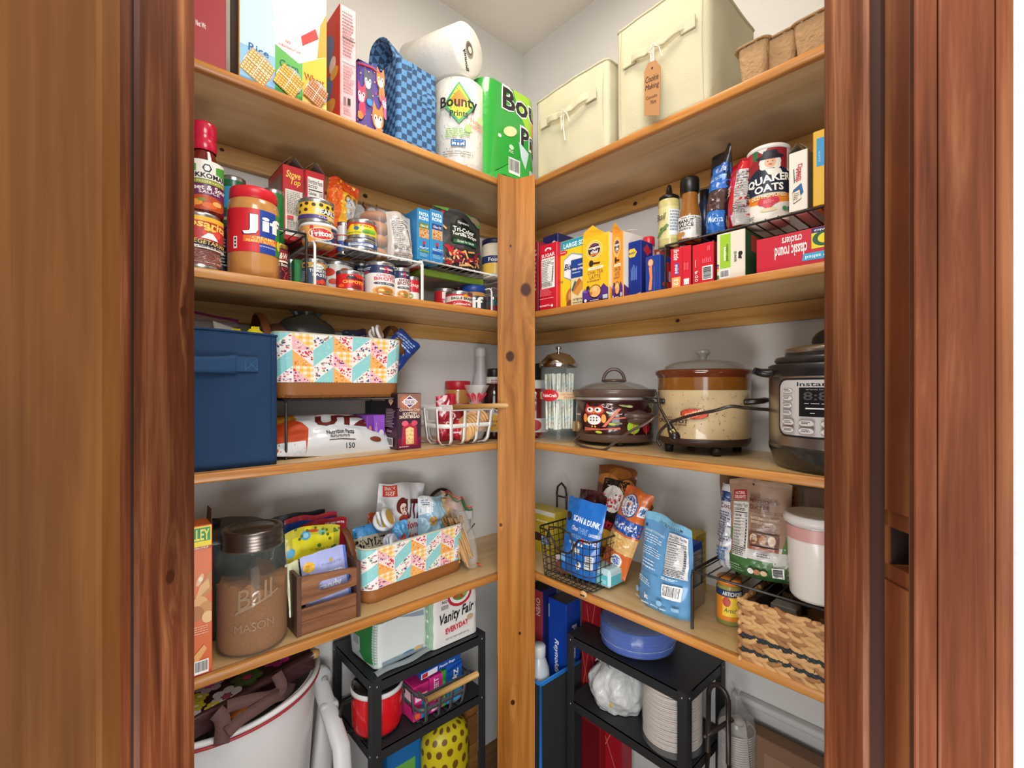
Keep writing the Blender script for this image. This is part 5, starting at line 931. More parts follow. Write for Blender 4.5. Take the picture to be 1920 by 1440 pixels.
sb_ = [R(0, 0, 1, 1, '#3a2430'), PG([(0, 1), (1, 1), (1, .6), (0, .75)], '#8a6458'), E(.3, .85, .2, .12, '#b07050'), E(.62, .8, .3, .1, '#a46a54'), R(0, 0, 1, .2, '#6a1c3c'), PG([(.5, .97), (.86, .85), (.5, .73), (.16, .85)], '#e8e0dc'), PG([(.5, .95), (.8, .85), (.5, .75), (.22, .85)], '#5a3a6c'), R(.26, .8, .76, .9, '#e8e0dc'), T('DUNCANS', .3, .81, .72, .885, '#5a3a6c', bold=.04), T('Chocolate Chip', .06, .67, .94, .73, '#e8c8b8', shear=.3), T('SCOTTISH', .2, .61, .8, .66, '#f0e0d0', bold=.03), T('SHORTBREAD', .06, .55, .94, .605, '#f0e0d0', bold=.03),
       PG([(.14, .06), (.2, .4), (.5, .46), (.8, .4), (.84, .06)], '#a82840'), E(.3, .46, .14, .05, '#d85a70'), E(.7, .46, .14, .05, '#c84a60'), PG([(.34, .08), (.32, .36), (.5, .4), (.68, .36), (.68, .08)], '#d8b070')]+[E(.5, y, .17, .035, '#e8c890') for y in (.12, .2, .28, .35)]+[E(.42+.05*i, .12+.07*(i % 4), .02, .01, '#4a2c1c', 6) for i in range(5)]+[LN(.05, .02, .6, .05, 1, '#e8d8d0')]
carton('shortbread_box', 'dark Scottish Shortbread box standing in front, left of the wire basket', 'box', P, .065, '#2a1620', front=sb_, left=[R(0, .0, 1, .35, '#44182c'), PG([(.5, .94), (.7, .86), (.5, .78), (.3, .86)], '#d8b890'), T('SHORT', .38, .84, .62, .88, '#5a3a4a'), LN(.12, .38, .9, .72, 12, '#a89098'), BC(.2, .04, .75, .2), T('Duncan', .3, .3, .7, .35, '#c8a8b0', shear=.4)])
# white strap basket with the wooden handle
x0_, y0_, _ = pos('L', 800, .03); P = at('L', 838, 925, 752, Z3, .012, h=.1); P['w'] = .165
e = empty('wire_basket', 'white strap basket with a wooden handle bar, third left shelf', 'basket', P)
wm_ = M('#dad8d4', .4); w_, h_, d_ = P['w'], P['h'], .17
def strap(pts, nm='strap', wd=.0055): return MB().tube(pts, wd, wm_, 8, flat=.28).build(nm, e)
rim = MB()
def loop(z, k, nm):
    pts = [];
    for i in range(48): (x, y), n = rrect(i/48, w_*k, d_*k, .022); pts.append((x, y+d_*(1-k)/2, z))
    mb = MB(); L = len(pts); vs = []; fs = []
    for p in pts: vs += [(p[0], p[1], p[2]-.0055), (p[0], p[1], p[2]+.0055)]
    fs = [(2*i, 2*((i+1) % L), 2*((i+1) % L)+1, 2*i+1) for i in range(L)]
    mb.add(vs, fs, wm_, True); o = mb.build(nm, e); md = o.modifiers.new('s', 'SOLIDIFY'); md.thickness = .0018
loop(h_-.004, 1.08, 'rim_band'); loop(h_*.52, 1.02, 'middle_band')
def vstrap(x, y, dx, dy, wdir):
    pts = [(x*1.08, d_/2+(y-d_/2)*1.08, h_-.004), (x*1.02, d_/2+(y-d_/2)*1.02, h_*.5), (x*.96, d_/2+(y-d_/2)*.96, .016), (x*.92-dx*.006, d_/2+(y-d_/2)*.92-dy*.006, .004), (x*.92-dx*.03, d_/2+(y-d_/2)*.92-dy*.03, .002)]
    mb = MB(); vs = []
    for p in pts: vs += [(p[0]-wdir[0]*.0045, p[1]-wdir[1]*.0045, p[2]), (p[0]+wdir[0]*.0045, p[1]+wdir[1]*.0045, p[2])]
    mb.add(vs, [(2*i, 2*i+2, 2*i+3, 2*i+1) for i in range(len(pts)-1)], wm_, True); o = mb.build('strap', e); md = o.modifiers.new('s', 'SOLIDIFY'); md.thickness = .0016
for x in (-.062, -.021, .021, .062): vstrap(x, 0, 0, -1, (1, 0)); vstrap(x, d_, 0, 1, (1, 0))
for y in (.03, .085, .14): vstrap(-w_/2, y, -1, 0, (0, 1)); vstrap(w_/2, y, 1, 0, (0, 1))
MB().tube([(-w_*.52, -.038, h_+.002), (w_*.58, -.038, h_+.002)], .0068, wood('handle_beech', '#b07f45', '#c99a5c', '#d8b078', 'X', 60, .06), 14).build('wooden_handle', e)
for x in (-w_*.5, w_*.56): mb = MB(); mb.box(x-.004, -.039, h_-.005, x+.001, .02, h_+.007, wm_, .001); mb.build('handle_bracket', e)
def inb(x, y, z): c_, s_ = cos(P['rz']), sin(P['rz']); return (P['loc'][0]+x*c_-y*s_, P['loc'][1]+x*s_+y*c_, P['loc'][2]+z)
PB = P
Pz = dict(P, loc=inb(-.037, .04, .006), w=.062, h=.125); pouch('candy_bag', 'dark red candy bag leaning in the left end of the strap basket', 'bag', Pz, .04, '#a81c34', [PG([(.1, .6), (.5, .9), (.55, .85), (.15, .55)], '#e8d8dc'), T('Roca', .2, .4, .9, .55, '#f0dce0', shear=.3, ang=50), PG([(.0, .9), (.3, 1), (.5, .97), (.1, .8)], '#e0c8cc')], 'pillow', .007, 3, tilt=(4, -3))
Pz = dict(P, loc=inb(-.02, .03, .012), w=.055, h=.05); pouch('candy_bag', 'small red and white candy packet low in the strap basket', 'bag', Pz, .02, '#b81c30', [PG([(.1, .2), (.9, .6), (.9, .7), (.1, .3)], '#ead8d8'), R(.4, .3, .65, .6, '#e8d0d0')], 'pillow', .004, 5, tilt=(10, 25))
cm = M('#d2a468', .6, var=.15, vs=60, bump=.0008); ck0 = None
cb = empty('cookie_bag', 'clear bag of round cookies tied with a red ribbon in the strap basket', 'bag', dict(P, loc=inb(.018, .035, .0)))
for k in range(8):
    if ck0 is None: ck0 = MB().lathe([(0, 0), (.027, 0), (.031, .003), (.027, .008), (0, .010)], cm, 24).build('cookie'); c0 = ck0
    else: c0 = dupmesh(ck0)
    c0.location = inb(-.012+.0095*k, .022+.002*k, .036+.0045*k); c0.rotation_euler = (.15, 1.35-.04*k, P['rz']+.35)
    tag(c0, 'pale round cookie in the ribbon-tied clear bag', 'cookie', 'cookies in the strap basket')
mb = MB(); mb.grid(lambda u, v: (lambda k: (.02+.034*k*cos(2*PI*u)+.012*v, .005+.032*k*sin(2*PI*u), .012+.145*v))((.55+.5*sin(PI*min(1, v*1.35+.12))**1) if v < .66 else (.32+1.1*(v-.66)*2)), 32, 26, M('#f2ece6', .08, alpha=.2, coat=.8, bump=.004, bs=60), True, True); mb.build('plastic_film', cb)
rb = MB()
for k in range(9):
    a = 2*PI*k/9; rb.grid(lambda u, v: (.03+(.006+.022*v)*cos(a+u*.5), .005+(.006+.022*v)*sin(a+u*.5), .105+.028*v+.004*sin(6*u+k)), 4, 4, M('#c8384a', .35))
    rb.grid(lambda u, v: (.03+(.006+.026*v)*cos(a+u*.5), .005+(.006+.026*v)*sin(a+u*.5), .102-.04*v), 4, 4, M('#c02c40', .35))
rb.build('ribbon', cb)
P = at('L', 838, 878, 714, Z3, .20, rnd=True); bottle('peanut butter jar with a red lid behind the strap basket', P, [(0, 0), (.95, 0), (1, .04), (1, .8), (.94, .85)], pbm, [(.1, .6, 1.01, '#b8242c', [], 2)], cap=M('#b82030', .35), capprof=[(.95, .84), (1.02, .86), (1.02, .98), (.96, 1), (0, 1)], name='peanut_butter_jar', cat='jar', capname='lid')
P = at('L', 886, 916, 650, Z3, .19, rnd=True)
bottle('tall white foil-wrapped bottle near the corner post', P, [(0, 0), (1, 0), (1, .5), (.8, .62), (.52, .74), (.5, .92)], M('#b9b4b6', .4, bump=.001, bs=90), [], cap=M('#cfcac8', .35), capprof=[(.5, .9), (.54, .91), (.56, .97), (.5, 1), (0, 1)])
P = at('L', 906, 948, 690, Z3, .07, rnd=True)
bottle('dark barbecue sauce bottle with a yellow round badge, partly behind the post', P, [(0, 0), (.95, 0), (1, .05), (1, .62), (.8, .74), (.42, .84), (.42, .9)], M('#2c100e', .15, coat=.6), [(.1, .42, 1.015, '#dcd4d4', [E(.4, .42, .26, .4, '#e8b82c'), T('Barbecue', .2, .42, .6, .56, '#a82830'), T('Sauce', .26, .24, .54, .38, '#a82830'), T("BABY RAY'S", .15, .84, .8, .97, '#2a2020')], 2.3), (.68, .88, .62, '#c8c4c0', [LN(.3, .2, .7, .8, 4, '#a04a50')], 2)], cap=M('#141312', .4), capprof=[(.5, .88), (.55, .89), (.55, .98), (.5, 1), (0, 1)])
# ================================================================ third shelf, right
P = at('R', 985, 1022, 712, Z3, .07, rnd=True)
bottle('dark red ketchup bottle with a white cap, beside the post', P, [(0, 0), (.95, 0), (1, .05), (1, .28), (.88, .42), (.86, .5), (.98, .62), (1, .75), (.9, .84), (.8, .86)], M('#6d1519', .15, coat=.6), [(.1, .34, 1.02, '#d8d2cc', [E(.5, .5, .3, .4, '#b0343a')], 1.6)], cap=M('#d8d6d4', .4), capprof=[(.88, .85), (.92, .86), (.92, .99), (.86, 1), (0, 1)])
P = at('R', 1000, 1040, 680, Z3, .16); mb = MB().box(-P['w']/2, 0, 0, P['w']/2, .06, P['h'], '#141416', .008, 2); o = put(mb.build('appliance_body'), P); tag(o, 'black appliance standing in the corner behind the straw dispenser', 'appliance')
MB().box(-P['w']*.3, -.002, P['h']*.3, P['w']*.3, .002, P['h']*.7, '#26262a', .001).build('front_panel', o)
# straw dispenser
P = at('R', 1021, 1076, 672, Z3, .032, rnd=True); r, h = P['r'], .248
e = empty('straw_dispenser', 'tall glass straw dispenser with a chrome domed lid', 'dispenser', P)
gl = M('#d5e2dc', .04, alpha=.08, coat=1)
hg = .212
MB().lathe([(0, .0), (r*1.05, 0), (r*1.12, .004), (r*1.1, .012), (r*.98, .02), (r*.97, hg), (r*.93, hg), (r*.93, .03), (0, .028)], gl, 40).build('glass_jar', e)
cr = M('#c9c5c2', .12, 1)
MB().lathe([(r*1.0, hg-.006), (r*1.04, hg-.004), (r*1.04, hg+.004), (r*.9, hg+.013), (r*.86, hg+.016), (r*.6, hg+.03), (r*.2, hg+.036), (.004, hg+.037), (.004, hg+.044), (.009, hg+.047), (.010, hg+.051), (.006, hg+.054), (0, hg+.054)], cr, 40).build('chrome_lid', e)
f = MB().lathe([(r*1.0, .118), (r*1.0, .138)], '#cfb48c', 40)
art(f, cylfn(r*1.0, .112, .145, P['face'], 2.6), [R(.45, .2, 1, .75, '#cfb48c'), T('Old Fashioned', .52, .5, .95, .68, '#9a4a34', bold=0, shear=.3), T('Straws', .6, .26, .85, .46, '#9a4a34', bold=0, shear=.3), E(.3, .5, .2, .5, '#b8202c'), T('TableCraft', .14, .36, .46, .62, '#f2e8e4', bold=.04)], r*2.6, .033, .0005, .006, .0001); f.build('label_band', e)
s0 = None; rn = random.Random(1)
for k in range(26):
    a = rn.random()*6.28; q = (rn.random()**.5)*r*.72; x, y = q*cos(a), q*sin(a)
    if s0 is None:
        mb = MB(); mb.tube([(0, 0, 0), (0, 0, .155)], .0031, M('#e9eee0', .4), 8)
        for i in range(9): mb.tube([(.0032*cos(i*.9+t*.5), .0032*sin(i*.9+t*.5), .008+i*.016+t*.0025) for t in range(5)], .0007, M(['#d85a5a', '#5aa0c8', '#e0c050'][i % 3], .4), 4)
        s0 = mb.build('drinking_straw'); s = s0
    else: s = dupmesh(s0)
    c_, s_ = cos(P['rz']), sin(P['rz']); s.location = (P['loc'][0]+x*c_-y*s_, P['loc'][1]+x*s_+y*c_, Z3+.032+rn.random()*.004); s.rotation_euler = (rn.uniform(-.05, .05), rn.uniform(-.05, .05), rn.random()*6)
    tag(s, 'pale striped drinking straw inside the glass dispenser', 'straw', 'straws in the dispenser')
# owl slow cooker
P = at('R', 1086, 1226, 745, Z3, .045, rnd=True); r = P['r']; print('owl r', r, P['loc'])
r = min(r, .103); h = .122; Xc = P['loc'][0]
brn = M('#321315', .18, coat=.6)
o = put(MB().lathe([(0, .012), (r*.8, .012), (r*.93, .018), (r, .03), (r, h), (r*.9, h)], brn, 56).build('slow_cooker'), P); tag(o, 'small dark brown slow cooker decorated with a red owl and leaves', 'slow cooker')
def leaf(x, y, w_, h_, c, a=0): return E(x, y, w_, h_, c, 14, a)
owl = [E(.28, .52, .1, .24, '#8c1c24'), E(.28, .7, .105, .14, '#8c1c24'), PG([(.185, .72), (.2, .92), (.25, .8)], '#b8242c'), PG([(.375, .72), (.36, .92), (.31, .8)], '#b8242c'), E(.24, .72, .052, .11, '#c8583a'), E(.32, .72, .052, .11, '#c8583a'), E(.24, .73, .034, .075, '#f0ece4'), E(.32, .73, .034, .075, '#f0ece4'), E(.235, .74, .014, .035, '#141414'), E(.315, .74, .014, .035, '#141414'), PG([(.265, .68), (.295, .68), (.28, .6)], '#e8702c'),
       E(.28, .44, .07, .15, '#e8e4de'), E(.185, .48, .022, .13, '#e8973a'), E(.375, .48, .022, .13, '#e8973a')]+[E(.25+.03*(i % 3), .5-.08*(i//3), .008, .025, '#5a1c20', 8) for i in range(6)]+[E(.265, .24, .008, .03, '#e8b23a'), E(.295, .24, .008, .03, '#e8b23a'),
       PG([(.18, .1), (.52, .19), (.52, .23), (.18, .14)], '#cc6a4e'), PG([(.18, .16), (.52, .21), (.52, .17), (.18, .2)], '#cc6a4e'), PG([(.36, .24), (.5, .78), (.53, .78), (.39, .24)], '#cc6a4e'), PG([(.46, .5), (.62, .56), (.62, .52), (.46, .46)], '#cc6a4e'), leaf(.45, .32, .03, .04, '#a8b83a', .5), leaf(.5, .35, .03, .04, '#7a7a5a', 1), leaf(.33, .08, .03, .04, '#a8b83a', .5), leaf(.55, .86, .025, .05, '#8a8c5a', 1), leaf(.6, .84, .03, .04, '#a8ac6a', .3), leaf(.42, .65, .015, .05, '#c8c8a0', .4),
       E(.64, .24, .062, .2, '#9cc02e'), PG([(.635, -.1), (.645, -.1), (.645, .38), (.635, .38)], '#cc6a4e'), E(.78, .24, .048, .2, '#c01c30'), PG([(.776, -.05), (.784, -.05), (.784, .38), (.776, .38)], '#e87060'), E(.885, .5, .035, .22, '#d8882c'), PG([(.882, .1), (.888, .1), (.888, .6), (.882, .6)], '#8a4a24'), leaf(.84, .86, .015, .06, '#8c9c5a', .3), leaf(.86, .8, .014, .05, '#a8b86a', .8), T('crockpot', .03, .53, .12, .62, '#e8dcd8', bold=.03), E(.07, .3, .01, .03, '#e8dcd8', 6)]+[E(.4+.02*i, .86+.04*sin(i*1.6), .012, .03, '#e8dcd8', 10) for i in range(0)]
f = MB(); art(f, cylfn(r*1.001, .03, h-.006, P['face']+.1, 2.75), owl, r*2.75, h-.036, .0005, .008, .00005)
F_ = cylfn(r*1.001, .03, h-.006, P['face']+.1, 2.75); f.tube([F_(.36+.16*t/20+.02*cos(t*1.3), .86-.25*(t/20)**2+.05*sin(t*1.3), .001) for t in range(21)], .0009, '#e8dcd8', 4); f.build('owl_print', o)
MB().lathe([(r*1.0, h-.004), (r*1.012, h-.003), (r*1.012, h+.003), (r*.98, h+.004)], M('#b9b2ac', .3, .6), 56).build('metal_band', o)
tb = M('#5a463c', .35, coat=.3)
MB().lathe([(r*.8, .008), (r*.95, .01), (r*1.0, .018), (r*1.0, .03)], tb, 56).build('base_ring', o)
MB().lathe([(r*1.0, h+.004), (r*1.06, h+.006), (r*1.07, h+.016), (r*1.09, h+.021), (r*1.05, h+.024), (r*.96, h+.022)], tb, 56).build('lid_rim', o)
lid = MB().lathe([(r*.96, h+.0215), (r*.75, h+.034), (r*.45, h+.043), (0, h+.045)], M('#8f8c84', .08, alpha=.75, coat=1), 56).build('glass_lid', o)
fa = P['face']+.05
def rel(a, q, z): return (q*sin(a), -q*cos(a), z)
hm_ = MB(); hm_.tube([(.028*cos(PI*t/14)*cos(fa), .028*cos(PI*t/14)*sin(fa), h+.046+.032*sin(PI*t/14)) for t in range(15)], .0045, tb, 10); hm_.lathe([(0, h+.044), (.033, h+.044), (.034, h+.048), (.02, h+.051), (0, h+.051)], tb, 24); hm_.build('lid_handle', o)
def sidehandle(a, z, mt, s=1, nm='side_handle'):
    mb = MB(); mb.grid(lambda u, v: rel(a+(u-.5)*.62*s*(1-.4*(2*v-1)**2*0), r-.004+(.03*s*(sin(PI*u)**.5))*(sin(PI*v)**.7), z+(v-.5)*.042*s*(1-.35*abs(2*u-1))), 20, 14, mt)
    mb.tube([rel(a+(t/12-.5)*.66*s, r+.002+.026*s*sin(PI*t/12)**.5, z+.006) for t in range(13)], .006*s, mt, 8); return mb.build(nm, o)
sidehandle(P['face']+.62, .074, tb); sidehandle(P['face']+.62+PI, .074, tb)
kb = MB(); kb.lathe([(0, 0), (.016, 0), (.015, .008), (.011, .012), (0, .013)], M('#8f7757', .3, .5), 20); kb.box(-.003, -.013, .012, .003, .013, .018, M('#a88c66', .3, .5), .001)
k_ = kb.build('temperature_knob', o); a = P['face']-1.12; k_.location = rel(a, r-.002, .047); k_.rotation_euler = (PI/2, 0, a)
for i in range(3): a = P['face']+2*PI*i/3+.2; fo = MB().lathe([(.008, -.0), (.01, .01)], '#2a1c18', 12, cap=True).build('foot', o); fo.location = rel(a, r*.75, 0)
# cord from the owl cooker: lies on the shelf then rises to the right
c_, s_ = cos(P['rz']), sin(P['rz'])
def W(x, y, z): return Vector((P['loc'][0]+x*c_-y*s_, P['loc'][1]+x*s_+y*c_, P['loc'][2]+z))
def spline(pts, n=8):
    pts = [Vector(p) for p in pts]; o_ = []
    for i in range(len(pts)-1):
        p0 = pts[max(0, i-1)]; p1 = pts[i]; p2 = pts[i+1]; p3 = pts[min(len(pts)-1, i+2)]
        for k in range(n):
            t = k/n; o_.append(.5*((2*p1)+(p2-p0)*t+(2*p0-5*p1+4*p2-p3)*t*t+(3*p1-p0-3*p2+p3)*t**3))
    return o_+[pts[-1]]
cordm = M('#4a3a34', .35, coat=.3)
def atR(px, py, q): x, y, t = pos('R', px, q); return Vector((x, y, CZ+(728-py)/FPX*t))
inv = Matrix.Rotation(-P['rz'], 3, 'Z')
def loc(p): return inv @ (p-Vector(P['loc']))
pts = [atR(1086, 818, .06), atR(1078, 825, .035), atR(1084, 833, .022), atR(1105, 840, .016), atR(1132, 843, .014), atR(1150, 832, .016), atR(1180, 810, .02), atR(1210, 795, .03), atR(1228, 783, .045), atR(1236, 778, .075)]
MB().tube([loc(p) for p in spline(pts)], .0032, cordm, 8).build('power_cord', o)
# black flat thing behind the owl cooker
P = at('R', 1062, 1100, 715, Z3, .19); P['h'] = .125; mb = MB().box(-.06, 0, 0, .09, .03, .125, '#17181a', .006, 2); o = put(mb.build('griddle'), P); tag(o, 'thin black griddle standing against the wall behind the owl slow cooker', 'griddle')
MB().box(-.04, .004, .125, .06, .02, .135, '#101012', .003).build('handle', o)
# cream slow cooker
P = at('R', 1238, 1404, 702, Z3, .062, rnd=True); r = P['r']; print('rival r', r, P['loc']); r = min(r, .104); P['loc'] = (XW-.008-r, P['loc'][1], Z3)
h = .172; sx, sy = 1.04, 1.0
crm = M('#c2aa80', .3, coat=.5)
o = put(MB().lathe([(0, .026), (r*.9, .026), (r*.98, .032), (r, .04), (r, h)], crm, 64).build('slow_cooker'), P); tag(o, 'large speckled cream slow cooker with an amber rim and glass lid', 'slow cooker')
rn = random.Random(2)
sp = [E(rn.random(), rn.random(), rn.uniform(.002, .006), rn.uniform(.003, .008), rn.choice(['#5a4630', '#7a6040', '#40301c']), 6) for _ in range(170)]
fc = P['face']
sp += [T('RIVAL', .17, .43, .28, .46, '#3a2420', bold=.03), T('CROCK-POT', .12, .33, .4, .41, '#3a2420', bold=.08), T('STONEWARE SERVER', .2, .28, .39, .315, '#3a2420', bold=.05), T('3350', .3, .19, .335, .205, '#3a2420'),
       E(.44, .53, .1, .11, '#7a2c18', 10, .25), E(.44, .53, .088, .1, '#c84a28', 22, .25), T('STONEWARE', .375, .535, .505, .585, '#f0d8b8', bold=.04, ang=20), T('LIFTS OUT', .39, .475, .5, .52, '#f0d8b8', bold=.04, ang=20)]
f = MB(); art(f, cylfn(r, .036, h-.03, fc, 2.85), sp, r*2.85, h-.066, .0005, .008, .00003); f.build('printed_speckles', o)
MB().lathe([(r*1.002, h-.028), (r*1.003, h+.0)], M('#7a4a16', .2, coat=.6, var=.45, vs=12), 64).build('amber_band', o)
MB().lathe([(r*1.003, h), (r*1.02, h+.004), (r*1.06, h+.008), (r*1.075, h+.013), (r*1.05, h+.018), (r*.9, h+.016), (r*.88, h+.008)], M('#5f2a12', .15, coat=.8, var=.3, vs=25), 64).build('stoneware_rim', o)
MB().lathe([(r*.9, h+.017), (r*.86, h+.027), (r*.7, h+.036), (r*.3, h+.042), (0, h+.043)], M('#8e8a83', .06, alpha=.7, coat=1), 56).build('glass_lid', o)
MB().lathe([(.008, h+.042), (.009, h+.05), (.015, h+.056), (.017, h+.062), (.012, h+.066), (0, h+.065)], M('#aaa69e', .05, alpha=.85, coat=1), 24).build('glass_knob', o)
MB().lathe([(0, .02), (r*.93, .02), (r*1.005, .028), (r*1.005, .036), (r*.99, .038)], M('#3a2a24', .4), 64).build('base_ring', o)
for i in range(4): a = fc+.35+2*PI*i/4; fo = MB().lathe([(.009, 0), (.011, .022)], '#241a16', 14, cap=True).build('foot', o); fo.location = rel(a, r*.78, 0)
for s in (1, -1):
    a = fc+s*1.25; mb = MB(); bm_ = M('#1a1412', .3, coat=.4); pts_ = [rel(a-.28, r, .118), rel(a-.2, r+.022, .12), rel(a, r+.03, .122), rel(a+.2, r+.022, .12), rel(a+.28, r, .118)]
    mb.tube(spline(pts_, 4), .0095, bm_, 8, flat=.7); mb.build('side_handle', o)
c_, s_ = cos(P['rz']), sin(P['rz']); inv = Matrix.Rotation(-P['rz'], 3, 'Z'); q0 = P['loc'][0]-r-XF
pts = [atR(1470, 770, .12), atR(1440, 768, .1), atR(1400, 765, .062), atR(1370, 762, .042), atR(1340, 770, .034), atR(1300, 778, .032), atR(1262, 790, .034), atR(1240, 806, .04), atR(1233, 824, .05), atR(1238, 836, .05)]
MB().tube([loc(p) for p in spline(pts)], .0034, M('#2a201c', .35, coat=.3), 8).build('power_cord', o)
pts = [atR(1233, 735, .07), atR(1236, 760, .06), atR(1246, 780, .045), atR(1254, 794, .036)]
MB().tube([loc(p) for p in spline(pts)], .0034, M('#2a201c', .35, coat=.3), 8).build('cord_end', o)
pg = MB(); pg.tube([loc(atR(1254, 793, .034)), loc(atR(1259, 806, .031)), loc(atR(1263, 815, .03))], .0085, M('#1c1614', .3, coat=.3), 10, rr=[.005, .0085, .010]); pg.ball(loc(atR(1265, 818, .03)), .012, .012, .012, M('#1c1614', .3, coat=.3))
p_ = pg.build('plug', o)
MB().tube([loc(atR(1262, 805, .024)), loc(atR(1266, 812, .022))], .0022, M('#c8b070', .3, .9), 6).build('plug_prong', p_); MB().tube([loc(atR(1257, 808, .024)), loc(atR(1261, 815, .022))], .0022, M('#c8b070', .3, .9), 6).build('plug_prong', p_)
# pressure cooker
P = xy(1.035, .215, Z3, -PI/2, r=.132); r = .132
st = M('#a8a29c', .28, .95, var=.15, vs=8); bl = M('#17171a', .35, coat=.2)
o = put(MB().lathe([(r*.995, .042), (r, .06), (r, .168), (r*.98, .172)], st, 64).build('pressure_cooker'), P); tag(o, 'brushed steel electric pressure cooker with grey button panel, against the right jamb', 'pressure cooker')
MB().lathe([(0, .004), (r*.86, .004), (r*.9, 0), (r*.93, .01), (r*1.0, .034), (r*1.005, .044), (r*.99, .045)], M('#2a2722', .25, coat=.4), 64).build('base', o)
MB().lathe([(r*.99, .168), (r*1.01, .172), (r*1.01, .19), (r*.97, .193), (r*.9, .193)], bl, 64).build('top_collar', o)
MB().lathe([(r*.9, .192), (r*.93, .2), (r*.91, .206), (r*.8, .207), (r*.78, .218), (r*.68, .219)], M('#2c2a2a', .3, coat=.3), 64).build('lid_ring', o)
MB().lathe([(r*.78, .210), (r*.80, .213), (r*.8, .222), (r*.6, .228), (0, .229)], M('#b5b0aa', .2, .95), 64).build('lid_disc', o)
hb = MB(); hb.grid(lambda u, v: (.062*sin(PI*v)**.5*cos(2*PI*u), .045*sin(PI*v)**.5*sin(2*PI*u), .243-.026*cos(PI*v)+.008*cos(2*PI*u)), 32, 14, M('#1c1a19', .4), True, True); hb.build('lid_handle', o)
fc = P['face']
for s in (-1.2, 1.6):
    a = fc+s; hb = MB(); hb.tube([rel(a, r-.005, .176), rel(a, r+.018, .178), rel(a, r+.03, .182)], .012, bl, 8, flat=.6, rr=[.016, .013, .011]); hb.build('side_handle', o)
# control panel
f = MB(); h0, h1, span = .062, .166, 1.45; cf = cylfn(r, h0, h1, fc-.2, span)
def rr_(x0, y0, x1, y1, c, k=.05):
    o_ = []; a_ = (r*span)/(h1-h0)
    for (cx, cy, s0) in ((x1-k, y1-k*a_, 0), (x0+k, y1-k*a_, 1), (x0+k, y0+k*a_, 2), (x1-k, y0+k*a_, 3)):
        for t in range(5): an = PI/2*(s0+t/4); o_.append((cx+k*cos(an), cy+k*a_*sin(an)))
    return PG(o_, c)
pa = [rr_(0, 0, 1, 1, '#1c1c1e', .09), rr_(.02, .035, .98, .965, '#bcb8b6', .08), T('Instant Pot', .22, .86, .72, .93, '#1c1c1e', bold=.02), R(.24, .36, .78, .84, '#0e1013'), T('www.InstantPot.com', .3, .795, .7, .82, '#9a9a9a', bold=0), T('8:8:8:8', .28, .63, .74, .77, '#4a4a4a', bold=.03), LN(.29, .56, .74, .58, 1, '#c8c8c8'), R(.3, .485, .74, .505, '#d8d8d8'), T('-', .34, .415, .38, .425, '#e0e0e0'), T('+', .6, .4, .65, .44, '#e0e0e0', bold=.04)]
for i in range(4): pa += [rr_(.06, .74-.125*i, .18, .83-.125*i, '#8e8a88', .03), rr_(.065, .748-.125*i, .175, .822-.125*i, '#d0ccca', .03), LN(.08, .765-.125*i, .165, .81-.125*i, 2, '#3a3838'), rr_(.84, .74-.125*i, .95, .83-.125*i, '#8e8a88', .03), rr_(.845, .748-.125*i, .945, .822-.125*i, '#d0ccca', .03)]
for i in range(5):
    for j in range(2): x = .07+.18*i; y = .2-.13*j; pa += [rr_(x, y, x+.14, y+.11, '#8a7a76', .035), rr_(x+.006, y+.01, x+.134, y+.1, '#cac6c4', .035), LN(x+.03, y+.03, x+.12, y+.08, 2, '#3a3838')]
art(f, cf, pa, r*span, h1-h0, .0012, .007, .00006, .35); f.build('control_panel', o)
# ================================================================ fourth shelf, left
P = at('L', 320, 398, 974, Z4, .012); P['h'] = .262; w_ = P['w']
carton('cereal_box', 'opened orange snack box with nuts and a yellow and green top band, leftmost', 'box', P, .055, '#cf6128', front=[R(0, .86, 1, 1, '#e8d020'), R(0, .9, .97, .99, '#1f8a50'), T('VALLEY', .2, .905, .95, .98, '#e8d84a', bold=.04), R(0, .845, 1, .865, '#a8402c'), T('CORN SYRUP', .5, .848, .92, .862, '#f0d8c8'), PG([(0, .0), (1, 0), (1, .02), (0, .02)], '#b8382c'), E(.7, .64, .1, .03, '#d8b890', a=.3), E(.72, .645, .06, .015, '#f0dcc0'), PG([(.4, .42), (1, .56), (1, .7), (.8, .64)], '#b8804c'), PG([(.55, .5), (.95, .58), (.92, .64), (.7, .6)], '#d8a870'), E(.7, .47, .22, .06, '#d8a468'), E(.85, .44, .18, .05, '#c08848'), E(.6, .42, .2, .05, '#a86a38'), E(.9, .38, .15, .04, '#e0b880'), LN(.55, .27, .95, .33, 4, '#e8a888'), PG([(.5, .13), (.8, .2), (.88, .17), (.6, .08)], '#e0a060'), BC(.55, .01, .92, .1)], flaps='std')
P = at('L', 400, 541, 1000, Z4, .004, rnd=True); r = P['r']; print('jar r', r, P['loc']); h = .218
P['loc'] = (P['loc'][0], P['loc'][1], Z4)
e = empty('mason_jar', 'big glass mason jar of brown sugar with a metal screw lid', 'jar', P)
gl = M('#cfe0d6', .03, alpha=.06, coat=1)
MB().lathe([(0, .0), (r*.9, .0), (r*.98, .008), (r, .022), (r, .165), (r*.97, .182), (r*.86, .196), (r*.78, .203), (r*.78, .216)], gl, 56).build('glass_body', e)
lm = M('#6c645e', .3, .9, var=.1, vs=30)
MB().lathe([(r*.84, .192), (r*.86, .194), (r*.86, .2), (r*.845, .203), (r*.86, .206), (r*.86, .212), (r*.845, .215), (r*.86, .218), (r*.86, .226), (r*.83, .23), (r*.7, .2305), (r*.69, .228), (r*.62, .228), (r*.6, .2305), (0, .231)], lm, 56).build('screw_lid', e)
gf = cylfn(r*1.002, 0, .2, P['face'], 2.4)
gm2 = M('#a68c72', .12, alpha=.75, coat=1)
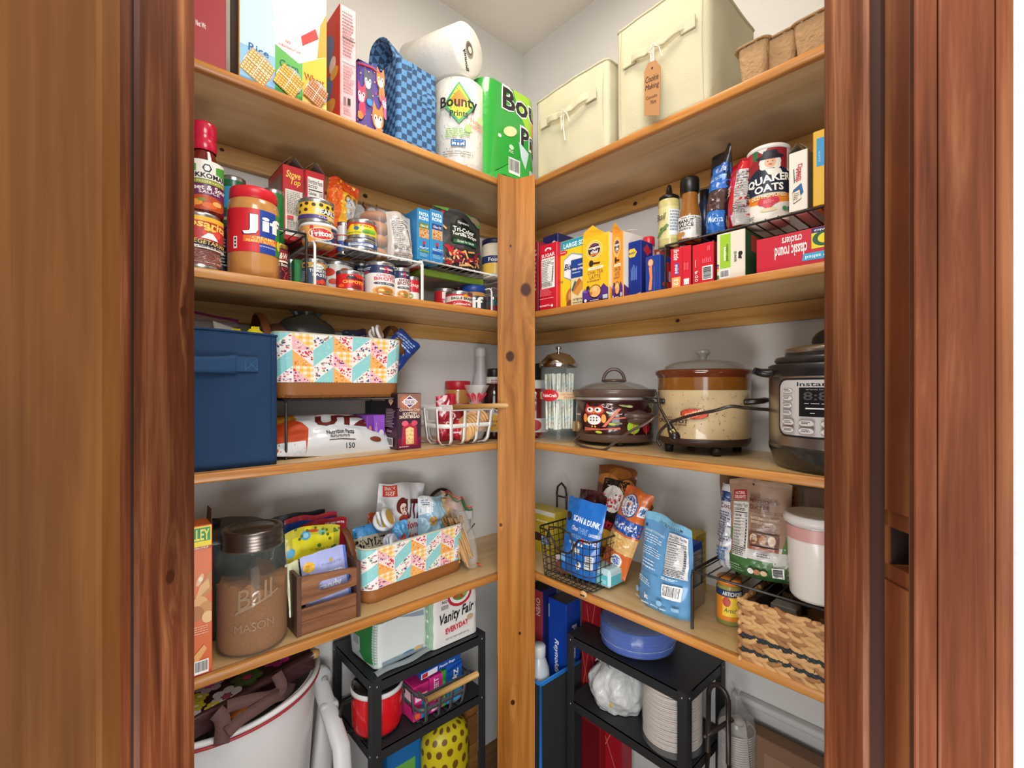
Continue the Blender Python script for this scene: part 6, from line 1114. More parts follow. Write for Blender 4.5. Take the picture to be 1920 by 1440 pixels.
f = MB(); art(f, gf, [T('Ball', .3, .5, .76, .68, gm2, bold=.0, shear=.35, ang=16), PG([(.3, .42), (.8, .58), (.8, .6), (.32, .45)], gm2), T('MASON', .3, .26, .74, .34, gm2, bold=0, ang=3)], r*2.4, .2, .0008, .006); f.build('embossed_lettering', e)
sg = M('#87572e', .95, var=.35, vs=320, bump=.001, bs=500)
sz = MB(); sz.lathe([(0, .006), (r*.88, .006), (r*.955, .014), (r*.965, .024)], sg, 56)
sz.grid(lambda u, v: (r*.965*cos(2*PI*u), r*.965*sin(2*PI*u),   .024+(.104+.028*noise.noise(Vector((cos(2*PI*u)*1.1, sin(2*PI*u)*1.1, 4)))+.012*noise.noise(Vector((cos(2*PI*u)*5, sin(2*PI*u)*5, 1))))*v), 72, 10, sg, True, True)
sz.grid(lambda u, v: (r*.965*(1-v)*cos(2*PI*u), r*.965*(1-v)*sin(2*PI*u), .128+(.028*noise.noise(Vector((cos(2*PI*u)*1.1, sin(2*PI*u)*1.1, 4)))+.012*noise.noise(Vector((cos(2*PI*u)*5, sin(2*PI*u)*5, 1))))*(1-v)+.01*noise.noise(Vector((v*4, u*3, 2)))*v), 72, 8, sg, True, True)
o = put(sz.build('brown_sugar'), P); tag(o, 'brown sugar filling the big mason jar', 'sugar', kind='stuff')
P = xy(.165+.03, 1.17, Z4, 0, .2, .24); mb = MB().lathe([(0, 0), (.085, 0), (.1, .02), (.1, .19), (.105, .195), (.105, .2), (.08, .206), (.02, .21), (0, .21)], M('#4a4c50', .35, .5), 48); o = put(mb.build('stock_pot'), P); tag(o, 'dark grey lidded pot behind the mason jar', 'pot'); MB().lathe([(.012, .208), (.016, .22), (0, .224)], '#202224', 20).build('lid_knob', o)
# wooden crate
P = at('L', 556, 676, 1062, Z4, .028, h=.122); w_, h_ = P['w'], P['h']; d_ = .2; cw_ = wood('crate_wood', '#55341f', '#865739', '#a87a56', 'X', 34, .08, .5, .0006, 0, ((P['loc'][0]*0+.035, 0, .085, .004),), .35)
cw2 = wood('crate_wood_edge', '#3f2a20', '#5f4032', '#7c5846', 'Z', 40, .08, .55, .0006, 0, (), .3)
e = empty('wooden_crate', 'dark stained wooden crate with a slot handle holding candy packets', 'crate', P)
# front board with a rounded slot: built from a ring of quads
def slotboard(y0, y1):
    mb = MB(); z0, z1 = h_*.44, h_; sl = []; zc_ = h_*.74; L_ = w_*.19; rr = h_*.085
    for i in range(25): a = -PI/2+PI*i/24; sl.append((L_+rr*cos(a)+.012, zc_+rr*sin(a)))
    for i in range(25): a = PI/2+PI*i/24; sl.append((-L_+rr*cos(a)+.012, zc_+rr*sin(a)))
    out = []
    for x, z in sl:
        dx, dz = x-.012, z-zc_; k = min((w_/2-.009-.012*(1 if dx > 0 else -1))/abs(dx) if dx else 1e9, ((z1-zc_) if dz > 0 else (zc_-z0))/abs(dz) if dz else 1e9); out.append((.012+dx*k, zc_+dz*k))
    n = len(sl)
    for y, nrm in ((y0, 1), (y1, -1)): mb.add([(x, y, z) for x, z in sl]+[(x, y, z) for x, z in out], [(i, (i+1) % n, n+(i+1) % n, n+i) for i in range(n)], cw_)
    for ring in (sl, out): mb.add([(x, y0, z) for x, z in ring]+[(x, y1, z) for x, z in ring], [(i, (i+1) % n, n+(i+1) % n, n+i) for i in range(n)], cw_)
    return mb
slotboard(0, .009).build('slotted_board', e); slotboard(d_-.009, d_).build('slotted_board', e)
for y in (0, d_-.009): MB().box(-w_/2+.009, y, h_*.225, w_/2-.009, y+.009, h_*.435, cw_, .0008).build('board', e); MB().box(-w_/2+.009, y, .0, w_/2-.009, y+.009, h_*.22, cw_, .0008).build('board', e)
for s in (-1, 1): MB().box(s*(w_/2-.0045)-.0045, -.002, 0, s*(w_/2-.0045)+.0045, d_+.002, h_, cw2, .001).build('end_board', e)
MB().box(-w_/2+.009, .009, .002, w_/2-.009, d_-.009, .008, cw_).build('bottom_board', e)
def incr(x, y, z, w, h): c_, s_ = cos(P['rz']), sin(P['rz']); return dict(P, loc=(P['loc'][0]+x*c_-y*s_, P['loc'][1]+x*s_+y*c_, Z4+z), w=w, h=h)
flow = lambda c: [E(random.uniform(0, 1), random.choice([random.uniform(0, 1), random.uniform(.85, 1)]), .03, .02, c, 8) for _ in range(20)]
PC_ = P
pouch('candy_packet', 'pale lavender sour candy packet standing in the front of the crate', 'packet', incr(.008, .012, .03, .098, .125), .014, '#aab2e4', [E(.14, .8, .12, .09, '#e8b82e'), T('Real', .08, .81, .2, .84, '#c0402c'), R(.0, .3, .12, .7, '#5f74c4'), E(.06, .45, .03, .1, '#d8d060'), R(.94, 0, 1, 1, '#5f74c4'), T('YUMEARTH', .4, .74, .86, .78, '#8a90b4'), E(.63, .81, .04, .03, '#c8a83a'), T('SUPER', .3, .52, .9, .64, '#eceefa', bold=.05), T('candy', .28, .3, .8, .48, '#eceefa', bold=.05)], 'pillow', .003, 2, tilt=(-9, -4), coat=.1, rough=.45)
pouch('candy_packet', 'cream candy packet edge just behind the lavender one', 'packet', incr(-.045, .03, .03, .05, .11), .012, '#d8d8b4', [R(.5, 0, .8, 1, '#3a3a2c')], 'pillow', .003, 3, tilt=(-9, -2))
pouch('candy_packet', 'large yellow candy packet with floral border in the crate', 'packet', incr(-.012, .055, .04, .12, .155), .016, '#d6cc1c', [R(0, .88, 1, 1, '#b8b02a'), R(0, 0, .12, 1, '#b8b02a'), R(.88, 0, 1, 1, '#b8b02a'), E(.36, .88, .09, .06, '#4a9cc8'), E(.36, .88, .05, .035, '#90c8e0'), E(.66, .9, .06, .04, '#6ab0a0'), E(.08, .7, .08, .06, '#4a9cc8'), E(.5, .93, .1, .02, '#b8482c'), T('YUMEARTH', .42, .66, .82, .7, '#8c8a2a'), E(.6, .73, .04, .025, '#4a7a2c')]+flow('#5a6a2a'), 'stand', .004, 4, tilt=(-7, 2), rough=.4)
pouch('candy_packet', 'dark red packet with white lettering behind the yellow packet', 'packet', incr(.02, .085, .05, .105, .15), .012, '#8c1422', [T('JUST ADD WATER', .5, .9, .95, .94, '#f0e0e0', bold=.03)], 'pillow', .003, 5, tilt=(-6, 3))
pouch('candy_packet', 'blue packet with a red top strip at the back of the crate', 'packet', incr(.0, .11, .05, .12, .16), .01, '#1c3f8c', [R(0, .93, 1, 1, '#a82838')], 'pillow', .003, 6, tilt=(-5, 2))
pouch('candy_packet', 'black packet rearmost in the crate', 'packet', incr(-.02, .13, .05, .12, .165), .01, '#20242a', [], 'pillow', .003, 7, tilt=(-4, 1))
# patchwork basket, fourth shelf
P = at('L', 679, 878, 1000, Z4, .075, h=.128, yaw=6); P['w'] *= .97
e, S = basket('patchwork fabric basket with brown leather base beside the wooden crate', P, .185, 20, 3, 23, 1.05)
PK = P; Q = lambda x, y, z, w, h: (lambda c_, s_: dict(P, loc=(PK['loc'][0]+x*c_-y*s_, PK['loc'][1]+x*s_+y*c_, Z4+z), w=w, h=h))(cos(PK['rz']), sin(PK['rz']))
pouch('chip_bag', 'white barbecue chip bag with red script, tallest in the lower patchwork basket', 'bag', Q(.0, .085, .03, .15, .215), .05, '#dfe1e4', [R(.06, .84, .32, .98, '#c8402a'), T('SNACK', .09, .92, .29, .965, '#f0e8e0'), T('SIZE', .1, .86, .28, .91, '#f0e8e0', shear=.2), E(.42, .72, .13, .1, '#6a2420'), E(.46, .68, .08, .07, '#f0d8c8'), E(.45, .57, .1, .05, '#c8482c'), T('UTZ', .5, .56, .98, .8, '#5a1a1c', bold=.08, shear=.1), T('Honey', .5, .42, .98, .54, '#b83430', bold=.04, shear=.2, ang=8), T('Barbeque', .46, .26, 1, .4, '#b83430', bold=.04, shear=.2, ang=8), R(0, 0, 1, .12, '#c8402a')], 'pillow', .008, 3, tilt=(-4, 10), coat=.5)
pouch('snack_bag', 'light blue snack bag folded over, right side of the lower patchwork basket', 'bag', Q(.105, .055, .035, .10, .165), .06, '#9cc4d8', [E(.3, .6, .1, .08, '#c8924a'), E(.7, .62, .1, .08, '#d8a860'), E(.45, .3, .12, .08, '#c8924a'), PG([(0, .7), (.3, .75), (.35, 1), (0, 1)], '#e4e8ec'), T('pretzel', .05, .12, .8, .22, '#2a6a9c', bold=.04), LN(.06, .84, .26, .94, 3, '#5a6a8c'), R(.8, .1, 1, .35, '#2a7ab0')], 'pillow', .012, 8, tilt=(-2, 4), coat=.5)
pouch('pretzel_bag', "grey and cream pretzel bag lying in the left half of the lower patchwork basket", 'bag', Q(-.082, .055, .06, .10, .105), .045, '#4a4442', [R(0, .75, 1, 1, '#3a8cc8'), R(0, .35, 1, .75, '#b8ae98'), T("SNYDER'S", .02, .48, .98, .7, '#16120f', bold=.06), T('of HANOVER', .3, .37, .8, .45, '#3a3430')], 'pillow', .005, 9, tilt=(-14, 2), coat=.4)
pouch('snack_bag', 'bright blue glossy bag wedged between the pretzel and chip bags', 'bag', Q(-.02, .035, .05, .05, .11), .03, '#5aa4d8', [E(.5, .6, .2, .15, '#d84a38')], 'pillow', .008, 10, tilt=(-6, 0))
pouch('snack_bag', 'orange-red crumpled bag at the back left of the lower patchwork basket', 'bag', Q(-.035, .12, .04, .07, .13), .03, '#c04a24', [], 'pillow', .008, 12, tilt=(-6, 5))
clip('cream and yellow round clip on the pretzel bag', (Q(-.06, .06, 0, 1, 1)['loc'][0], Q(-.06, .06, 0, 1, 1)['loc'][1], Z4+.172), (.95, .2, .1), '#d8dce0', '#c8a040', 1.5)
clip('small pale grey clip at the rim of the lower patchwork basket', (Q(-.075, .012, 0, 1, 1)['loc'][0], Q(-.075, .012, 0, 1, 1)['loc'][1], Z4+.13), (1.3, .1, .2), '#b8bcc8', '#a8acb8', 1.0)
# pretzel rods in a long clear bag
P = at('L', 855, 903, 930, Z4, .055, h=.17); o = empty('snack_stick_bag', 'clear bag of thin snack sticks slumped by the corner post', 'bag', P); w_ = .055
mb = MB(); mb.grid(lambda u, v: (w_/2*(.7+.5*sin(PI*min(1, v*1.2)))*cos(2*PI*u)+.025*(.5-v)+.02, .03+.026*(.6+.4*sin(PI*v))*sin(2*PI*u)+.05*v, .004+.18*v), 30, 24, M('#efe9e2', .08, alpha=.2, coat=.8, bump=.004, bs=50), True, True); mb.build('plastic_film', o)
bd = MB(); bd.grid(lambda u, v: (-.03+.07*u+.01*sin(5*v), .08+.004*sin(9*u), .175+.045*v-.03*u), 12, 8, M('#c8a090', .3, alpha=.6, coat=.5, bump=.003)); bd.build('bag_top', o)
tg = MB(); tg.tube([(-.035+.09*t/10, .06+.006*sin(t), .205-.055*(t/10)**1.5+.008*sin(t*1.3)) for t in range(11)], .0042, M('#2f6a44', .4), 6, flat=.3); tg.build('green_border', o)
tg = MB(); tg.tube([(-.038+.09*t/10, .058+.006*sin(t), .214-.055*(t/10)**1.5+.008*sin(t*1.3)) for t in range(11)], .003, M('#c8482c', .4), 6, flat=.3); tg.tube([(.04, .02, .014), (.055, .018, .004)], .005, M('#c8582c', .4), 6, flat=.5); tg.build('orange_border', o)
s0 = None; rn = random.Random(6); c_, s_ = cos(P['rz']), sin(P['rz'])
for k in range(24):
    x, y = rn.uniform(-.014, .034), .012+rn.random()*.036
    if s0 is None: s0 = MB().tube([(0, 0, 0), (.002, 0, .05), (0, .001, .115)], .0034, M('#b98e5c', .7, var=.3, vs=80, bump=.0006, bs=300), 8).build('snack_stick'); s = s0
    else: s = dupmesh(s0)
    s.location = (P['loc'][0]+x*c_-y*s_, P['loc'][1]+x*s_+y*c_, Z4+.012+rn.random()*.03); s.rotation_euler = (-.25+rn.uniform(-.06, .06), -.22+rn.uniform(-.08, .08), rn.random()*3*0)
    tag(s, 'thin brown snack stick in the clear slumped bag', 'snack stick', 'snack sticks in the clear bag')
# white basket near the corner
P = xy(.80, 1.135, Z4, 0, .14, .125); e = empty('storage_basket', 'white lined basket with a black wire frame behind the corner post', 'basket', P)
mb = MB(); cl = M('#c9c7c2', .75, bump=.001, bs=80); f_ = lambda u, v: (lambda p: (p[0][0]*(.82+.18*v), .06+(p[0][1]-.06)*(.82+.18*v), .002+.13*v))(rrect(u, .15, .12, .02)); mb.grid(f_, 60, 6, cl, True, True); mb.box(-.06, .01, 0, .06, .11, .004, cl); o = mb.build('cloth_liner', e); md = o.modifiers.new('s', 'SOLIDIFY'); md.thickness = .003
mb = MB(); mb.grid(lambda u, v: (lambda p: (p[0][0]*1.02, .06+(p[0][1]-.06)*1.03, .105+.028*v))(rrect(u, .15, .12, .02)), 60, 2, M('#d4d2ce', .75), True, True); mb.build('folded_cuff', e)
for a, b in (((-.062, -.001, .002), (-.075, -.006, .11)), ((0, -.001, .002), (0, -.006, .11)), ((-.075, -.006, .07), (0, -.002, .03)), ((0, -.002, .03), (.07, -.006, .09)), ((.0, -.003, .065), (-.07, .0, .012)), ((-.062, -.001, .002), (.062, -.001, .002))): MB().tube([a, b], .0016, bk, 6).build('wire', e)
MB().tube(arc((-.01, .06, .12), .055, 0, PI, 16, 'xz', .075), .005, M('#2c2422', .4), 8).build('carry_handle', e)
P = xy(.79, 1.115, Z4+.06, -.0, .045, .135); mb = MB(); mb.grid(lambda u, v: (.016*cos(2*PI*u)-.035*v, .014*sin(2*PI*u), .13*v), 20, 12, M('#b89a70', .5, var=.4, vs=110, bump=.002, bs=200), True, True); o = put(mb.build('spice_packet'), P); tag(o, 'slim packet of mixed seeds leaning out of the white basket', 'packet'); MB().grid(lambda u, v: (-.035+.03*(u-.5), .002*sin(8*u), .13+.012*v), 6, 2, M('#d8d0c4', .2, alpha=.6)).build('seal', o)
# ================================================================ fourth shelf, right
P = at('R', 985, 1040, 932, Z4, .13); P['h'] = .13
carton('snack_box', 'yellow box with a white top edge behind the wire basket, near the post', 'box', P, .06, '#b9a42e', front=[R(0, .9, 1, 1, '#c8c4bc'), LN(.4, .7, .95, .76, 1, '#e8e0c0'), E(.4, .35, .3, .1, '#3a2a20'), R(.55, .2, .85, .4, '#9cb0c8')])
P = at('R', 1002, 1030, 1000, Z4, .12); MB_ = MB().tube([(0, 0, 0), (0, 0, .17), (.004, 0, .19), (.02, 0, .203), (.036, 0, .19), (.04, 0, .17), (.04, 0, 0)], .0035, bk, 8); o = put(MB_.build('wire_stand'), dict(P, loc=(P['loc'][0]+.09, P['loc'][1]+.02, Z4))); tag(o, 'black hooped wire stand rising against the wall by the post', 'stand'); MB().tube([(0, 0, .16), (.04, 0, .16)], .003, bk, 6).build('crossbar', o)
# wire basket
BX0, BX1, BY0, BY1 = .893, 1.075, .70, .885; hz = .125
e = bpy.data.objects.new('wire_basket', None); COL.objects.link(e); e.location = ((BX0+BX1)/2, (BY0+BY1)/2, Z4); tag(e, 'black wire grid basket full of snack bags, at the edge beside the post', 'basket')
hx_, hy_ = (BX1-BX0)/2, (BY1-BY0)/2; wm2 = M('#231c19', .4, coat=.2)
def bp_(u, v): (x, y), n = rrect(u, 2*hx_, 2*hy_, .02); k = .9+.1*v; return (x*k, (y-hy_)*k, .004+hz*v)
def rimz(u): (x, y), n = rrect(u, 2*hx_, 2*hy_, .02); return 1-(.36*math.exp(-((y-hy_)/.04)**4) if x < -hx_*.8 else 0)
for j in range(7):
    v = j/7; MB().tube([bp_(i/64, v) for i in range(64) if v <= 1], .0011, wm2, 5, True).build('wire', e) if v < .6 else None
    if v >= .6:
        seg = [bp_(i/64, v) for i in range(64)]; run = []
        rz_ = [i for i in range(64) if rimz(i/64) > v]
        i0 = next((i for i in range(64) if rimz(i/64) <= v), 0); order = [(i0+k) % 64 for k in range(64)]; run = [bp_(i/64, v) for i in order if rimz(i/64) > v]
        MB().tube(run, .0011, wm2, 5).build('wire', e)
for i in range(36): u = i/36; MB().tube([bp_(u, 0), bp_(u, .5*rimz(u)), bp_(u, rimz(u))], .0011, wm2, 5).build('wire', e)
for i in range(-4, 5): x = i*.018; MB().tube([(x, -hy_*.88, .004), (x, hy_*.88, .004)], .0011, wm2, 5).build('wire', e); MB().tube([(-hx_*.88, x, .004), (hx_*.88, x, .004)], .0011, wm2, 5).build('wire', e)
MB().tube([bp_(i/96, rimz(i/96)) for i in range(96)], .0026, wm2, 8, True).build('rim', e)
MB().tube([(-hx_-.004, -.04, hz*.68), (-hx_-.012, -.045, hz*.9), (-hx_-.012, -.035, hz*1.15), (-hx_-.012, 0, hz*1.2), (-hx_-.012, .035, hz*1.15), (-hx_-.012, .045, hz*.9), (-hx_-.004, .04, hz*.68)], .0026, wm2, 8).build('swing_handle', e)
ax_ = bpy.data.objects.new('bird_charm', None); bpy.data.objects.remove(ax_)
mb = MB().ball((0, 0, 0), .011, .005, .009, '#c8a070'); o = mb.build('charm', e); o.location = (-hx_-.002, -hy_*.75, .0); o.rotation_euler = (0, 0, -PI/2)
MB().box(-.007, -.006, -.003, .007, -.004, .001, '#3a2a22', .001).build('charm_face', o)
def inw(x, y, z, w, h, rz=-90): return dict(loc=(x, y, Z4+z), rz=math.radians(rz), w=w, h=h, r=0, face=0, q=0, side='R')
pouch('cookie_pouch', 'bright blue cookie pouch standing in the front of the wire basket', 'bag', inw(.918, .785, .02, .125, .195), .05, '#1f6ac0', [T('SCAN & DUNK', .3, .69, .95, .77, '#f0f4fa', bold=.06, ang=-4), T('Oreo', .28, .575, .48, .64, '#e8eef8', bold=.04, shear=.2), T('THINS', .5, .56, .72, .64, '#9cc4ec', bold=0), T('CAKESTERS', .76, .56, .98, .6, '#e8eef8'), E(.14, .74, .09, .06, '#26201e'), LN(.3, .48, .68, .53, 3, '#8ab0e0'), T('OREO iD', .58, .45, .96, .51, '#f4e8e4', bold=.08), E(.64, .48, .05, .035, '#d8583a'), T('@OREO', .28, .4, .5, .44, '#e8eef8', bold=.04), E(.56, .42, .025, .018, '#e8eef8'), E(.64, .42, .025, .018, '#e8eef8'), R(.36, .3, .62, .37, '#e0e0e0'), R(.76, .14, .94, .32, '#dcdedf'), LN(.78, .16, .92, .3, 5, '#6a6c74'), R(.1, .14, .26, .24, '#7ab0e0'), E(.64, .16, .05, .05, '#e8e8e8'), E(.62, .18, .025, .02, '#1a1a1a')], 'stand', .006, 2, tilt=(-6, 4), coat=.4, rough=.3)
pouch('pretzel_pouch', "brown and white pretzel bag with red lettering, tallest in the wire basket", 'bag', inw(1.03, .775, .03, .125, .262), .05, '#6a3a1e', [E(.3, .85, .3, .06, '#a86a34'), E(.6, .93, .3, .05, '#8c5424'), E(.85, .8, .2, .08, '#b87838'), R(.22, .35, .9, .86, '#171312'), LN(.35, .77, .75, .79, 1, '#c8c0b8'), E(.55, .66, .28, .14, '#e0dad4'), T("Dot's", .16, .56, .9, .72, '#b82c34', bold=.06, ang=2), T('Homestyle', .2, .47, .86, .55, '#2a2422', shear=.2), T('Pretzels', .2, .35, .9, .46, '#a82430', bold=.06), R(.3, .15, .9, .34, '#d8a43a')], 'pillow', .007, 5, tilt=(-6, 5), coat=.4)
pouch('cookie_packet', 'orange and blue cookie packet leaning right in the wire basket', 'bag', inw(.975, .715, .03, .08, .23), .045, '#c8642c', [R(0, 0, 1, .05, '#c8642c'), R(0, .5, 1, .66, '#24509c'), T('shortbread', .1, .54, .9, .62, '#e8eef8', rot=0, bold=.04, ang=8), E(.42, .8, .33, .13, '#24509c'), E(.4, .8, .31, .12, '#e4ddd4'), E(.4, .8, .2, .08, '#24509c'), E(.4, .8, .18, .07, '#e4ddd4'), PG([(.3, .76), (.5, .84), (.42, .86), (.34, .82)], '#c83a38'), T('VOORTMAN', .16, .86, .62, .9, '#24509c', ang=0), R(.8, .74, .98, .86, '#dfe0e2'), R(.82, .76, .96, .84, '#4a6a9c'), R(0, .28, 1, .48, '#d8b070'), E(.6, .38, .2, .05, '#c89850'), E(.6, .18, .2, .08, '#e4ddd4'), E(.6, .18, .14, .06, '#4a6ab0')], 'pillow', .006, 7, tilt=(-8, 16), coat=.4)
pouch('jerky_pouch', 'dark maroon pouch between the blue cookie pouch and pretzel bag', 'bag', inw(.965, .80, .03, .09, .2), .04, '#3a1416', [R(.3, .5, .7, .75, '#4a2020'), T('PF', .4, .62, .6, .72, '#d8d0cc', bold=.05), E(.6, .5, .12, .05, '#e0dcd8')], 'stand', .008, 9, tilt=(-6, 5), coat=.6, rough=.2)
pouch('paper_bag', 'brown kraft bag slanting behind the wire basket contents', 'bag', inw(1.04, .80, .03, .10, .22), .04, '#7a5638', [LN(.2, .2, .8, .8, 8, '#6a4a30')], 'pillow', .006, 10, tilt=(-8, 30), coat=0, rough=.7)
P = inw(.945, .728, .008, .085, .045); carton('tissue_pack', 'white and teal pack lying in the bottom of the wire basket', 'pack', P, .07, '#b8d4da', front=[R(.4, 0, 1, .75, '#5ab8c4'), R(.45, .1, .95, .4, '#8cd0d8'), E(.2, .8, .2, .15, '#3a6ab0')], right=[R(0, 0, 1, .7, '#5ab8c4')], edge=.006)
pouch('candy_packet', 'small brown and green packet low in the wire basket', 'packet', inw(.93, .825, .008, .075, .05), .025, '#7a4a3a', [R(.7, 0, 1, 1, '#3a8c4c'), PG([(0, .5), (.4, .8), (.4, 1), (0, 1)], '#d8ccc4')], 'pillow', .006, 3, tilt=(-10, -12))
# light blue pouch
P = at('R', 1176, 1284, 958, Z4, base=1150); P['h'] = zat('R', 1225, 975, P['q'])-Z4; P['rz'] += math.radians(-6)
pouch('sweetener_pouch', 'light blue stand-up pouch with a white nutrition panel, beside the wire basket', 'bag', P, .075, '#5f98c6', [R(0, .92, 1, 1, '#7ab4d4'), T('LAURELFOODS.COM', .3, .925, .85, .965, '#22324a', bold=.03, ang=0), E(.07, .86, .03, .018, '#2a4a6c'), T('DRIVEN BY YOUR FAVORITE', .06, .8, .5, .825, '#e4eef8'), LN(.06, .68, .52, .78, 4, '#c8dcf0'), LN(.1, .56, .52, .65, 4, '#c8dcf0'), LN(.12, .42, .48, .52, 3, '#c8dcf0'), T('MADE WITH LOVE', .14, .385, .5, .4, '#2f5f94'), LN(.06, .24, .4, .31, 3, '#dce8f4'), NF(.6, .44, .97, .9, '#dfe0e0', '#2a2a2e'), LN(.6, .4, .9, .43, 2, '#e8f0f8'), BC(.64, .22, .92, .36), T('kt', .32, .13, .4, .19, '#e8f0f8', bold=.06), E(.1, .16, .05, .03, '#8cbce0'), E(.6, .14, .05, .03, '#8cbce0'), R(.8, .1, .9, .14, '#8cbce0'), LN(.06, .06, .9, .09, 1, '#b8d4ec')], 'stand', .006, 12, lean=.0, curl=.5, tilt=(0, 2), coat=.25, rough=.35, seal='#7cb6d6')
# yellow and blue cookie boxes behind
P = at('R', 1212, 1290, 962, Z4, .10, h=.143)
carton('wafer_box', 'blue topped box with brown side standing behind the light blue pouch', 'box', P, .07, '#1c3f94', front=[R(0, .0, 1, .45, '#8c7458'), E(.7, .8, .2, .08, '#c8a040')], right=[R(0, 0, 1, .98, '#18367c'), NF(.1, .1, .92, .9, '#8d8478', '#3a342e'), R(0, 0, 1, .35, '#8c7860')], top=[R(0, 0, 1, 1, '#1c4098'), R(.5, .2, .9, .5, '#2a50a8')])
P = at('R', 1225, 1304, 952, Z4, .175, h=.15)
carton('wafer_box', 'yellow box with sideways original lettering, at the wall behind the pouch', 'box', P, .055, '#c2a826', front=[R(0, 0, 1, 1, '#b89c22')], right=[R(0, 0, 1, 1, '#b09620'), T('original', .3, .1, .6, .45, '#3a4a6c', rot=90, bold=.03), LN(.6, .1, .9, .9, 8, '#8c7a20')], top=[R(.05, .1, .95, .9, '#c8b040'), T('ORIG', .3, .3, .8, .6, '#7a6a20')])
rack('black wire riser on the fourth right shelf, above the woven basket', XF+.038, XF+.262, .10, .468, Z4, Z4+.121, bk, 'R', .0215, .0015, .0032)
RD = Z4+.1255
P = at('R', 1356, 1476, 912, RD, .075); P['w'] *= .99; P['h'] = zat('R', 1415, 905, .075)-RD; P['rz'] += math.radians(3)
pouch('dates_pouch', 'brown, green and tan pouch of Whole Medjool Dates on the black riser', 'bag', P, .06, '#9a7c66', [R(0, 0, 1, .2, '#3f6a38'), R(.3, .2, .78, .3, '#c9c4c0'), R(.78, .15, 1, .35, '#c8c4bc'), PG([(0, .2), (.12, .5), (.04, .45), (0, .5)], '#5a7a48'), PG([(.9, .3), (.97, .48), (1, .3)], '#5a7a48'), R(.1, .78, .34, .88, '#a82030'), T('NATURAL', .13, .835, .31, .865, '#f0e0dc', bold=.03), T('DELIGHTS', .12, .79, .32, .825, '#f0e0dc', bold=.03), NF(.1, .19, .38, .76, '#dad6d0', '#2a2624'), T('WHOLE', .42, .83, .58, .86, '#6a2c24', bold=.03), T('MEDJOOL', .42, .77, .86, .82, '#5a2420', bold=.04), T('DATES', .42, .71, .72, .76, '#5a2420', bold=.04), T('Great for Healthy Snacking', .42, .67, .96, .7, '#5a2420', shear=.3), T('NATURALLY SWEET,', .44, .61, .88, .64, '#c8b8a0'), T('WHOLE FRUIT', .44, .575, .78, .6, '#c8b8a0'), LN(.44, .5, .92, .56, 3, '#7a5a4a'), R(.42, .36, .88, .48, '#6a4034'), E(.5, .42, .06, .05, '#b8986c'), E(.64, .42, .06, .05, '#a87a54'), E(.78, .42, .06, .05, '#c8b098'), R(.42, .31, .88, .345, '#8c4a30'), LN(.55, .24, .78, .28, 2, '#3a3634'), E(.46, .09, .05, .03, '#e0d8d0'), E(.56, .09, .05, .03, '#b87a5a'), E(.66, .09, .05, .03, '#d8c09a'), BC(.78, .06, .94, .16, True), R(.46, .12, .0, .12, '#333'), LN(.08, .05, .36, .13, 3, '#7a9c70'), E(.48, .96, .02, .012, '#3a2a24')], 'stand', .004, 14, coat=.25, rough=.4, seal='#a58a76')
P = at('R', 1336, 1366, 912, RD, .09); P['h'] = .17; P['w'] = .05; P['rz'] += math.radians(-24)
pouch('sugar_pouch', 'white packet with blue print, left of the dates pouch', 'bag', P, .05, '#c2c2c6', [R(.3, .8, .8, .92, '#2a3a6c'), T('Coco', .3, .72, .8, .78, '#7a2c34', rot=0, bold=.03), LN(.15, .3, .85, .68, 12, '#5a6078'), LN(.2, .08, .85, .26, 4, '#3a6a9c')], 'stand', .005, 15, coat=.3)
P = at('R', 1345, 1440, 895, RD, .17); P['h'] = .185; pouch('paper_bag', 'brown kraft bag at the back behind the dates pouch', 'bag', P, .03, '#7c5a40', [], 'stand', .004, 16, coat=0, rough=.75)
P = at('R', 1458, 1490, 905, RD, .13); P['h'] = .18; pouch('paper_bag', 'tan paper bag between the dates pouch and the white tub', 'bag', P, .05, '#8c684c', [LN(.4, .5, .9, .9, 6, '#3a2c24')], 'stand', .004, 17, coat=0, rough=.75)
P = at('R', 1500, 1570, 915, RD, .17); P['h'] = .175; pouch('flour_bag', 'pinkish folded paper flour bag behind the white tub', 'bag', P, .05, '#b09c94', [], 'stand', .005, 18, coat=0, rough=.75)
# white tub
P = at('R', 1473, 1600, 985, RD, .03, rnd=True); r = min(P['r'], .085); P['r'] = r; print('tub', r, P['loc']); h = .143; tm = M('#d9d2c8', .3, coat=.3)
o = put(MB().lathe([(0, 0), (r*.82, 0), (r*.88, .006), (r*.99, h)], tm, 56).build('storage_tub'), P); tag(o, 'round white food storage tub on the black riser by the jamb', 'tub')
MB().lathe([(r*.985, h-.035), (r*1.0, h-.012)], M('#c2908a', .4, var=.1, vs=15), 56).build('pink_band', o); MB().lathe([(r*1.0, h-.01), (r*1.07, h-.008), (r*1.09, h), (r*1.04, h+.007), (r*.96, h+.008), (r*.9, h+.003), (0, h+.003)], M('#cdc9c4', .35), 56).build('lid', o)
# artichoke jar
P = at('R', 1344, 1392, 1062, Z4, .10, rnd=True); h = .098
bottle('glass artichoke jar with an orange and yellow label under the riser', dict(P, h=h), [(0, 0), (.9, 0), (1, .04), (1, .78), (.85, .86)], M('#8c8a4a', .15, coat=.6, var=.2), [(.12, .78, 1.012, '#d8822a', [R(.3, .15, 1, .75, '#e8c43a'), R(0, .78, 1, 1, '#20345a'), T('ARTICHOKE', .3, .82, .9, .95, '#e8e0d0', bold=.04), E(.42, .62, .12, .16, '#b84a3a'), T('Artichoke', .34, .28, .95, .42, '#3a5a2c', shear=.3)], 2.6)], cap=M('#c87a2c', .35), capprof=[(.88, .85), (.95, .86), (.95, .98), (.88, 1), (0, 1)], name='artichoke_jar', cat='jar', capname='lid')
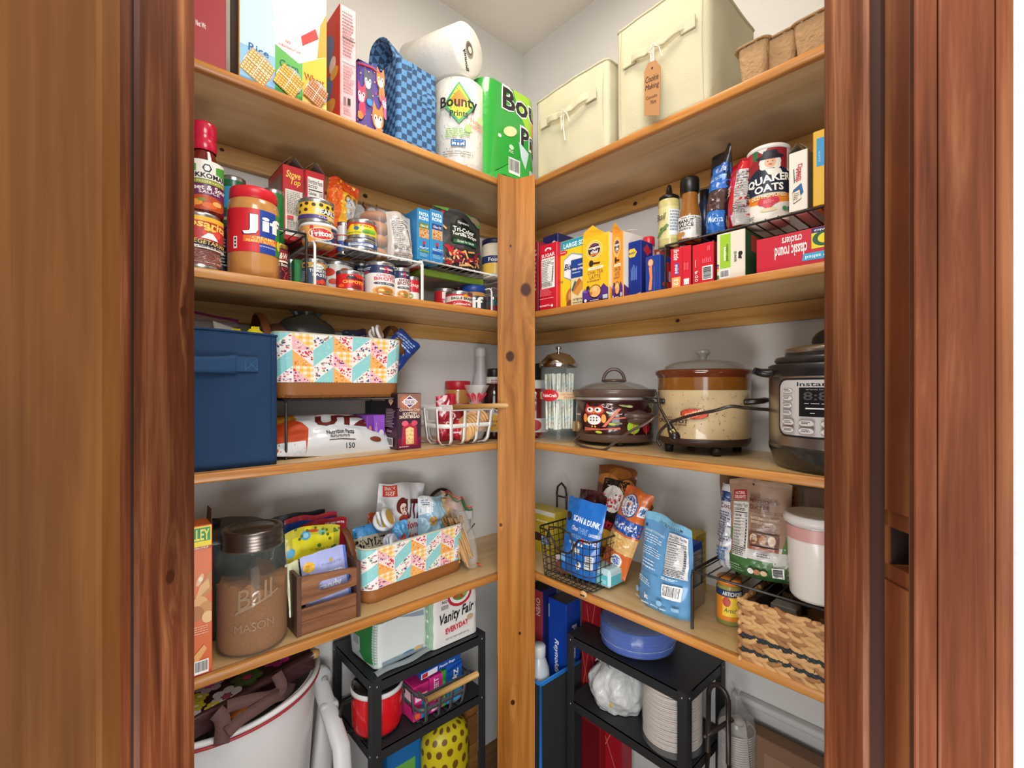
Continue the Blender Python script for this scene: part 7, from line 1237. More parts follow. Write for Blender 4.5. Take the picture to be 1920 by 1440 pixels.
# woven basket
WY1 = pos('R', 1386, 0)[1]; WX0 = XF+.006; WZ = .108
e = bpy.data.objects.new('woven_basket', None); COL.objects.link(e); e.location = (WX0, WY1, Z4); tag(e, 'rectangular woven water hyacinth basket with two black stripes', 'basket')
wd_, dp_ = .36, .2
core = M('#3a2413', .95)
for (a, b, c, d_) in ((.004, -wd_+.004, .014, -.004), (dp_-.014, -wd_+.004, dp_-.004, -.004), (.004, -.014, dp_-.004, -.004), (.004, -wd_+.004, dp_-.004, -wd_+.014)):
    MB().box(a, b, .003, c, d_, WZ-.006, core, .002).build('wall_core', e)
MB().box(.004, -wd_+.004, 0, dp_-.004, -.004, .006, core).build('bottom', e)
tan = M('#bd925f', .7, var=.4, vs=45, bump=.0014, bs=160); tan2 = M('#94683e', .7, var=.4, vs=40, bump=.0014, bs=160); blk = M('#1c2226', .6, var=.2, vs=60, bump=.001, bs=200)
def strand(mat, L_=.036, R_=.0062):
    mb = MB(); mb.grid(lambda u, v: (R_*.75*sin(PI*v)**.55*cos(2*PI*u), L_/2*(-cos(PI*v)), R_*sin(PI*v)**.55*sin(2*PI*u)+.0016*sin(3*PI*v)), 10, 10, mat, True, True); return mb
protos = {}
def put_strand(kind, loc, rot):
    if kind not in protos:
        m_ = {'a': (tan, .038, .0062), 'b': (tan2, .036, .0060), 'k': (blk, .017, .0042)}[kind]; o = strand(*m_).build('strand', e); protos[kind] = o
    else: o = dupmesh(protos[kind], e)
    o.location = loc; o.rotation_euler = rot
rows = [('t', .009), ('k', .0215), ('t', .0335), ('k', .0465), ('t', .060), ('t', .0775), ('t', .0945)]
rn = random.Random(12); cnt = 0
for kind, z in rows:
    if kind == 't':
        for face in range(2):
            L_ = .255 if face == 0 else dp_; n = int(L_/.0205)
            for i in range(n+1):
                for s in (-1, 1):
                    t_ = i*.0205+(.01 if s > 0 else 0)
                    if t_ > L_: continue
                    zz = z+s*.0046+rn.uniform(-.0006, .0006); tl = s*.46+rn.uniform(-.05, .05)
                    if face == 0: put_strand('ab'[rn.random() > .6], (.001, -t_-.008, zz), (-tl, 0, rn.uniform(-.05, .05)))
                    elif t_ < dp_-.01: put_strand('ab'[rn.random() > .6], (t_+.01, .0, zz), (-tl, 0, -PI/2))
                    cnt += 1
    else:
        for face in range(2):
            L_ = .255 if face == 0 else dp_; n = int(L_/.0115)
            for i in range(n):
                for s in (-1, 1):
                    t_ = i*.0115+(.0057 if s > 0 else 0)
                    if face == 0: put_strand('k', (.0, -t_-.006, z+s*.0018), (-s*.35, 0, 0))
                    elif i % 2 == 0: put_strand('k', (t_+.008, .001, z+s*.0018), (-s*.35, 0, -PI/2))
for x in (-.0, dp_):   # rim braids
    for i in range(13 if x == 0 else 9): put_strand('ab'[i % 2], (x, -.012-i*(.0205 if x == 0 else .03), WZ-.002), (rn.uniform(-.25, .25), 0, .12*(-1)**i))
for i in range(9): put_strand('ab'[i % 2], (.012+i*.021, -.002, WZ-.002), (rn.uniform(-.2, .2), 0, -PI/2+.12*(-1)**i))
for j, z in enumerate((.03, .05, .07, .09)):
    for i in range(8): put_strand('k' if j == 1 else 'ab'[(i+j) % 2], (dp_-.017, -.015-i*.03, z), (.2*(-1)**(i+j), 0, 0))
P = dict(loc=(WX0+.07, WY1-.05, Z4+.02), rz=-PI/2, w=.045, h=.07, r=0, face=0, q=0, side='R')
carton('pasta_packet', 'small dark labelled packet sunk in the woven basket', 'packet', P, .03, '#8c8478', front=[R(0, .4, 1, .8, '#2a2c3a'), T('PASTA', .1, .5, .9, .7, '#d8d4cc', bold=.04)])
P = dict(loc=(WX0+.10, WY1-.13, Z4+.012), rz=-PI/2+.2, w=.1, h=.08, r=0, face=0, q=0, side='R'); pouch('snack_bag', 'tan clear-fronted bag lying inside the woven basket', 'bag', P, .04, '#a07850', [LN(.2, .3, .8, .8, 4, '#c8a880')], 'pillow', .006, 21, tilt=(-30, 0))
# ================================================================ below the shelves, left
def bench(label, x0, x1, y0, y1, z1, z2):
    e = bpy.data.objects.new('metal_shelf_unit', None); COL.objects.link(e); e.location = ((x0+x1)/2, (y0+y1)/2, 0); tag(e, label, 'metal shelf'); a, b = (x1-x0)/2, (y1-y0)/2
    m = M('#26272a', .45, var=.06, vs=12)
    for z in (z1, z2, .08):
        t = MB(); t.box(-a, -b, z-.004, a, b, z, m); o = t.build('tray', e)
        for (p, q, r_, s) in ((-a, -b, a, -b+.002), (-a, b-.002, a, b), (-a, -b, -a+.002, b), (a-.002, -b, a, b)): MB().box(p, q, z-.026, r_, s, z+.001, m).build('apron', o)
    for sx in (-1, 1):
        for sy in (-1, 1):
            t = MB(); X, Y = sx*a, sy*b
            t.box(min(X, X-sx*.022), min(Y, Y-sy*.0022)-.0012, 0, max(X, X-sx*.022), max(Y, Y-sy*.0022)+.0012, z1+.0005, m, .0005); t.box(min(X, X-sx*.0022)-.0012, min(Y, Y-sy*.022), 0, max(X, X-sx*.0022)+.0012, max(Y, Y-sy*.022), z1+.0005, m, .0005); o = t.build('leg', e)
            for z in (z1-.013, z2-.013):
                MB().ball((X-sx*.011, Y+sy*.0014, z), .0032, .002, .0032, M('#8a8c90', .3, .9), 10, 6).build('screw', o); MB().ball((X+sx*.0014, Y-sy*.011, z), .002, .0032, .0032, M('#8a8c90', .3, .9), 10, 6).build('screw', o)
    return e
ZT, ZU = .552, .392
bench('black two-tier metal shelf unit on the left, under the lowest pine shelf', .473, .80, .992, 1.222, ZT, ZU)
bench('black two-tier metal shelf unit on the right, with blue plates on top', .972, 1.165, .50, .845, .546, .372)
# napkin packs on the left unit
P = at('L', 702, 806, 1150, ZT, .07, h=.105, yaw=3)
w_, h_ = P['w'], P['h']; d_ = .135; mb = MB(); pl = M('#d3d8d6', .22, bump=.0016, bs=35, coat=.5)
def npk(u, v, d=0): (x, y), n = rrect(u, w_, d_, .016); k = .97+.03*sin(PI*v); return (x*k+n[0]*d, y*k+n[1]*d, .004+h_*v)
mb.grid(npk, 64, 10, pl, True, True); mb.grid(lambda u, v: (lambda p: (p[0]*v, d_/2+(p[1]-d_/2)*v, p[2]+.008*(1-v)))(npk(u, 1)), 48, 4, pl, True, True)
art(mb, lambda u, v, d: npk((u*(w_-.032))/perim(w_, d_, .016), v, d), [R(.0, 0, 1, .12, '#9aa6b0'), E(.3, .06, .14, .05, '#6f8a6c'), E(.62, .07, .16, .06, '#587a9c'), E(.85, .09, .1, .05, '#c8a868'), PG([(.0, .12), (1, .05), (1, .0), (0, 0)], '#7f8e9a'), PG([(.4, 1), (1, .95), (1, .82), (.75, .88)], '#8899a8')], w_, h_, .0008, .01, clip=True)
L__ = perim(w_, d_, .016)
art(mb, lambda u, v, d: npk(1-(.01+u*(d_))/L__, v, d), [R(0, 0, 1, 1, '#b8c4c0'), PG([(0, .1), (.4, 0), (.9, .4), (.95, 1), (0, 1)], '#2f8a44'), PG([(.55, .5), (.85, .5), (.85, .0), (.55, .2)], '#c8d2d0'), R(.6, .3, .8, .5, '#9aaaa8')], d_, h_, .0008, .01)
art(mb, lambda u, v, d: ((u-.5)*w_*.9, d_*.06+d_*.88*v, h_+.0095*sin(PI*u)*sin(PI*v)+.005+d), [PG([(0, 0), (.35, 0), (.25, 1), (0, 1)], '#2f8a44'), E(.6, .4, .3, .25, '#3a5a48'), E(.6, .4, .25, .2, '#c8b858'), E(.7, .5, .2, .1, '#8c3a2c'), PG([(.5, .2), (1, .1), (1, .5), (.7, .5)], '#6a8aa8')], w_, d_, .0006, .01)
o = put(mb.build('napkin_pack'), P); tag(o, 'plastic-wrapped napkin pack with green corners on the left metal unit', 'napkins')
MB().grid(lambda u, v: ((u-.5)*w_*(1.1), -.022*v+.004*sin(9*u)-.002, .004+.004*sin(PI*v)), 24, 4, M('#a9b4b8', .2, alpha=.7, coat=.6, bump=.002)).build('wrapper_fold', o)
P = at('L', 808, 898, 1108, ZT, .05, h=.13); w2, h2 = P['w'], P['h']; mb = MB(); d2 = .11
def vfp(u, v, d=0): (x, y), n = rrect(u, w2, d2, .018); k = 1+.02*sin(6*PI*v)*.6; return (x*k+n[0]*d, y*k+n[1]*d, .002+h2*v)
vm_ = M('#dcd9d4', .35, bump=.002, bs=30, coat=.3); mb.grid(vfp, 64, 40, vm_, True, True); mb.grid(lambda u, v: (lambda p: (p[0]*v, d2/2+(p[1]-d2/2)*v, p[2]+.006*(1-v)))(vfp(u, 1)), 48, 3, vm_, True, True)
art(mb, lambda u, v, d: vfp((u*(w2-.036))/perim(w2, d2, .018), v, d), [E(.6, .95, .34, .26, '#b82838'), E(.6, .96, .28, .21, '#e8e4de'), E(.6, .97, .22, .16, '#5a8a3a')]+[E(.6+.16*cos(i*1.7), .98+.1*sin(i*1.7), .06, .04, ['#c83a2c', '#7ab04a', '#e8c8a0'][i % 3]) for i in range(8)]+[T('NO', .12, .84, .26, .9, '#2a2624'), LN(.1, .72, .3, .8, 3, '#6a6662'), T('Vanity Fair', .05, .42, .98, .68, '#171514', bold=.03, shear=.25, ang=4), T('EVERYDAY', .2, .25, .82, .36, '#c8283a', bold=.05, ang=4), LN(.2, .1, .85, .13, 1, '#9a9692'), E(.86, .4, .09, .05, '#b89a7c')], w2, h2, .001, .01, .0001)
L2_ = perim(w2, d2, .018); art(mb, lambda u, v, d: vfp(1-(.01+u*d2)/L2_, v, d), [R(.0, 0, .7, 1, '#8fae94')]+[E(.15+.1*(i % 5), .05+.1*(i//2), .04, .03, '#d8e4d8', 8) for i in range(18)], d2, h2, .0008, .01)
o = put(mb.build('napkin_pack'), P); tag(o, 'white napkin pack with black script and a red ringed salad plate', 'napkins')
# red enamel pot on the lower tier
P = at('L', 658, 752, 1272, ZU, .05, rnd=True); r = min(P['r'], .06); P['r'] = r; h = .103
o = put(MB().lathe([(0, .004), (r*.86, .004), (r*.95, .01), (r, .02), (r, h), (r*.97, h+.001)], M('#c9141f', .2, coat=.7), 48).build('enamel_pot'), P); tag(o, 'red enamel pot with a white rim and black lid on the lower tier', 'pot')
MB().lathe([(r*1.0, h-.006), (r*1.05, h-.004), (r*1.05, h+.004), (r*1.0, h+.006)], M('#dcdad6', .25), 48).build('white_rim', o)
MB().lathe([(r*1.0, h+.005), (r*.9, h+.014), (r*.5, h+.02), (0, h+.021)], M('#141416', .15, coat=.8), 48).build('lid', o); MB().lathe([(.005, h+.02), (.01, h+.03), (0, h+.034)], M('#4a4238', .3), 16).build('lid_knob', o)
MB().tube([(-r*.9, 0, h-.01), (-r*1.35, .01, h-.02), (-r*1.5, .01, h*.5), (-r*1.3, .01, .012), (-r*.95, 0, .02)], .0045, M('#141416', .2, coat=.6), 8).build('side_handle', o)
MB().lathe([(0, 0), (r*.9, 0), (r*.96, .008), (r*.9, .012)], M('#141416', .3), 48).build('black_foot', o)
# grey strap basket on the lower tier
P = at('L', 787, 880, 1262, ZU, .02, h=.088); w_, h_ = P['w'], P['h']; d_ = .15; PB = P
e = empty('wire_basket', 'grey strap basket with a wooden bar on the lower tier, full of bag boxes', 'basket', P); wm_ = M('#4b4e50', .4)
loop(h_-.004, 1.06, 'rim_band'); loop(h_*.52, 1.02, 'middle_band')
for x in (-.062, -.02, .02, .062): vstrap(x*w_/.165, 0, 0, -1, (1, 0)); vstrap(x*w_/.165, d_, 0, 1, (1, 0))
for y in (.03, .075, .12): vstrap(-w_/2, y, -1, 0, (0, 1)); vstrap(w_/2, y, 1, 0, (0, 1))
MB().tube([(-w_*.5, -.03, h_+.004), (w_*.52, -.03, h_+.004)], .0075, wood('handle_pine', '#b48a4c', '#cfa562', '#dcb87c', 'X', 60, .06), 14).build('wooden_handle', e)
for x in (-w_*.49, w_*.51): MB().box(x-.003, -.031, h_-.004, x+.002, .01, h_+.008, wm_, .001).build('handle_bracket', e)
def inl(x, y, z, w, h): return dict(P, loc=(PB['loc'][0]+x, PB['loc'][1]+y, ZU+z), w=w, h=h)
bx_ = [('pink and white straw box at the left end of the grey basket', -.052, .03, .045, .085, '#c82a78', [R(.1, .55, .9, .75, '#f0c8dc'), R(.5, 0, 1, .5, '#2a80b8'), T('savefrost', .6, .05, .9, .45, '#e8f0f8', rot=90), R(.05, .05, .4, .2, '#e8602c')]),
       ('magenta lettered box second from the left in the grey basket', -.008, .03, .038, .09, '#d03088', [T('SWEET', .3, .3, .7, .95, '#f8e0ec', rot=90, bold=.05), R(.1, .04, .9, .2, '#e8dce4'), T('FREEZER', .35, .05, .65, .3, '#b82838', rot=90)]),
       ('slim green box in the middle of the grey basket', .016, .03, .012, .092, '#3a9a34', [LN(.3, .2, .7, .8, 4, '#c8e8c0', vert=True)]),
       ('blue zip bag box with white letters at the right end of the grey basket', .048, .03, .05, .1, '#1c5cb4', [T('Ziploc', .35, .25, .75, .85, '#eef4fa', rot=270, bold=.05), R(0, 0, 1, .3, '#3a9cd8'), PG([(0, .9), (1, 1), (1, .92), (0, .8)], '#123a8c')])]
for lb_, x, y, w, h, c, fr in bx_: carton('bag_box', lb_, 'box', inl(x, y, .006, w, h), .1, c, front=fr, left=[R(0, 0, 1, 1, c), R(.1, .5, .9, .8, '#e8c8d8' if 'pink' in lb_ else c)], group=None)
P_ = inl(.0, .02, .112, .12, .018); o = carton('bag_box', 'blue and white foil bag box lying across the grey basket top', 'box', P_, .05, '#1c4ca0', front=[R(0, 0, .4, 1, '#d8dce4'), R(.02, .1, .16, .9, '#b82c38'), T('Plastic Bags', .45, .2, .85, .8, '#e8eef8')]); o.rotation_euler = (.2, -.06, P['rz'])
P = at('L', 752, 790, 1330, ZU, .13); mb = MB().lathe([(0, 0), (.05, 0), (.056, .01), (.056, .07), (.05, .074), (0, .075)], M('#8c2448', .3, coat=.4), 40); o = put(mb.build('storage_tin'), P); tag(o, 'maroon round tin behind the red pot and the grey basket', 'tin'); MB().lathe([(.057, .06), (.059, .066), (.057, .076), (0, .077)], M('#3a2028', .4), 40).build('lid', o)
P = xy(.66, 1.09, .082, 0, .1, .19); mb = MB().box(-.1, 0, 0, .0, .05, .2, '#1c6cb0', .003); o = put(mb.build('storage_box'), P); tag(o, 'blue box below the lower tier of the left unit', 'box'); MB().box(-.09, -.001, .1, -.02, .001, .16, '#6ab04a', .0003).build('front_label', o)
P = xy(.715, 1.06, .0805, 0, .1, .19); mb = MB(); ym = M('#c8b81c', .4); f_ = lambda u, v, d=0: ((.07+d)*cos(2*PI*u)*(1 if v < .6 else cos((v-.6)/.4*PI/2)), (.05+d)*sin(2*PI*u)*(1 if v < .6 else cos((v-.6)/.4*PI/2)), .19*v/.6 if v < .6 else .19+.055*sin((v-.6)/.4*PI/2))
mb.grid(lambda u, v: f_(u, v), 40, 20, ym, True, True); art(mb, f_, [E(.5+.07*i+.035*(j % 2), .35+.12*j, .02, .035, '#6a4a1c', 10) for i in range(7) for j in range(5)], .35, .3, .0008, .01)
o = put(mb.build('perforated_tub'), P); tag(o, 'yellow perforated plastic dome under the left metal unit', 'plastic tub'); MB().tube([f_(i/40, .02, .001) for i in range(40)], .004, ym, 6, True).build('rim', o)
P = xy(.80, 1.13, .0, 0, .2, .3); e = empty('wooden_box', 'orange pine box on the floor behind the left metal unit', 'box', P); 
for k in range(3): MB().box(-.05, -.03, .08+.085*k, .06, -.02, .162+.085*k, wood('pine_box_%d' % k, '#8a5a2c', '#a8703a', '#c08a50', 'X', 30, .08), .002).build('board', e)
# floral bag, white basin, white chair on the left
wht = M('#d6d6d6', .35, coat=.2)
bcx, bcy, bz = .20, 1.135, .60
e = empty('laundry_basin', 'tall white hamper with a dark red rim line under the lowest left shelf', 'hamper', dict(loc=(bcx, bcy, 0), rz=0))
def basin(u, v, rr=1): a = 2*PI*u; k = .80+.20*v; return (.19*k*cos(a)*rr, (.178 if sin(a) < 0 else .085)*k*sin(a)*rr, .01+(bz-.01)*v)
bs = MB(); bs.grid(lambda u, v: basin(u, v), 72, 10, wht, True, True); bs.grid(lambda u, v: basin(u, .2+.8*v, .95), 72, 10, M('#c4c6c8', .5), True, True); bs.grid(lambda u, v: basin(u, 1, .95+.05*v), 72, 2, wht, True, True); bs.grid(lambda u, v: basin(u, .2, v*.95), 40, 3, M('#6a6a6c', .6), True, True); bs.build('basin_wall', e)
MB().tube([basin(i/72, 1, 1.01) for i in range(72)], .0055, wht, 8, True).build('rolled_rim', e)
MB().tube([(p[0], p[1], p[2]-.008) for p in [basin(i/72, 1, 1.025) for i in range(72)]], .003, M('#a02c34', .4), 6, True).build('red_rim_line', e)
def atL(px, py, Y): rx, ry = ray(px); t = Y/ry; return Vector((t*rx, Y, CZ+(728-py)/FPX*t))
rn = random.Random(9); fl = []
for cx, cy, c, c2, s in ((.86, .34, '#b02a78', '#4a1a30', .055), (.72, .3, '#4a5a30', '#b03a60', .06), (.62, .16, '#e0dcd8', '#b04a68', .055), (.47, .12, '#dcd4da', '#c84a88', .05), (.55, .42, '#c8b42c', '#e8dca0', .03), (.52, .26, '#d8c43a', '#f0e8b0', .03), (.56, .08, '#d8c43a', '#f0e8b0', .03), (.44, .42, '#b02a78', '#e0b0c8', .05), (.38, .1, '#d8c43a', '#f0e8b0', .03), (.6, .55, '#b89aa8', '#c84a88', .05), (.68, .6, '#b02a78', '#e0b0c8', .04), (.95, .45, '#c8a83a', '#e8dca0', .025), (.33, .3, '#b02a78', '#e0b0c8', .05), (.8, .62, '#b02a78', '#4a1a30', .05), (.28, .12, '#dcd4da', '#c84a88', .05), (.92, .7, '#4a5a30', '#b03a60', .04)):
    cy = cy*.75; s *= 1.15
    for k in range(6): a = k*PI/3+cx*5; fl.append(E(cx+s*.6*cos(a), cy+s*1.5*sin(a), s*.34, s*.85, c, 10))
    fl.append(E(cx, cy, s*.28, s*.7, c2, 10))
mb = MB(); brw = M('#3d2224', .35, coat=.3, bump=.002, bs=25)
A_, B_ = Vector((-.08, .897, .640)), Vector((.362, 1.040, .640)); nb = Vector((-.308, .951, 0))
def flb(u, v, d=0): p = A_.lerp(B_, u)+nb*(.17*v*(1-.25*u)); return (p.x, p.y, p.z+.012*sin(PI*v)+.004*noise.noise(Vector((u*7, v*3, 0)))+d)
mb.grid(flb, 48, 16, brw); mb.grid(lambda u, v: (lambda p: (p[0]+.0*v, p[1]+.008*v, p[2]-.035*v))(flb(u, 0)), 30, 4, brw); art(mb, flb, fl, .46, .17, .001, .012)
mb.grid(lambda u, v: (lambda p: (p[0], p[1], p[2]-.03*v))(flb(u, 1)), 30, 4, brw); mb.grid(lambda u, v: (lambda p: (p[0], p[1], p[2]-.03*u))(flb(1, v)), 3, 12, brw)
mb.tube([flb(t/16, .0, .002) for t in range(17)], .008, brw, 10); 
o = mb.build('tote_bag'); tag(o, 'shiny dark brown tote bag printed with pink, white and yellow flowers', 'bag')
MB().ball(flb(1, 0, .002), .011, .011, .010, M('#b08a58', .4)).build('zip_end', o)
web = M('#5a3f3c', .85, bump=.0012, bs=400)
for pts, wdt in ((((518, 1262, .99), (528, 1284, .985), (524, 1296, .985), (505, 1306, .975), (470, 1312, .965), (425, 1325, .955)), .010), (((545, 1282, 1.03), (535, 1300, 1.0), (515, 1307, .975), (480, 1330, .955), (450, 1350, .945), (425, 1375, .935)), .010), (((405, 1335, .955), (415, 1345, .95), (418, 1365, .945), (415, 1395, .94)), .012)):
    sp_ = spline([atL(*p) for p in pts], 6); mb = MB(); vs = []
    for i in range(len(sp_)):
        d_ = (sp_[min(i+1, len(sp_)-1)]-sp_[max(i-1, 0)]).normalized(); vw = (sp_[i]-Vector((0, 0, CZ))).normalized(); sd = d_.cross(vw).normalized()*wdt*(1-.3*sin(i*.8)**2*0); vs += [tuple(sp_[i]-sd), tuple(sp_[i]+sd)]
    mb.add(vs, [(2*i, 2*i+1, 2*i+3, 2*i+2) for i in range(len(sp_)-1)], web, True); s = mb.build('webbing_strap', o); md = s.modifiers.new('s', 'SOLIDIFY'); md.thickness = .003
for k, (c, pa, pb_, l) in enumerate((('#1c4a8c', (425, 1330, 1.0), (490, 1322, 1.03), 'blue handled tool in the hamper under the straps'), ('#c46a2c', (418, 1344, .985), (470, 1334, 1.0), 'orange wooden handle in the hamper under the straps'), ('#9c4a24', (440, 1322, 1.04), (510, 1318, 1.06), 'reddish brown handle in the hamper, rearmost'))):
    a_, b_ = atL(*pa), atL(*pb_); mb = MB(); mb.tube([a_, (a_+b_)/2+Vector((0, 0, .004)), b_], .009, M(c, .4, coat=.3), 10, rr=[.007, .009, .007]); o = mb.build('utensil'); tag(o, l, 'utensil'); MB().tube([b_, b_+(b_-a_)*.5], .0035, M('#3a3a3e', .3, .6), 8).build('shaft', o)
# white plastic chair / stool leaning behind
e = bpy.data.objects.new('plastic_stool', None); COL.objects.link(e); e.location = (.44, 1.09, 0); tag(e, 'white plastic folding stool behind the basin, next to the black unit', 'stool')
wp = M('#cfcfcf', .4, bump=.0005, bs=20)
sa, sb_ = atL(596, 1268, 1.19), atL(640, 1400, 1.03); L0 = Vector(e.location)
MB().tube([sa-L0, (sa+sb_)/2-L0, sb_-L0, Vector((.425, .985, .0))-L0], .02, wp, 14, flat=.6).build('leg', e)
MB().tube([sa-L0, sa+Vector((-.05, .0, -.12))-L0, Vector((.33, 1.19, .0))-L0], .018, wp, 14, flat=.6).build('leg', e)
MB().box(-.035, .015, .06, .01, .05, .47, wp, .01, 3, rot=Matrix.Rotation(.12, 3, 'Y'), at=(0, 0, .5)).build('side_panel', e)
c_ = MB().lathe([(0, -.012), (.026, -.012), (.03, 0), (.026, .012), (0, .012)], wp, 24).build('hinge_cap', e); c_.location = sa-L0+Vector((0, -.008, 0)); c_.rotation_euler = (PI/2, 0, 0)
c_ = MB().lathe([(0, 0), (.008, 0), (.008, .004), (0, .005)], M('#a8a8a8', .4), 16).build('hinge_pin', e); c_.location = sa-L0+Vector((.008, -.022, 0)); c_.rotation_euler = (PI/2, 0, 0)
# ================================================================ below the shelves, right
def tall(label, y0, y1, x, h, c, front, right, dep, top=None): return carton('wrap_box', label, 'box', dict(loc=(x, (y0+y1)/2, .03), rz=-PI/2, w=y1-y0, h=h-.03, r=0, face=0, q=0, side='R'), dep, c, front=front, right=right, group='boxes of wrap in the blue edged bin', top=top)
tall('red and navy wrap box with silver curves, next to the corner post', .966, 1.035, 1.0, .612, '#1c2a6c', [PG([(0, .78), (1, .62), (1, 1), (0, 1)], '#a8383c'), T('OVEN', .6, .87, .85, .96, '#e8d8d8', rot=270), PG([(0, .75), (1, .58), (1, .61), (0, .78)], '#8a8a98'), T('GOLD', .55, .5, .8, .6, '#b8904a', rot=270), R(0, 0, 1, .2, '#1c2a6c')], [R(0, 0, 1, 1, '#161c4c')], .06, [R(.05, .05, .95, .95, '#1c1a24')])
tall('blue foil box with white sideways script, nearest the metal leg', .890, .961, 1.018, .594, '#1740a0', [T('Reynolds Wrap', .3, .5, .6, .8, '#eef2fa', rot=270, shear=.25, bold=.03), R(.02, .9, .05, .97, '#e8e8f0'), R(0, .58, .06, .62, '#b83a4a')], [R(0, 0, 1, 1, '#15388c'), R(0, 0, .9, .8, '#1f3f98'), T('Reynolds Wrap', .3, .3, .75, .88, '#d8e0f0', rot=270, bold=.05)], .063, [R(.05, .05, .95, .95, '#3a3036'), R(.3, .1, .35, .95, '#6a5a60')])
# bin
e = bpy.data.objects.new('storage_bin', None); COL.objects.link(e); x0_, x1_, y0_, y1_, hb_ = .903, 1.092, .881, 1.055, .417
e.location = ((x0_+x1_)/2, (y0_+y1_)/2, 0); tag(e, 'black fabric bin with blue piping holding the tall wrap boxes', 'storage bin'); a, b = (x1_-x0_)/2, (y1_-y0_)/2; bf = M('#26282b', .85, bump=.0006, bs=300)
for (p, q, r_, s) in ((-a, -b, -a+.004, b), (a-.004, -b, a, b), (-a, -b, a, -b+.004), (-a, b-.004, a, b)): MB().box(p, q, 0, r_, s, hb_, bf, .001).build('side_panel', e)
MB().box(-a, -b, 0, a, b, .02, bf).build('bottom_panel', e); blu = M('#1c6cb8', .6)
MB().tube([(-a, -b, hb_), (-a, b, hb_), (a, b, hb_), (a, -b, hb_)], .006, blu, 8, True).build('blue_binding', e)
for x, y in ((-a, -b), (-a, b), (a, -b)): MB().tube([(x, y, .01), (x, y, hb_)], .005, blu, 8).build('blue_piping', e)
P = dict(loc=(.94, .925, .021), rz=-PI/2, r=.027, h=.474, w=.05, face=-.6, q=0, side='R')
bottle('white plastic bottle with a ribbed cap, before the foil boxes', P, [(0, 0), (1.1, 0), (1.2, .02), (1.2, .80), (1.1, .86), (.75, .92), (.62, .935)], M('#b4bcc2', .35, coat=.2), [], cap=M('#c8cacb', .4), capprof=[(.7, .935), (.74, .94), (.74, .992), (.66, 1), (0, 1)])
P = at('R', 1090, 1125, 1150, .3, .17); P['loc'] = (P['loc'][0]-.0, P['loc'][1], .10); P['h'] = .52
carton('gift_box', 'glossy red box with crossed gold lines behind the right metal unit', 'box', P, .04, '#8c1420', front=[PG([(.1, .5), (.12, .5), (.8, 1), (.78, 1)], '#c8744a'), PG([(.9, .4), (.92, .4), (.3, .95), (.28, .95)], '#c8744a'), PG([(.0, .7), (.02, .7), (.6, .35), (.58, .35)], '#c8744a'), R(0, 0, 1, .3, '#6a1018')])
P = xy(1.09, .80, .085, -PI/2, .1, .26); carton('gift_box', 'red patterned box seen beneath the upper tray of the right unit', 'box', P, .05, '#a8182a', front=[PG([(.0, .1), (.02, .1), (1, .9), (.98, .9)], '#d88a6a'), PG([(.98, .1), (1, .1), (.02, .9), (0, .9)], '#d88a6a')])
# blue plates
zc0 = .5475; pc = (1.066, .685)
plm = M('#3a63c4', .3, coat=.4, var=.2, vs=60); p0 = None; prof = [(0, 0), (.062, 0), (.066, .002), (.086, .012), (.0935, .013), (.0925, .0142), (.085, .0134), (.065, .0034), (0, .0014)]
for k in range(22):
    if p0 is None: p0 = MB().lathe(prof, plm, 48).build('paper_plate'); o = p0
    else: o = dupmesh(p0)
    o.location = (pc[0]+.0012*math.sin(k*2.3), pc[1]+.0012*math.cos(k*1.7), zc0+.0026*k); tag(o, 'blue paper plate in the wrapped stack on the right metal unit', 'plate', 'blue paper plates')
mb = MB(); wrapb = M('#8fa4d8', .1, alpha=.28, coat=.9, bump=.0025, bs=70)
mb.lathe([(.0, .0), (.066, .0), (.095, .013), (.0965, .03), (.0965, .068), (.08, .074), (.03, .078), (0, .077)], wrapb, 64); o = mb.build('plate_wrapper'); o.location = (pc[0], pc[1], zc0-.0005); tag(o, 'clear shrink wrap around the stack of blue paper plates', 'wrapper')
MB().tube([(.097*cos(a_/16*2*PI), .097*sin(a_/16*2*PI), .03) for a_ in range(16)], .0006, M('#c0ccf0', .2), 5, True).build('wrap_crease', o)
# white bowls stack and bag on the lower tier
bwm = M('#d2c8c0', .55); p0 = None
for (cx, cy, n, gl_) in ((1.045, .575, 40, 'white paper bowl in the tall stack behind the front leg of the right unit'), ):
    for k in range(n):
        if p0 is None: p0 = MB().lathe([(0, 0), (.045, 0), (.048, .001), (.064, .012), (.068, .0128), (.067, .0138), (.062, .0128), (.046, .0022), (0, .0012)], bwm, 40).build('paper_bowl'); o = p0
        else: o = dupmesh(p0)
        o.location = (cx+.001*sin(k*1.9), cy+.001*cos(k*2.7), .3735+.0033*k); tag(o, gl_, 'bowl', 'white paper bowls on the lower tier')
mb = MB(); mb.grid(lambda u, v: (lambda k: (.0705*k*cos(2*PI*u), .0705*k*sin(2*PI*u), .128*v+.018*v+.004*noise.noise(Vector((u*8, v*4, 0)))))(1 if v < .94 else 1-(v-.94)/.06*.5), 48, 20, M('#e2e0de', .1, alpha=.15, coat=.8, bump=.003, bs=50), True, True); o = mb.build('bowl_wrapper'); o.location = (1.045, .575, .3735); tag(o, 'clear bag around the stack of white paper bowls', 'wrapper')
MB().grid(lambda u, v: (.03*(u-.5)*(1-v), .04*(u-.5), .145+.012*v), 6, 4, M('#e2e0de', .1, alpha=.4, coat=.8)).build('gathered_top', o)
mb = MB(); cr_ = M('#c9cbc9', .4, bump=.004, bs=55, coat=.3)
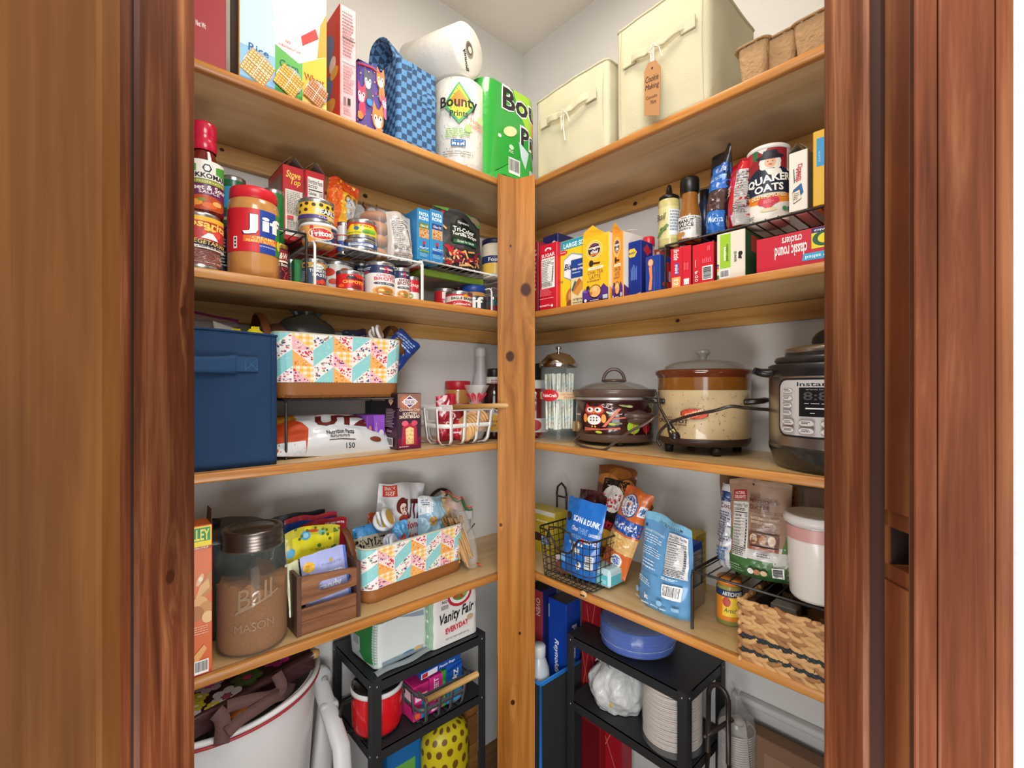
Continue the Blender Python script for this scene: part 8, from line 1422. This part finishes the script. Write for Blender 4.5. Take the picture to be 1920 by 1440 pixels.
mb.grid(lambda u, v: (lambda k: (.075*k*cos(2*PI*u), .075*k*sin(2*PI*u), .135*v))((sin(PI*min(1, .2+v*.9))**.4)*(1+.16*noise.noise(Vector((cos(2*PI*u)*2.5, sin(2*PI*u)*2.5, v*3)))+.06*noise.noise(Vector((cos(2*PI*u)*8, sin(2*PI*u)*8, v*9))))), 90, 40, cr_, True, True)
for i in range(9): a = i*.7; mb.grid(lambda u, v: (.05*cos(a)+.03*(u-.5), .05*sin(a)+.03*(v-.5)*cos(a), .12+.02*noise.noise(Vector((u*4+i, v*4, 2)))+.03*v), 8, 8, cr_)
o = mb.build('plastic_bag_bundle'); o.location = (1.058, .738, .374); tag(o, 'crumpled white plastic bag with yellow specks on the lower tier', 'bag')
ys = MB()
for i in range(9): a = PI*1.1+2.3*sin(i*2.1); q_ = .066+.012*noise.noise(Vector((i, 3, 1))); ys.ball((q_*cos(a), q_*sin(a), .03+.085*((i*.37) % 1)), .003, .005, .0075, M('#c8b430', .4), 8, 6)
ys.build('yellow_print', o)['kind'] = 'stuff'
# clear cups right of the front leg
cup = M('#d4ccc6', .3, coat=.5); p0 = None
cx_, cy_, _ = pos('R', 1318, .16)
for k in range(26):
    if p0 is None: p0 = MB().lathe([(.030, 0), (.0375, .012), (.039, .0125), (.0385, .0105), (.031, 0)], cup, 32).build('paper_cup'); o = p0
    else: o = dupmesh(p0)
    o.location = (XW-.075, .445, .30+.0052*k); tag(o, 'white disposable cup in the upright sleeve beside the right metal unit', 'cup', 'white disposable cups')
mb = MB(); mb.grid(lambda u, v: (lambda k: (.041*k*cos(2*PI*u), .041*k*sin(2*PI*u), .435*v+.002))(1 if v < .86 else max(.12, 1-(v-.86)/.14)), 32, 24, M('#e6e6e6', .08, alpha=.22, coat=.9, bump=.002, bs=60), True, True); o = mb.build('cup_sleeve'); o.location = (XW-.075, .445, .08); tag(o, 'clear pointed plastic sleeve around the disposable cups', 'sleeve')
MB().grid(lambda u, v: (.012*(u-.5), .03*(u-.5)*v, .43+.03*v), 5, 4, M('#e6e6e6', .08, alpha=.5, coat=.9)).build('gathered_end', o)
MB().lathe([(0, 0), (.04, 0), (.034, .22)], cup, 32).build('inner_core', o)
# dark looped handle, linen cloth, cardboard box by the right wall
x_, y_, t_ = pos('R', 1347, .12); e = bpy.data.objects.new('folding_stand', None); COL.objects.link(e); e.location = (1.03, y_, 0)
y_ = 1.03/ray(1347)[0]*ray(1347)[1]; t_ = 1.03/ray(1347)[0]; e.location = (1.03, y_, 0); tag(e, 'dark metal looped frame standing right of the right metal unit', 'stand'); zt_ = CZ-(1285-728)/FPX*t_
dm = M('#3a322e', .35, .3)
MB().tube([(0, -.022, zt_-.16), (0, -.022, zt_-.03)]+[(0, .022*cos(PI-PI*t/12)*1, zt_-.03+.03*sin(PI*t/12)) for t in range(13)]+[(0, .022, zt_-.03), (0, .024, zt_-.16)], .0055, dm, 10).build('loop', e)
MB().tube([(0, -.03, zt_-.06), (0, .03, zt_-.13)], .005, dm, 8).build('cross_strut', e)
for s in (-1, 1): MB().tube([(0, s*.023, zt_-.16), (0, s*.05, 0)], .005, dm, 8).build('leg', e)
cl_ = MB(); x_ = 1.08; y_ = 1.08/ray(1385)[0]*ray(1385)[1]
cl_.grid(lambda u, v: (.02*sin(u*7)*(1-v)*.6, (u-.5)*(.035+.07*(1-v)), .47-.4*(1-v)+.01*sin(9*u)), 24, 16, M('#a9a39b', .9, bump=.0008, bs=300)); o = cl_.build('linen_cloth'); o.location = (x_, y_, 0); tag(o, 'grey linen cloth bundle hanging near the wall, lower right', 'cloth'); md = o.modifiers.new('s', 'SOLIDIFY'); md.thickness = .004
MB().ball((0, 0, .472), .014, .016, .01, M('#a9a39b', .9)).build('gathered_top', o)
kb_ = M('#8a6a52', .8, var=.06, vs=30); e = MB().box(-.02, -.16, 0, .02, .16, .44, kb_, .002).build('cardboard_box'); e.location = (XW-.045, .27, 0); tag(e, 'flat brown cardboard box leaning in the lower right corner', 'box')
MB().box(-.0215, -.14, .36, -.0195, .12, .41, M('#9c7c62', .8), .0005).build('flap', e)
